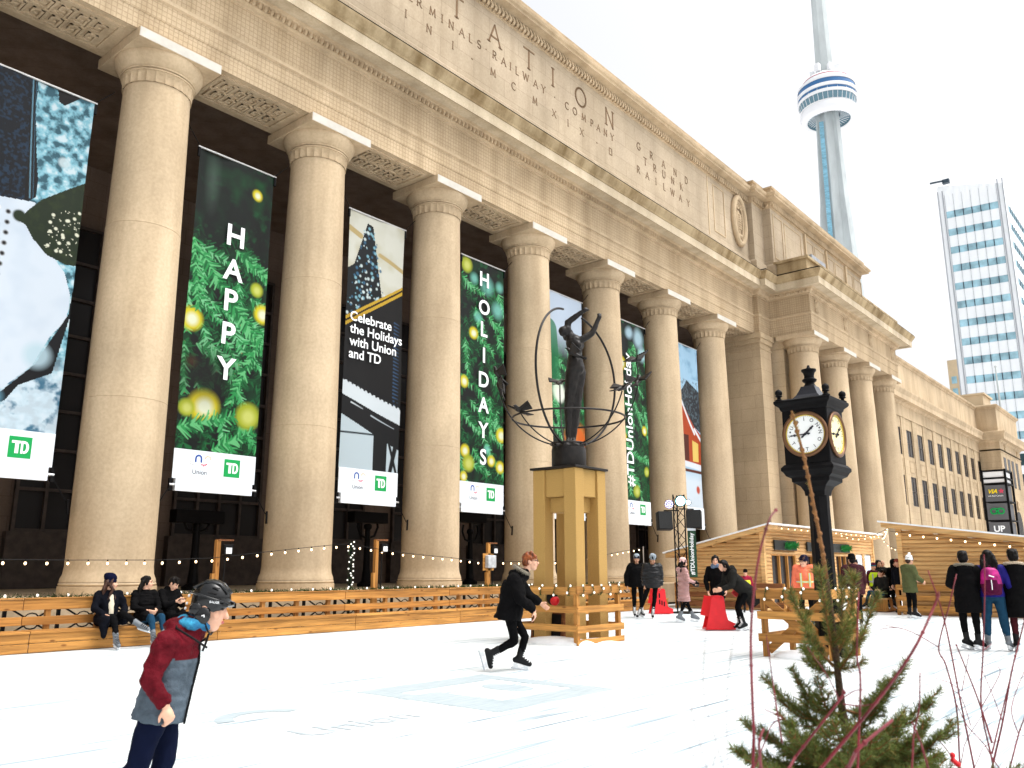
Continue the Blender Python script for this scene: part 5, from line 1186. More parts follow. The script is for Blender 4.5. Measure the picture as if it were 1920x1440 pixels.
for k in range(22):
    a=k*2.4;MB().ell((gx+.085*math.cos(a),17.1-.085*abs(math.sin(a)),.95+(gz-.95)*k/21),(.022,)*3,n=8,m=6).build('bulb',M['bulb_w'],gp_,smooth=180)
def string(name,label,path,nb,r_=.024,sag=0,cable=.007):
    P=[Vector(p) for p in path]
    if sag:
        a,b=P;P=[a+(b-a)*t-Vector((0,0,sag*4*t*(1-t))) for t in np.linspace(0,1,14)]
    s_=thing(name,label,'string lights',P[0]);q=MB();q.tube(P,cable,5);q.build('cable',M['black'],s_)
    L=[(b-a).length for a,b in zip(P,P[1:])];T=sum(L)
    for k in range(nb):
        t=T*(k+.5)/nb;i=0
        while i<len(L)-1 and t>L[i]:t-=L[i];i+=1
        p=P[i]+(P[i+1]-P[i])*(t/L[i]);b=MB().ell(p-Vector((0,0,.065)),(r_,r_,r_*1.25),n=8,m=6).build('bulb',M['bulb'],s_,smooth=180)
        MB().frus(p-Vector((0,0,.05)),p+Vector((0,0,.01)),r_*.55,r_*.5,6).build('socket',M['black'],b)
string('string_lights','festoon of warm bulbs strung in front of the columns behind the bench',[atY(x,y,17.1) for x,y in ((-60,1047),(0,1049),(100,1050),(200,1050),(300,1050),(400,1046),(470,1038),(560,1028),(620,1022),(655,1020),(700,1028),(760,1037),(840,1045),(900,1052),(1000,1053),(1060,1052),(1130,1041),(1165,1034),(1203,1027))],60)
lp=atY(1206,1027,17.1);q=MB();q.tube([(lp[0],17.1,0),(lp[0],17.1,lp[2]+.05)],.02,6);tag(q.build('light_pole',M['steel']),'thin pale pole holding the right end of the bulb festoon','pole')
string('string_lights','row of bulbs along the front roof edge of the first hut',[(29.7,12.3,2.95),(42.2,12.3,2.95)],20,.02)
string('string_lights','row of warm bulbs under the roof edge of the second hut',[(29.45,8.4,2.66),(29.45,2.0,1.74)],16,.03)
for k,(a,b,sg,n,lb) in enumerate((((41.8,12.3,2.9),(29.9,8.6,2.85),.1,9,'bulb string crossing straight from hut to hut'),((36,12.3,2.9),(30,8.6,2.8),.25,8,'short sagging bulb string between the two huts'),((41.8,12.3,2.85),(33,8.6,2.6),.45,8,'lowest slack bulb string between the two huts'))):string('string_lights',lb,[a,b],n,.02,sg)
# dark lantern posts deep in the portico
for px,lb in ((370,'dark iron lantern post in the portico behind the helmeted boy'),(690,'dark iron lantern post in the portico behind the garland pole'),(882,'dark iron lantern post in the portico left of the running skater')):
    t=atY(px,978,22.5);x=t[0];l=thing('lantern_post',lb,'lamp post',(x,22.5,.86));q=MB();q.lathe((x,22.5,.86),[(.3,0),(.3,.1),(.16,.2),(.12,.6),(.09,1.9),(.14,1.95),(.14,2.05),(.1,2.1)],12);q.build('post',M['iron'],l)
    q=MB()
    for s_ in (-1,1):q.tube([(x,22.5,1.6+.86),(x+s_*.3,22.5,1.7+.86),(x+s_*.45,22.5,2.0+.86),(x+s_*.4,22.5,2.25+.86)],.04,6)
    q.build('arm',M['iron'],l);q=MB();q.box(x-.75,x+.75,22.3,22.7,t[2]-.05,t[2]+.32);q.build('lantern',M['iron'],l,bevel=.02)

# ------------------------------------------------------------------ people
V=Vector
def cloth(name,col,rough=.85,sheen=0,wr=.5,ws=14,spec=.05,stretch=(1,1,1),nv=.12):
    return mat(name,col,rough,nscale=9,namt=nv,bump=wr,bscale=ws,spec=spec,stretch=stretch)
SK=mat('skin',(.72,.40,.27),.5,nscale=30,namt=.08,spec=.3);SK2=mat('skin_tan',(.5,.27,.17),.5,nscale=30,namt=.08)
HB=mat('hair_black',(.006,.0045,.004),.5,spec=.12,nscale=40,namt=.5,stretch=(1,1,.3));HA=mat('hair_auburn',(.34,.085,.018),.45,nscale=24,namt=.7,stretch=(1,1,.35),col2=(.04,.012,.008));HBR=mat('hair_brown',(.05,.02,.012),.5,nscale=40,namt=.5,stretch=(1,1,.3));HR=mat('hair_red',(.22,.03,.02),.5,nscale=30,namt=.4)
CB=cloth('coat_black',(.0045,.0042,.0045));CN=cloth('coat_navy_black',(.0045,.005,.008));CG=cloth('coat_charcoal',(.016,.0155,.014));CP=cloth('trousers_black',(.0038,.0038,.0042));CNV=cloth('track_navy',(.004,.0065,.022),.8);CJ=cloth('jeans_blue',(.012,.045,.085),.9)
FUR=mat('fur_trim',(.25,.22,.17),.95,nscale=60,namt=.6,bump=1,bscale=120);FURP=mat('fur_pale',(.55,.45,.33),.95,nscale=60,namt=.4,bump=1,bscale=120)
BTB=mat('boot_black',(.006,.006,.0065),.45,spec=.2);BTG=mat('boot_grey',(.15,.165,.18),.55,nscale=20,namt=.15);LACE=mat('lace_white',(.8,.8,.8),.8);HOLD=mat('blade_holder',(.8,.81,.82),.4);BLADE=mat('blade_steel',(.55,.56,.58),.2,metal=1)
EYE=mat('eye',(.02,.015,.012),.2,spec=.5);LIP=mat('lips',(.5,.13,.12),.5)
def std(s=1.0,**kw):
    J=dict(pel=(0,0,1.03),che=(.0,0,1.36),nek=(0,0,1.53),hed=(.025,0,1.69),shL=(0,.185,1.47),elL=(-.03,.25,1.2),wrL=(.05,.24,.95),hiL=(0,.095,1.0),knL=(.03,.11,.57),anL=(0,.11,.165),toL=(.17,.14,.125))
    for k in list(J):
        if k[-1]=='L':a=J[k];J[k[:-1]+'R']=(a[0],-a[1],a[2])
    J={k:V(v)*s for k,v in J.items()}
    for k,v in kw.items():J[k]=V(v)
    return J
UP=('che','nek','hed','shL','shR','elL','elR','wrL','wrR')
def lean(J,deg,axis='Y',keys=UP,piv='pel'):
    Mx=Matrix.Rotation(R(deg),3,axis)
    for k in keys:J[k]=J[piv]+Mx@(J[k]-J[piv])
    return J
def person(label,loc,head,J,o,group=None):
    s=o.get('s',1.0);vx=o.get('vox',.014)
    root=bpy.data.objects.new('person',None);C.objects.link(root);root.empty_display_size=.2;WM[root]=Matrix.Identity(4);tag(root,label,'person',group)
    Mh=Matrix.Rotation(R(o.get('hyaw',0)),3,'Z')@Matrix.Rotation(R(o.get('hpitch',0)),3,'Y')@Matrix.Rotation(R(o.get('hroll',0)),3,'X')
    hs=s*o.get('hs',1.0)
    T=lambda x,y,z:J['hed']+Mh@(V((x,y,z))*hs)
    dn=(J['che']-J['pel']).normalized();lf=(J['shL']-J['shR']).normalized();fw=lf.cross(dn).normalized();lf=dn.cross(fw)
    skin=o.get('skin',SK)
    # --- body: one continuous skin
    q=MB();q.ell(T(-.012,0,.03),[c*hs for c in(.1,.078,.102)],Mh);q.ell(T(.028,0,-.025),[c*hs for c in(.072,.064,.1)],Mh);q.ell(T(.05,0,-.1),[c*hs for c in(.042,.04,.034)],Mh)
    q.cap(T(.092,0,.012),T(.118,0,-.034),.011*hs,.016*hs,8);q.ell(T(.082,0,.032),[c*hs for c in(.02,.054,.013)],Mh);q.ell(T(.094,0,-.068),[c*hs for c in(.014,.026,.014)],Mh)
    for k in(-1,1):q.ell(T(-.004,k*.079,-.012),[c*hs for c in(.024,.012,.034)],Mh);q.ell(T(.066,k*.042,-.035),[c*hs for c in(.025,.025,.028)],Mh)
    q.cap(J['nek']-dn*.06,T(-.015,0,-.05),.058*s,.054*s)
    q.cap(J['pel'],J['che'],.11*s,.13*s);q.cap(J['che'],J['nek']-dn*.05*s,.12*s,.065*s)
    for sd in 'LR':
        sh,el,wr=J['sh'+sd],J['el'+sd],J['wr'+sd]
        q.cap(J['nek']-dn*.09*s,sh,.06*s,.055*s);q.cap(sh,el,.05*s,.04*s);q.cap(el,wr,.042*s,.028*s)
        hd=V(o.get('hand'+sd,(wr-el).normalized()));hd.normalize();pn=V(o.get('palm'+sd,lf*(-1 if sd=='L' else 1)));pn=(pn-hd*pn.dot(hd)).normalized();ax=hd.cross(pn).normalized()
        cu=o.get('curl'+sd,o.get('curl',.5));bv=o.get('bvox',vx);fr=max(.0098*s,bv*.8);spd=max(.0195*s,bv*1.95)
        for j in range(4):
            off=ax*((j-1.5)*spd);ln=(.9,1.0,.96,.76)[j]*s;p=wr+off*.75+hd*.03*s;r0=wr+off+hd*.088*s;q.cap(p,r0,fr*1.35,fr*1.2,8);a=.25*cu+.1*j*cu;c=r0
            for L_ in (.042,.028,.02):
                a+=.62*cu;n2=c+(hd*math.cos(a)+pn*math.sin(a))*L_*ln;q.cap(c,n2,fr*1.02,fr*.9,8);c=n2
        q.ell(wr+hd*.055*s,(.026*s,.026*s,.026*s))
        th=-1 if o.get('thumb'+sd,0) else 1
        tb=wr+hd*.025*s-ax*th*spd*1.1;t1=tb+(hd*.6-ax*th*.7+pn*.35).normalized()*.045*s;t2=t1+(hd*.85-ax*th*.15+pn*.5).normalized()*.034*s;q.cap(tb,t1,fr*1.45,fr*1.2,8);q.cap(t1,t2,fr*1.2,fr,8)
        hi,kn,an=J['hi'+sd],J['kn'+sd],J['an'+sd];q.cap(J['pel'],hi,.1*s,.085*s);q.cap(hi,kn,.075*s,.05*s);q.cap(kn,an,.048*s,.036*s);q.cap(an,an+(J['to'+sd]-an)*.3,.033*s,.028*s)
    body=blob(q,'body',skin,root,o.get('bvox',vx),2)
    if o.get('face',1):
        for k in(-1,1):q=MB();q.ell(T(.087,k*.031,.008),[c*hs for c in(.011,.014,.0075)],Mh,n=8,m=6);q.build('eye',EYE,body,smooth=180);q=MB();q.tube([T(.1,k*.014,.03),T(.098,k*.034,.036),T(.085,k*.052,.03)],.0045*hs,5);q.build('eyebrow',o.get('brow',HB),body)
        q=MB();q.ell(T(.104,0,-.068),[c*hs for c in(.007,.024,.009)],Mh,n=10,m=6);q.build('mouth',LIP,body,smooth=180)
    # --- trousers
    tm=o.get('pants',CP);pf=o.get('pf',1.0)
    q=MB();q.ell(J['pel'],(.135*s*pf,.165*s*pf,.14*s),Matrix((fw,lf,dn)).transposed())
    for sd in 'LR':
        hi,kn,an=J['hi'+sd],J['kn'+sd],J['an'+sd];ae=kn+(an-kn)*o.get('cuff',.7);q.cap(J['pel'],hi,.115*s*pf,.098*s*pf);q.cap(hi,kn,.094*s*pf,.068*s*pf);q.cap(kn,kn+(ae-kn)*.35,.068*s*pf,.066*s*pf);q.cap(kn+(ae-kn)*.35,ae,.066*s*pf,.052*s*pf*o.get('cuffw',1))
    blob(q,'trousers',tm,root,vx,3,.012*s,9,o.get('seed',1))
    # --- coat
    if o.get('coat',CB):
        w=o.get('w',1.0)*s;ln=o.get('len',.16)*s;hw=o.get('hemw',1.0)
        hem=J['pel']-dn*ln+V(o.get('hem',(0,0,0)))
        rings=[(hem,fw*.165*w*hw,lf*.205*w*hw),(J['pel']-dn*ln*.4+V(o.get('hem',(0,0,0)))*.5,fw*.16*w,lf*.2*w),(J['pel']+(J['che']-J['pel'])*.35,fw*.15*w,lf*.185*w),(J['che']-dn*.04*s,fw*.15*w,lf*.2*w),(J['che']+dn*.08*s,fw*.125*w,lf*.195*w),(J['nek']-dn*.05*s,fw*.095*w,lf*.12*w),(J['nek']+dn*.02*s,fw*.078*w,lf*.08*w)]
        q=MB();q.loft(rings,24);ar=o.get('arm',1.0)*s;qs=q
        for sd in 'LR':
            sh,el,wr=J['sh'+sd],J['el'+sd],J['wr'+sd];q.cap(J['che']+dn*.08*s,sh,.1*s,.088*ar)
            if o.get('sleeve'):qs=MB()
            qs.cap(sh,el,.088*ar,.068*ar);qs.cap(el,el+(wr-el)*.8,.068*ar,.052*ar);e=el+(wr-el)*.97;qs.frus(el+(wr-el)*.5,e,.062*ar,.05*ar,14)
            if o.get('sleeve'):blob(qs,'sleeve',o['sleeve'],root,vx,3,o.get('wr',.016)*s*1.3,o.get('wrs',8)*1.5,o.get('seed',1)+len(sd))
        for p0,p1,r0,r1 in o.get('coat_add',()):q.cap(V(p0),V(p1),r0,r1)
        if o.get('hood','down')=='down':q.ell(J['nek']-fw*.09*s-dn*.01*s,(.11*s,.14*s,.075*s),Matrix((fw,lf,dn)).transposed());q.ell(J['nek']-fw*.11*s-dn*.08*s,(.07*s,.12*s,.09*s),Matrix((fw,lf,dn)).transposed())
        if o.get('collar'):q.lathe(J['nek']+dn*.02*s,[(.085*s,-.06*s),(.1*s,.0),(.105*s,.05*s),(.09*s,.055*s)],16,rot=Matrix((fw,lf,dn)).transposed())
        cm=o.get('coat',CB);fn=o.get('coatfn');ob=blob(q,'coat',cm,root,vx,3,o.get('wr',.016)*s,o.get('wrs',8),o.get('seed',1),fn and (lambda c:fn(c,J,dn,fw,lf)),o.get('wst',(1,1,1)))
        if o.get('zip'):
            q=MB();q.tube([c+V(a).normalized()*(V(a).length+.006) for c,a,b in rings[:-1]],.007,6);q.build('zip',M['black'],ob)
    # --- hood worn up / fur
    if o.get('hood')=='up':
        q=MB();q.ell(T(-.035,0,.02),[c*hs for c in(.135,.125,.155)],Mh);q.cap(J['nek']-dn*.03*s,T(-.04,0,-.06),.12*s,.115*s);blob(q,'hood',o.get('hoodm',o.get('coat')),root,vx,3,.012,10)
    if o.get('fur'):
        c,rx,ry,Mf,fm=o['fur'](J,T,dn,fw,lf,s,Mh);q=MB();rg_=random.Random(5)
        P=[V(c)+Mf@V((rx*math.cos(2*PI*k/26),ry*math.sin(2*PI*k/26),0)) for k in range(26)];q.tube(P,.026*s,7,closed=True)
        for k in range(900):
            i=rg_.randrange(26);p=P[i]+(P[(i+1)%26]-P[i])*rg_.random();d=V((rg_.gauss(0,1),rg_.gauss(0,1),rg_.gauss(0,1))).normalized();sd_=d.orthogonal().normalized()*.003*s;q.add([p+d*.015*s-sd_,p+d*.015*s+sd_,p+d*.052*s*rg_.uniform(.7,1.2)],[(0,1,2)])
        q.build('fur_trim',fm,root)
    # --- hair
    h=o.get('hair','short');hm=o.get('hairm',HB)
    if h:
        q=MB();q.ell(T(-.022,0,.052),[c*hs for c in(.107,.09,.09)],Mh);q.ell(T(-.055,0,.0),[c*hs for c in(.07,.084,.085)],Mh)
        if h in('short','fringe'):
            for j in range(9):y=(j-4)*.018;q.cap(T(.02,y*.8,.125),T(.088,y*1.02,.062-.01*(j%3)),.024*hs,.011*hs,8)
            for k in(-1,1):q.cap(T(.02,k*.07,.05),T(.03,k*.078,-.01),.02*hs,.009*hs,8)
        if h in('long','bun'):
            for k in(-1,1):q.cap(T(.03,k*.062,.09),T(.01,k*.086,-.03),.03*hs,.026*hs)
        if h=='long':
            for j in range(7):
                y=(j-3)*.035;L_=o.get('hl',.28);q.cap(T(-.07,y*.8,.02),T(-.085-.01*abs(j-3),y*1.15,-.12),.035*hs,.033*hs);q.cap(T(-.085-.01*abs(j-3),y*1.15,-.12),V(T(-.085,y*1.1,-.12))+V((0,0,-L_*.55))*hs-fw*.05*s,.033*hs,.014*hs)
            for k in(-1,1):
                if o.get('front'):q.cap(T(-.0,k*.085,-.04),T(.05,k*.085,-.12),.03*hs,.03*hs);q.cap(T(.05,k*.085,-.12),J['che']+fw*.13*s+lf*k*.07*s,.032*hs,.014*hs)
        if h=='bun':q.ell(T(-.09,0,.12),[c*hs for c in(.045,.045,.045)],Mh)
        blob(q,'hair',hm,root,o.get('bvox',vx)*.9,1,.012*hs,30,2,None,(1,1,.4))
    if o.get('hat'):
        hm_,kind=o['hat'];rows=[(.094,.02),(.104,.022),(.107,.045),(.106,.068),(.1,.07),(.102,.09),(.095,.125),(.078,.152),(.05,.168),(.02,.174)]
        if kind=='slouch':rows=[(.094,.01),(.106,.015),(.108,.05),(.1,.055),(.112,.09),(.112,.13),(.095,.17),(.06,.195),(.02,.2)]
        q=MB();rs=[]
        for r_,z in rows:c=T(-.014-(.03*max(0,z-.1)/.1 if kind=='slouch' else 0),0,z);rs.append((c,Mh@V((1,0,0))*r_*1.06*hs,Mh@V((0,1,0))*r_*.9*hs))
        q.loft(rs,24);hb=q.build('hat',hm_,root,smooth=50)
        if kind=='pom':
            q=MB();q.ell(T(-.014,0,.2),[.04*hs]*3,n=14,m=10);q.build('pom',hm_,hb,smooth=180)
        if o.get('hatband'):
            q=MB();q.loft([(T(-.014,0,z),Mh@V((1,0,0))*.1145*hs,Mh@V((0,1,0))*.0975*hs) for z in(.026,.064)],24);q.build('hat_band',o['hatband'],hb,smooth=50)
    if o.get('scarf'):
        q=MB()
        for k in range(12):
            a=2*PI*k/12;c=J['nek']+dn*(.03+.02*math.sin(a*2))*s+fw*(.075+.02*math.cos(a))*math.cos(a)*s+lf*.09*math.sin(a)*s;b=J['nek']+dn*.03*s+fw*.085*math.cos(a+.52)*s+lf*.09*math.sin(a+.52)*s;q.cap(c,b,.045*s,.045*s,10)
        if o.get('scarf_tail'):q.cap(J['nek']+fw*.1*s,J['che']+fw*.16*s-dn*.05*s,.055*s,.04*s)
        blob(q,'scarf',o['scarf'],root,vx,2,.016*s,14)
    if o.get('gloves'):
        for sd in 'LR':
            wr=J['wr'+sd];hd=V(o.get('hand'+sd,(wr-J['el'+sd]).normalized())).normalized();q=MB();q.cap(wr-hd*.02*s,wr+hd*.06*s,.04*s,.05*s);q.cap(wr+hd*.06*s,wr+hd*.13*s,.05*s,.035*s);q.cap(wr+hd*.02*s,wr+hd*.08*s+fw*.03*s,.025*s,.02*s);blob(q,'glove',o['gloves'],root,vx*.9,2)
    # --- skates
    if o.get('skates',BTB):
        bm_=o.get('skates',BTB)
        for sd in 'LR':
            an,to,kn=J['an'+sd],J['to'+sd],J['kn'+sd];shd=(kn-an).normalized();fd=(to-an);fd=V(fd).normalized();u=(shd-fd*shd.dot(fd)).normalized()
            if abs(fd.dot(shd))<.35:pass
            fd=(fd-u*fd.dot(u)).normalized();l2=u.cross(fd);hl=an-fd*.055*s-u*.03*s;tp=an+fd*.165*s-u*.045*s
            q=MB();q.cap(an+shd*.13*s,an,.056*s,.052*s);q.cap(an,hl,.052*s,.042*s);q.cap(hl,tp,.04*s,.04*s);q.cap(an+fd*.03*s,tp,.05*s,.036*s);q.cap(an+shd*.13*s,an+shd*.15*s+fd*.012*s,.058*s,.05*s)
            bt=blob(q,'skate',bm_,root,min(vx,.012),2)
            Mx=Matrix((fd,l2,u)).transposed()
            q=MB();b0=an-u*.088*s;q.obox(b0+fd*.05*s,(.26*s,.055*s,.016*s),Mx)
            for x in(-.03,.125):P=[(-.045,0),(.045,0),(.03,-.04),(-.03,-.04)];q.prism(P,lambda a,b,t:b0+fd*(x*s+a*s)+u*b*s+l2*t,-.014*s,.014*s)
            q.obox(b0+fd*.05*s-u*.042*s,(.27*s,.016*s,.014*s),Mx);q.build('blade_holder',HOLD,bt)
            q=MB();q.obox(b0+fd*.05*s-u*.058*s,(.285*s,.005*s,.024*s),Mx);q.build('blade',BLADE,bt)
            if o.get('laces',1):
                q=MB();tq_=an+shd*.16*s+fd*.045*s;q.bar(an+shd*.03*s+fd*.058*s,tq_+shd*.03*s,.04*s,.012*s,up=tuple(fd))
                for k in range(8):
                    if k<4:c=an+shd*(.13-.03*k)*s+fd*.06*s;nn=fd
                    else:tt=(k-4)/3;c=an+fd*(.06+.1*tt)*s+u*(.046-.05*tt)*s;nn=(fd*.45+u*.9).normalized()
                    q.tube([c-l2*.036*s-nn*.016*s,c+nn*.006*s,c+l2*.036*s-nn*.016*s],.0072*s,5)
                q.build('laces',M['black'] if bm_ is BTG else LACE,bt)
    for f_ in o.get('extras',()):f_(root,J,T,dn,fw,lf,s,Mh)
    root.location=(loc[0],loc[1],loc[2] if len(loc)>2 else 0);root.rotation_euler=(0,0,R(head));return root
G='skaters and visitors at the rink'
# helmeted boy in the foreground
RED=cloth('jacket_red',(.1,.006,.011),.6,wr=.8,ws=26,nv=.3);GRY=cloth('jacket_grey',(.085,.11,.135),.75,wr=.7,ws=30,nv=.28)
def boyfn(c,J,dn,fw,lf):return 0 if (V(c)-J['pel']).dot(dn)-.06*(V(c)-J['pel']).dot(fw)>.225 else 1
def boyx(root,J,T,dn,fw,lf,s,Mh):
    blk=mat('helmet_black',(.004,.0045,.005),.2,spec=.4,coat=.15)
    q=MB();rs=[]
    for z,fx,bx,w in((-.02,.098,.125,.096),(.02,.128,.132,.105),(.06,.138,.134,.108),(.095,.124,.124,.1),(.125,.096,.1,.084),(.15,.06,.066,.056),(.162,.02,.024,.02)):rs.append((T((fx-bx)/2,0,z+.005),Mh@V(((fx+bx)/2*s,0,0)),Mh@V((0,w*s,0))))
    q.loft(rs,28);hl=q.build('helmet',blk,root,smooth=60)
    q=MB()
    for k in(-1,0,1):
        q.tube([T(.1,k*.04,.105),T(.04,k*.05,.148),T(-.04,k*.05,.148),T(-.11,k*.04,.1)],.012*s,6)
    for sd in(-1,1):q.tube([T(.13,sd*.05,.05),T(.05,sd*.106,.06),T(-.06,sd*.1,.07),T(-.12,sd*.05,.07)],.009*s,6)
    q.build('helmet_rib',blk,hl,smooth=180)
    q=MB()
    for sd in(-1,1):
        for x,z,w in((.02,.095,.07),(.03,.125,.05)):q.obox(T(x,sd*.098 if z<.1 else sd*.08,z),(w*s,.012*s,.008*s),Mh)
    q.build('vent',M['black_glass'],hl)
    q=MB();P=[(.09,.035),(.125,.028),(.128,.038),(.1,.055)];q.prism(P,lambda a,b,t:T(a,t,b),-.08,.08);q.build('visor',blk,hl)
    for sd in(-1,1):
        q=MB();q.ell(T(-.0,sd*.088,-.045),(.055*s,.018*s,.06*s),Mh);q.ell(T(-.05,sd*.08,-.02),(.05*s,.022*s,.05*s),Mh);ef=q.build('ear_guard',blk,hl,smooth=180)
        q=MB();q.tube([T(.0,sd*.107,-.045),T(.012,sd*.108,-.038),T(.016,sd*.108,-.05)],.005*s,5);q.build('ear_vent',M['white'],ef)
        q=MB();q.tube([T(.02,sd*.084,-.08),T(.05,sd*.06,-.13),T(.055,0,-.15)],.007*s,6);q.build('chin_strap',M['black'],hl)
    q=MB();q.tube([T(.05,-.03,-.145),T(.05,-.04,-.2),T(.045,-.045,-.245)],.009*s,6);q.build('strap_end',M['black'],hl)
    q=MB();put_text(q,'BAUER',lambda u,v:T(.05+u/s,-.1095+.12*(.05+u),.045+v/s+.12*u),w=.045,off=.02);q.build('lettering',M['letter_white'],hl)
    for z in(.0,.045,-.03):q=MB();q.ell(T(-.126,-.03,z),(.008*s,.012*s,.01*s),Mh);q.build('screw',M['white'],hl)
    q=MB()
    for k in range(12):
        a=2*PI*k/12;c=J['nek']+dn*.03+fw*.066*math.cos(a)+lf*.075*math.sin(a);b=J['nek']+dn*.03+fw*.066*math.cos(a+.52)+lf*.075*math.sin(a+.52);q.cap(c,b,.033,.033,10)
    blob(q,'neck_warmer',mat('fleece_blue',(.05,.35,.55),.95,nscale=16,namt=.5,col2=(.02,.1,.25),bump=.6,bscale=60),root,.011,2,.02,18)
    q=MB();P=[J['nek']-fw*.1+dn*.03+lf*.0,J['nek']-fw*.05-lf*.13+dn*.0,J['nek']+fw*.06-lf*.13-dn*.04,J['nek']+fw*.12-lf*.06-dn*.08];q.tube([p-lf*.004 for p in P],.006,6);q.build('hood_edge',M['black'],root)
J=std(.8,pel=(.085,0,.75),che=(.13,0,1.0),nek=(.205,0,1.12),hed=(.285,0,1.235),shR=(.11,-.15,1.055),elR=(.05,-.2,.875),wrR=(.14,-.195,.735),shL=(.13,.15,1.055),elL=(.04,.2,.88),wrL=(.12,.17,.74),hiR=(.06,-.075,.71),knR=(.0,-.09,.41),anR=(-.19,-.09,.19),toR=(-.07,-.1,.08),hiL=(.08,.075,.71),knL=(.09,.08,.42),anL=(.02,.08,.155),toL=(.16,.09,.12))
person('boy in a black helmet and a red and grey jacket gliding past',(2.47,4.69),-42,J,dict(s=.8,hs=1.18,vox=.011,bvox=.0075,hpitch=12,hyaw=-4,coat=[RED,GRY],sleeve=RED,coatfn=boyfn,len=.14,w=1.06,hem=(-.01,0,0),hemw=1.02,pants=CNV,pf=1.12,cuff=.95,cuffw=1.2,hair=None,wr=.014,wrs=13,wst=(1,1,2),arm=.97,handR=(.35,0,-.9),palmR=(-.6,.8,0),curl=.95,collar=1,extras=[boyx],zip=1,seed=3),G)
# running skater
def furdown(J,T,dn,fw,lf,s,Mh):
    return J['nek']+dn*.05*s-fw*.01*s,.115*s,.13*s,Matrix((fw,lf,dn)).transposed()@Matrix.Rotation(R(22),3,'Y'),FUR
def glasses(root,J,T,dn,fw,lf,s,Mh):
    q=MB()
    for k in(-1,1):q.tube([T(.112,k*.032+.024*math.cos(2*PI*j/12),.006+.019*math.sin(2*PI*j/12)) for j in range(12)],.003,5,closed=True);q.tube([T(.11,k*.056,.008),T(.0,k*.084,.01)],.0028,5)
    q.build('glasses',M['black'],root)
J=std(1,pel=(-.1,0,.82),che=(-.05,0,1.18),nek=(.07,0,1.38),hed=(.2,0,1.56),shR=(-.05,-.19,1.29),elR=(.05,-.26,1.02),wrR=(.25,-.22,.86),shL=(-.0,.19,1.29),elL=(.17,.24,1.06),wrL=(.35,.17,.95),hiR=(-.1,-.1,.79),knR=(-.04,-.1,.42),anR=(-.39,-.12,.25),toR=(-.33,-.12,.06),hiL=(-.08,.1,.79),knL=(.12,.1,.47),anL=(.03,.09,.165),toL=(.2,.09,.13))
person('young man with auburn hair in a black fur hooded parka striding across the ice',(9.86,8.15),-50,J,dict(vox=.013,bvox=.009,hpitch=-2,hyaw=-6,hairm=HA,brow=HA,len=.1,hem=(-.03,0,.0),w=1.25,arm=1.25,hemw=1.0,fur=furdown,collar=1,handR=(.15,0,-1),palmR=(-1,.3,0),handL=(.7,0,-.5),curl=.55,extras=[glasses],wr=.02,cuff=.66,pf=.92),G)
# three seated on the bench
BX=[atY(200,1170,16.5)[0],atY(268,1170,16.5)[0],atY(322,1165,16.5)[0]]
def sit(**kw):
    J=std(.98,pel=(-.33,0,.5),che=(-.38,0,.86),nek=(-.37,0,1.03),hed=(-.34,0,1.185),shL=(-.38,.185,.97),elL=(-.3,.29,.72),wrL=(-.08,.18,.6),shR=(-.38,-.185,.97),elR=(-.3,-.29,.72),wrR=(-.08,-.18,.6),hiL=(-.33,.1,.47),hiR=(-.33,-.1,.47),knL=(.13,.11,.55),knR=(.13,-.1,.55),anL=(.3,.12,.165),anR=(.3,-.1,.165),toL=(.47,.14,.125),toR=(.47,-.12,.125))
    for k,v in kw.items():J[k]=V(v)
    return J
def inner(root,J,T,dn,fw,lf,s,Mh):
    q=MB();q.loft([(J['pel']+dn*.1+fw*.125,fw*.03,lf*.05),(J['che']-dn*.08+fw*.13,fw*.035,lf*.06),(J['che']+dn*.1+fw*.09,fw*.03,lf*.055)],14);q.build('jumper',cloth('cream_jumper',(.62,.55,.42)),root,smooth=60)
person('woman in a navy beanie and long dark coat seated with one skate crossed',(BX[0],16.15),-90,sit(knL=(.14,.05,.63),anL=(.36,.3,.42),toL=(.52,.38,.38)),dict(s=.98,hyaw=62,hair='long',front=1,hairm=HBR,hat=(cloth('navy_wool',(.004,.005,.02)),'slouch'),skates=BTG,coat=CN,len=.05,coat_add=[((-.3,-.14,.52),(.04,-.2,.5),.14,.1),((.02,-.22,.48),(.08,-.24,.24),.1,.05),((-.3,.14,.52),(-.02,.16,.5),.12,.09)],extras=[inner],seed=4),G)
person('smiling woman in a black puffer coat and jeans seated in the middle',(BX[1],16.15),-90,sit(elL=(-.26,.24,.72),wrL=(.0,.07,.66),elR=(-.26,-.27,.72),wrR=(.0,-.12,.66)),dict(s=.97,hyaw=55,hair='long',hairm=HB,skates=BTG,pants=CJ,len=.06,coat_add=[((-.3,-.1,.53),(.0,-.13,.57),.14,.1),((-.3,.1,.53),(.0,.13,.57),.14,.1)],handL=(.6,-.5,-.3),handR=(.6,.5,-.3),wst=(.4,.4,2.5),wr=.02,scarf=None,seed=5),G)
J=sit(elL=(-.22,.2,.74),wrL=(-.06,.06,.82),elR=(-.22,-.2,.74),wrR=(-.06,-.06,.82),hed=(-.27,0,1.16))
def phone(root,J,T,dn,fw,lf,s,Mh):q=MB();q.obox(J['wrL']*.5+J['wrR']*.5+V((.09,0,.03)),(.075,.15,.012),Matrix.Rotation(R(-30),3,'Y'));q.build('phone',M['black'],root,bevel=.004)
person('dark haired man in black bent over a phone on the bench',(BX[2],16.2),-80,J,dict(s=.98,hpitch=34,hyaw=25,hair='fringe',skates=BTG,len=.05,handL=(.8,-.4,.2),handR=(.8,.4,.2),coat_add=[((-.3,-.1,.53),(-.1,-.12,.55),.12,.1),((-.3,.1,.53),(-.1,.12,.55),.12,.1)],extras=[phone],collar=1,seed=6),G)
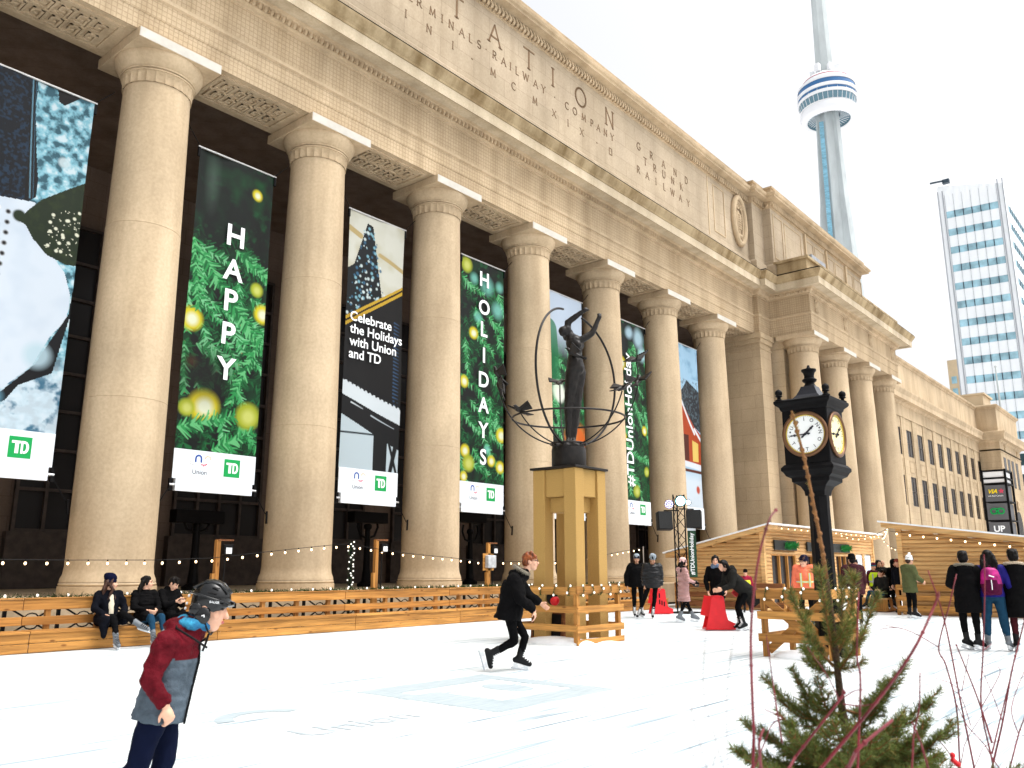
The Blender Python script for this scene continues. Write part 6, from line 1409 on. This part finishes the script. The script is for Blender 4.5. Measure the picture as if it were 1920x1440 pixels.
# two men in grey beanies
GB=cloth('grey_knit',(.28,.33,.37),.95,ws=60,nv=.25);
person('man in a patterned grey beanie and black jacket standing left of his friend',(22.92,14.12),226,std(1.03,wrR=(.05,-.33,.93),elR=(-.03,-.33,1.2)),dict(s=1.03,hat=(GB,'fold'),hatband=cloth('dark_knit',(.05,.06,.09),nv=.6),w=1.35,arm=1.35,len=.16,hyaw=-12,seed=7,skin=SK2,curl=.7),G)
J=lean(std(1.03),10);J['anL']=V((.0,-.02,.165));J['knL']=V((.1,.03,.58));J['toL']=V((.17,-.05,.125));J['anR']=V((-.05,-.42,.165));J['knR']=V((.1,-.27,.6));J['toR']=V((.12,-.5,.125))
person('man in a plain grey beanie and shiny black puffer jacket stepping wide',(22.45,13.3),222,J,dict(s=1.03,hat=(GB,'fold'),w=1.28,arm=1.35,len=.14,hpitch=26,hyaw=22,coat=cloth('puffer_gloss',(.005,.005,.006),.4,spec=.3),wst=(.4,.4,2.6),wr=.028,skin=SK2,seed=8,pf=.92),G)
# pink coat
PK=cloth('pink_puffer',(.42,.23,.215),.5,spec=.4,wr=.6,ws=7,stretch=(.3,.3,2.4))
J=std(.95,elR=(.04,-.26,1.13),wrR=(.26,-.2,1.08),elL=(.04,.26,1.13),wrL=(.28,.16,1.08),knL=(.1,.1,.55),anL=(.3,.1,.165),toL=(.47,.1,.14),knR=(.0,-.1,.56),anR=(-.2,-.1,.165),toR=(-.04,-.1,.12))
def handwarm(root,J,T,dn,fw,lf,s,Mh):q=MB();q.ell(V((.36,.0,1.05)),(.08,.13,.08));q.ell(V((.4,.0,1.02)),(.05,.08,.06));blob(q,'muff',mat('muff',(.03,.04,.04),.9,nscale=50,namt=.8),root,.014,1,.03,30)
person('woman in a long pink padded coat and pale pink hat holding a dark bag',(21.5,11.75),-40,J,dict(s=.95,hat=(cloth('pink_knit',(.75,.47,.44),ws=60),'fold'),hair='long',hairm=HB,coat=PK,len=.42,hemw=1.1,w=1.0,wst=(.3,.3,3.2),wr=.03,scarf=CB,scarf_tail=1,skates=BTG,extras=[handwarm],gloves=CB,seed=9,pf=.8),G)
# scarf woman and bending person behind the red aid
J=lean(std(.98,elR=(.05,-.27,1.15),wrR=(.2,-.2,.9)),6)
person('person with a topknot and a blue grey scarf standing behind the red skating aid',(20.35,10.15),196,J,dict(s=.98,hair='bun',hairm=HB,scarf=cloth('blue_scarf',(.16,.22,.33),nv=.5),coat=CB,len=.3,pants=CJ,skates=BTG,hyaw=10,seed=10),G)
J=lean(std(1,elR=(.12,-.26,1.22),wrR=(.3,-.2,1.05),elL=(.12,.26,1.22),wrL=(.3,.2,1.05),pel=(-.12,0,.94)),31);J['hed']+=V((.02,0,.02));J['knL']=V((.12,.11,.56));J['knR']=V((.05,-.11,.55));J['hiL']=V((-.12,.1,.92));J['hiR']=V((-.12,-.1,.92));J['wrR']=V((.52,-.2,.97));J['elR']=V((.3,-.26,1.06));J['elL']=V((.32,.26,1.06));J['wrL']=V((.55,.2,.98))
def strap(root,J,T,dn,fw,lf,s,Mh):
    q=MB();q.tube([J['nek']-fw*.12+lf*.1,J['che']-fw*.2-lf*.05,J['pel']-lf*.24+dn*.1,J['pel']-lf*.27+fw*.05-dn*.02],.012,6);q.build('bag_strap',mat('strap_orange',(.6,.12,.03),.6),root);q=MB();q.obox(J['pel']-lf*.29+fw*.1+dn*.04,(.2,.07,.16),Matrix((fw,lf,dn)).transposed());q.build('shoulder_bag',mat('bag_red',(.5,.03,.03),.6),root,bevel=.02)
person('person in a wide charcoal coat bent forward over the red aid',(19.55,9.15),140,J,dict(hair='long',hl=.1,hairm=HB,coat=CG,len=.28,hemw=1.45,hem=(-.1,0,-.02),w=1.15,arm=1.2,scarf=CB,hpitch=10,face=0,extras=[strap],seed=11,pf=.95),G)
# white hat, green coat
J=std(1.0,elR=(.06,-.26,1.2),wrR=(.3,-.22,1.08),elL=(.1,.26,1.2),wrL=(.38,.2,1.12),nek=(.04,0,1.53),hed=(.08,0,1.69))
person('woman in a white bobble hat and olive green parka skating by the second hut',(27.75,7.5),-34,J,dict(s=1.06,hat=(cloth('white_knit',(.8,.8,.78),ws=50),'pom'),hair='short',hairm=HBR,coat=cloth('olive_parka',(.085,.095,.04)),len=.26,w=1.1,arm=1.15,hpitch=8,seed=12),G)
# trio seen from behind
def furup(fm):return lambda J,T,dn,fw,lf,s,Mh:(J['nek']+dn*.035*s-fw*.02*s,.15*s,.155*s,Matrix((fw,lf,dn)).transposed()@Matrix.Rotation(R(10),3,'Y'),fm)
person('person in a black parka with thin fur edge, left of the blue jacket',(17.6,3.78),14,std(.965,anL=(.05,.08,.165),anR=(.0,-.1,.165),toR=(.1,-.22,.13),toL=(.1,-.02,.13),wrL=(.2,.12,1.1),elL=(.02,.27,1.18),wrR=(.2,-.12,1.1),elR=(.02,-.27,1.18)),dict(s=.965,hair='short',hairm=HB,fur=furup(FUR),coat=CB,len=.34,w=1.14,arm=1.2,hpitch=14,face=0,hs=1.1,seed=13),G)
BLU=cloth('jacket_blue',(.014,.011,.14),.6,spec=.1)
def backpack(root,J,T,dn,fw,lf,s,Mh):
    mg=cloth('magenta_nylon',(.34,.006,.14),.5,spec=.3,nv=.5);mr=cloth('maroon_nylon',(.07,.006,.03),.6);c=J['che']-fw*.25-dn*.08;Mx=Matrix((fw,lf,dn)).transposed()
    q=MB();q.loft([(c+dn*z,fw*a,lf*b) for z,a,b in((-.27,.06,.1),(-.24,.1,.155),(-.1,.115,.17),(.08,.1,.16),(.18,.07,.125),(.22,.03,.07))],24);bp=blob(q,'backpack',[mg,mr],root,.014,3,.01,9,matfn=lambda p:1 if (V(p)-c).dot(dn)<-.07 else 0)
    q=MB();q.loft([(c-fw*.09+dn*z,fw*a,lf*b) for z,a,b in((-.2,.03,.08),(-.1,.045,.11),(.0,.03,.09))],18);q.build('pocket',mr,bp,smooth=60)
    q=MB();q.tube([c-fw*.14-dn*.17,c-fw*.15-dn*.08,c-fw*.13+dn*.0],.008,5);q.tube([c-fw*.12+lf*.03+dn*.08,c-fw*.125-lf*.05+dn*.05],.012,5);q.build('zip_pull',M['white'],bp)
    q=MB()
    for k in(-1,1):q.tube([c+fw*.05+lf*k*.08+dn*.18,J['shL']*(.5+.25*k)+J['shR']*(.5-.25*k)+dn*.09,J['che']+fw*.16+lf*k*.11],.022,6)
    q.tube([c+dn*.2+lf*.04,c+dn*.26,c+dn*.2-lf*.04],.01,6);q.build('shoulder_strap',mr,bp)
person('woman in a blue jacket and jeans with a magenta backpack, seen from behind',(17.78,3.4),13,std(.98,anL=(.0,.15,.165),anR=(.0,-.17,.165),knL=(.03,.13,.57),knR=(.03,-.14,.57),toL=(.15,.2,.125),toR=(.15,-.22,.125),elL=(-.02,.3,1.16),elR=(-.02,-.3,1.16),wrL=(.1,.3,.92),wrR=(.1,-.3,.92)),dict(s=.98,hair='long',hl=.25,hairm=HB,coat=BLU,len=.06,w=1.08,arm=1.0,pants=CJ,pf=1.2,hpitch=10,face=0,extras=[backpack],skates=BTG,seed=14,hood=None,gloves=None),G)
person('person in a black coat with a broad pale fur hood and maroon trousers',(17.95,3.02),12,std(.98),dict(s=.98,hair='short',hairm=HB,hs=1.12,fur=furup(FURP),coat=CB,len=.42,w=1.15,arm=1.2,pants=cloth('maroon_trousers',(.06,.012,.015)),hpitch=12,face=0,seed=15),G)
# marshals
HV=cloth('hivis_orange',(.85,.2,.11),.7,nv=.1);HY=cloth('hivis_yellow',(.62,.85,.03),.6,nv=.1)
silver=mat('reflective_silver',(.6,.62,.62),.35,metal=.3);yel=mat('reflective_yellow',(.75,.75,.05),.5)
def stripes(root,J,T,dn,fw,lf,s,Mh):
    for m_,w_,o_ in((yel,.05,.0),(silver,.025,.006)):
        q=MB()
        for k in(-1,1):q.bar(J['che']+lf*k*.1*s+fw*(.172+o_)*s-dn*.0,J['pel']+lf*k*.1*s+fw*(.192+o_)*s,w_*s,.006)
        q.loft([(J['pel']+dn*(.12+z)*s,fw*(.178+o_)*s,lf*(.212+o_)*s) for z in(-w_/2,w_/2)],24);q.build('reflective_stripe',m_,root)
person('marshal in an orange high visibility jacket and dark cap standing behind the clock fence',(20.6,7.95),205,lean(std(1.0,hed=(.05,0,1.62),nek=(.01,0,1.46),wrR=(.12,-.28,.9)),3),dict(s=1.0,hat=(cloth('navy_cap',(.012,.012,.03)),'fold'),hair='short',hairm=HBR,coat=HV,len=.18,w=1.12,hyaw=-48,extras=[stripes,glasses],gloves=CB,seed=16,skates=BTG),G)
person('person in a dark maroon jacket seen from behind at the hut door',(22.6,7.45),35,std(.99),dict(s=.99,hat=(CB,'fold'),hair='short',coat=cloth('maroon_jacket',(.05,.016,.02)),len=.2,w=1.3,arm=1.3,face=0,seed=17),G)
def vest(root,J,T,dn,fw,lf,s,Mh):
    q=MB();q.loft([(J['pel']-dn*.08,fw*.19,lf*.225),(J['pel']+dn*.12,fw*.178,lf*.21),(J['che'],fw*.178,lf*.215),(J['che']+dn*.1,fw*.15,lf*.17)],24);v_=q.build('vest',HY,root,smooth=60)
    q=MB()
    for k in(-1,1):q.bar(J['che']+lf*k*.1+fw*.185+dn*.05,J['pel']+lf*k*.1+fw*.195,.045,.006)
    q.loft([(J['pel']+dn*(.08+z),fw*.188,lf*.222) for z in(-.025,.025)],24);q.build('reflective_stripe',silver,v_)
person('steward in a yellow high visibility vest and knitted hat walking between the huts',(31.8,9.75),212,std(.9),dict(s=.9,hat=(cloth('maroon_knit',(.09,.012,.03)),'fold'),hair=None,hatband=cloth('teal_band',(.02,.2,.3)),coat=cloth('maroon_coat',(.08,.02,.03)),len=.1,w=1.1,extras=[vest],vox=.018,skates=BTB,seed=18),G)
# small crowd between the huts
px_=lambda x,d:at(x,1150,d)
for i,(x,d,hd,lab,o,kw) in enumerate([
 (1612,33.0,200,'person in a maroon coat standing just left of the yellow vest',dict(coat=cloth('crowd_maroon',(.12,.015,.02)),hair='short'),{}),
 (1655,34.0,230,'person in dark brown with hair down, right of the yellow vest',dict(coat=CG,hair='long',hairm=HB),{}),
 (1667,32.6,215,'person in a black coat with a white scarf sitting by the hut corner',dict(coat=CB,hair='long',scarf=cloth('white_scarf',(.6,.6,.58))),dict(sitz=1)),
 (1663,36,200,'bald man standing at the back of the crowd between the huts',dict(coat=CG,hair=None,skin=SK2),{}),
 (1684,33.5,220,'person in black with a hood up beside the corner of the second hut',dict(coat=CB,hood='up',hair=None),{}),
 (1693,31.2,160,'red haired woman peering past the olive parka',dict(coat=CN,hair='short',hairm=HR),{}),
 (1643,32.2,150,'person in jeans perched on the slatted bench behind the yellow vest',dict(coat=CG,pants=CJ,hair='short'),dict(sitz=1)),
 (1402,29.9,200,'child in a dark hat and red coat with a yellow bib behind the far rail',dict(s=.78,coat=cloth('child_red',(.3,.02,.05)),hat=(CB,'fold'),hair=None,extras=[lambda root,J,T,dn,fw,lf,s,Mh:MB().loft([(J['che']-dn*.12,fw*.135,lf*.165),(J['che']+dn*.02,fw*.135,lf*.165)],20).build('bib',yel,root)]),{})]):
    o=dict(o);o.setdefault('s',.97);o.update(vox=.02,laces=0,seed=20+i)
    p=px_(x,d)
    if kw.get('sitz'):J=sit();person(lab,(p[0],p[1],.12),hd,J,o,G)
    else:person(lab,(p[0],p[1]),hd,std(o['s']),o,G)

# ------------------------------------------------------------------ foreground plants
BARK=mat('spruce_bark',(.075,.045,.025),.9,nscale=60,namt=.5,bump=.6,bscale=120);TWIG=mat('spruce_twig',(.2,.09,.03),.85,nscale=60,namt=.4)
NEE=mat('spruce_needles',(.1,.128,.024),.6,spec=.3,nscale=14,namt=.45);NEEY=mat('spruce_needles_yellowed',(.24,.18,.04),.65,nscale=14,namt=.4)
SPD=3.0
sp=thing('young_spruce','small sparse spruce with a bare brown leader growing in the foreground bed','spruce',tuple(at(1600,1440,SPD)[:2])+(.15,))
rs=random.Random(12)
def pxp(px,py,d):return V(at(px,py,d))
def curve(P,n=10):
    P=[V(p) for p in P];out=[]
    for i in range(len(P)-1):
        a=P[max(i-1,0)];b=P[i];c=P[i+1];d=P[min(i+2,len(P)-1)]
        for k in range(n):
            t=k/n;out.append(.5*((2*b)+(c-a)*t+(2*a-5*b+4*c-d)*t*t+(3*b-a-3*c+d)*t**3))
    out.append(P[-1]);return out
tp=[pxp(x,y,SPD+dd) for x,y,dd in((1606,1440,0),(1586,1370,0),(1574,1290,-.01),(1566,1210,-.02),(1556,1130,-.03),(1543,1040,-.05),(1528,960,-.06),(1508,860,-.08),(1484,770,-.1))]
tp=[V((tp[0].x,tp[0].y,.05))]+tp
tc_=curve(tp,6);n_=len(tc_)
q=MB();q.tube(tc_[:int(n_*.62)],[.017*(1-.6*i/(n_*.62)) for i in range(int(n_*.62))],8);q.build('trunk',BARK,sp,smooth=180)
q=MB();q.tube(tc_[int(n_*.62)-1:],[.0068-.003*i/(n_*.38) for i in range(n_-int(n_*.62)+1)],7)
for k in range(16):c=tc_[min(n_-1,int(n_*.64)+int(k*n_*.36/16))];q.ell(c+V((rs.gauss(0,.002),rs.gauss(0,.002),0)),(.0085,.0085,.009),n=6,m=5)
q.build('leader',TWIG,sp,smooth=180)
nq=MB();ny=MB();tw_q=MB()
def needles(P,L,dens,yel=0,back=.55):
    for a,b in zip(P,P[1:]):
        d=b-a;l=d.length
        if l<1e-6:continue
        d/=l;o=d.orthogonal().normalized();k=l*dens;k=int(k)+(rs.random()<k-int(k))
        for _ in range(k):
            p=a+d*l*rs.random();t=rs.random()*2*PI;r_=Matrix.Rotation(t,3,d)@o;dr=(r_*rs.uniform(.7,1)+d*rs.uniform(.35,.9)).normalized();ln=L*rs.uniform(.65,1.1);sd=dr.cross(V((rs.gauss(0,1),rs.gauss(0,1),rs.gauss(0,1)))).normalized()*.0011
            e=p+dr*ln+V((0,0,.002));(ny if rs.random()<yel else nq).add([p-sd,p+sd,e+sd*.4,e-sd*.4],[(0,1,2,3)])
def branch(s_,e_,sag=.04,sub=5,L=.027,dens=1500,yel=.08):
    s_=V(s_);e_=V(e_);m_=(s_+e_)/2+V((0,0,-sag))+V((rs.gauss(0,.01),rs.gauss(0,.01),0));P=curve([s_,m_,e_],6);tw_q.tube(P,[.0055*(1-.75*i/len(P)) for i in range(len(P))],5);needles(P[3:],L,dens,yel)
    for k in range(sub):
        t=.3+.6*k/max(1,sub-1)*rs.uniform(.85,1.1);i=min(len(P)-2,int(t*(len(P)-1)));b=P[i];d=(P[i+1]-P[i]).normalized();o=d.cross(V((0,0,1))).normalized()*(1 if k%2 else -1);l=(e_-s_).length*rs.uniform(.22,.42)*(1.15-t)*1.5
        c=b+(d*.75+o*.65+V((0,0,rs.uniform(-.1,.3)))).normalized()*l;Q=[b,(b+c)/2+V((0,0,-.01)),c];tw_q.tube(Q,[.003,.0024,.0014],4);needles(Q,L*.92,dens,yel)
BR=[((1563,1250),(1482,1108),.0),((1564,1240),(1536,1068),-.12),((1563,1240),(1604,1078),-.06),((1567,1255),(1642,1118),.1),((1566,1250),(1508,1150),.12),((1568,1262),(1512,1205),-.1),((1568,1262),(1622,1185),-.12),((1562,1225),(1578,1085),.1),
 ((1580,1340),(1484,1252),.05),((1580,1335),(1532,1268),-.12),((1582,1355),(1428,1268),.02),((1580,1330),(1662,1276),.1),((1584,1375),(1702,1238),-.05),((1586,1385),(1764,1292),.03),((1586,1380),(1640,1300),.2),((1584,1372),(1500,1310),.22),
 ((1592,1410),(1388,1348),.03),((1592,1415),(1455,1330),-.16),((1594,1420),(1368,1402),-.02),((1594,1420),(1796,1352),.05),((1594,1425),(1690,1340),-.22),((1594,1428),(1745,1345),-.14),((1596,1430),(1560,1350),-.3),((1596,1430),(1480,1372),-.26),((1596,1430),(1640,1372),-.32),((1594,1430),(1520,1390),.25),((1594,1430),(1700,1390),.25),
 ((1600,1450),(1400,1425),-.15),((1600,1450),(1760,1412),-.2),((1600,1455),(1450,1440),-.3),((1600,1455),(1720,1440),-.3),((1600,1455),(1590,1410),-.38),((1602,1470),(1380,1480),0),((1602,1470),(1810,1460),.05),((1602,1480),(1500,1480),-.35),((1602,1480),(1680,1480),-.35),((1602,1470),(1560,1470),.35),((1602,1475),(1660,1440),.33)]
for a,b,dd in BR:
    hgt=(1440-b[1])/380;branch(pxp(a[0],a[1],SPD),pxp(b[0],b[1],SPD+dd),sag=.03 if b[1]<1240 else .05,sub=2 if b[1]<1200 else 10 if b[1]<1330 else 15,dens=2300 if b[1]<1200 else 1500 if b[1]<1300 else 1350,yel=.3 if b[1]<1200 else .06)
for k in range(60):
    a=rs.random()*2*PI;z=rs.uniform(.25,.8);c=tc_[2];c=V((tp[0].x,tp[0].y,z));l=rs.uniform(.28,.46);branch(c,c+V((math.cos(a)*l,math.sin(a)*l,.1)),.03,9,dens=1000)
needles(tc_[int(n_*.38):int(n_*.66)],.022,900,.3);needles([pxp(1522,930,SPD-.06),pxp(1510,870,SPD-.08)],.018,160,.9);needles([pxp(1500,830,SPD-.09),pxp(1486,775,SPD-.1)],.012,900,.9)
tw_q.build('twigs',TWIG,sp);MB.fix_normals=False;nq.build('needles',NEE,sp);ny.build('yellow_needles',NEEY,sp);MB.fix_normals=True
# red-twig dogwoods
DR=mat('dogwood_red',(.15,.01,.018),.5,spec=.35,nscale=20,namt=.4);DB=mat('dogwood_brown',(.13,.045,.03),.6,nscale=20,namt=.4);DG=mat('grey_twig',(.3,.28,.28),.7,nscale=20,namt=.3)
Zp=lambda x,y:(1280+x/3,960+y/3)
def shrub(name,label,stems,m,base,d0):
    g=at(*Zp(*base),d0);t=thing(name,label,'shrub',(g[0],g[1],.15))
    for pts,r,dd in stems:
        P=[pxp(*Zp(x,y),d0+dd+.04*math.sin(i*1.7+x)) for i,(x,y) in enumerate(pts)]
        if pts[0][1]>=1380:
            b=V((g[0],g[1],.1));low=P[0];d=(low-P[1]).normalized();d.z=min(d.z,-.55);d.normalize();k=min(.45,(low.z-.12)/-d.z*.6);e=low+d*k
            P=[V((e.x*.75+b.x*.25,e.y*.75+b.y*.25,.08)),e]+P
        C_=curve(P,5);q=MB();q.tube(C_,[r*.9*(1-.5*i/len(C_)) for i in range(len(C_))],6)
        for i in range(4,len(C_),6):q.ell(C_[i],(r,r,r),n=6,m=4)
        q.build('stem',m,t,smooth=180)
    return t
shrub('dogwood_shrub','clump of thin dark red dogwood stems at the lower right of the view',[
 ([(1560,1440),(1540,1100),(1480,860),(1440,760),(1500,520),(1540,350)],.0038,0),([(1440,760),(1300,680),(1200,650),(1110,660)],.002,0),([(1200,650),(1140,636)],.0014,0),
 ([(1640,1440),(1560,1050),(1470,600),(1380,330)],.0042,.05),([(1750,1440),(1680,1100),(1690,780),(1700,400),(1695,240)],.0036,-.1),([(1740,1300),(1660,1050),(1540,750)],.0036,0),
 ([(1740,1440),(1800,1180),(1850,900),(1900,700),(1935,560)],.0042,.1),([(1740,1360),(1790,1150),(1870,820)],.003,.12),([(1840,1440),(1890,1250),(1925,1150)],.0036,-.05),([(1560,1000),(1500,960),(1420,935)],.0016,0),
 ([(1620,1200),(1570,1050),(1520,1000)],.0018,.05),([(1690,780),(1740,740)],.0016,-.1),([(1570,1010),(1610,800)],.0016,0),([(1680,1100),(1780,920),(1775,870)],.0017,-.1),([(1740,1380),(1690,1300),(1600,1200),(1540,1080)],.0026,.1),([(1800,1180),(1740,1020),(1690,900)],.0018,.1),([(1890,1250),(1850,1100),(1920,900)],.002,0),([(1560,1440),(1590,1300),(1660,1180),(1720,1090)],.002,.1),([(1640,1440),(1700,1320),(1840,1270),(1930,1255)],.0016,.1)],DR,(1720,1500),3.2)
shrub('dogwood_shrub','blurred red dogwood stems crossing in front of the spruce',[
 ([(395,1440),(400,1250),(390,1000),(385,650),(420,300),(480,60),(525,-10)],.0042,-.2),([(440,1440),(430,1300),(455,1220)],.0045,-.2),([(600,1440),(640,1370),(880,1060),(905,1000)],.0045,0),([(780,1440),(1080,1080),(1290,790),(1410,540),(1440,450)],.0048,0),
 ([(930,1440),(990,1330),(1180,1170)],.0062,-.1),([(985,1440),(1000,950),(980,800),(990,450)],.0036,.1),([(560,1300),(520,1050),(500,900),(470,690)],.0022,.1),([(880,1070),(860,1010),(800,900),(700,760)],.0018,.1),([(905,1080),(1000,1090),(1100,1075)],.002,.1),([(880,1060),(960,1010),(1010,1000)],.0018,.1),([(420,1400),(500,1200),(560,1160),(460,1110)],.002,.1),([(1290,1440),(1300,1250),(1330,1100),(1335,900)],.0028,.15),([(1380,1440),(1340,1300),(1290,1180)],.003,.1)],DR,(800,1500),2.05)
shrub('bare_shrub','pale grey blurred bare twigs left of the spruce',[
 ([(230,1440),(120,1030),(130,680)],.0014,0),([(255,1440),(250,1320),(250,1000),(290,680)],.0014,.05),([(135,1440),(60,1160),(30,990)],.0016,-.05),([(90,1440),(10,1250)],.0014,0),([(170,1440),(185,1380),(200,1340)],.0014,.05)],DG,(180,1560),1.3)
q=MB();
bt=thing('berry_twig','thin twig with a few red berries right of the spruce','twig',tuple(pxp(*Zp(1540,1440),3.0)))
tq=[pxp(*Zp(x,y),3.0) for x,y in((1420,1260),(1480,1330),(1530,1400),(1560,1450))];q.tube(tq,.0018,5);q.build('twig',DB,bt)
for x,y in((1518,1368),(1522,1396),(1548,1418),(1535,1408)):MB().ell(pxp(*Zp(x,y),3.0),(.0085,.0085,.0085),n=8,m=6).build('berry',M['red_plastic'],bt,smooth=180)
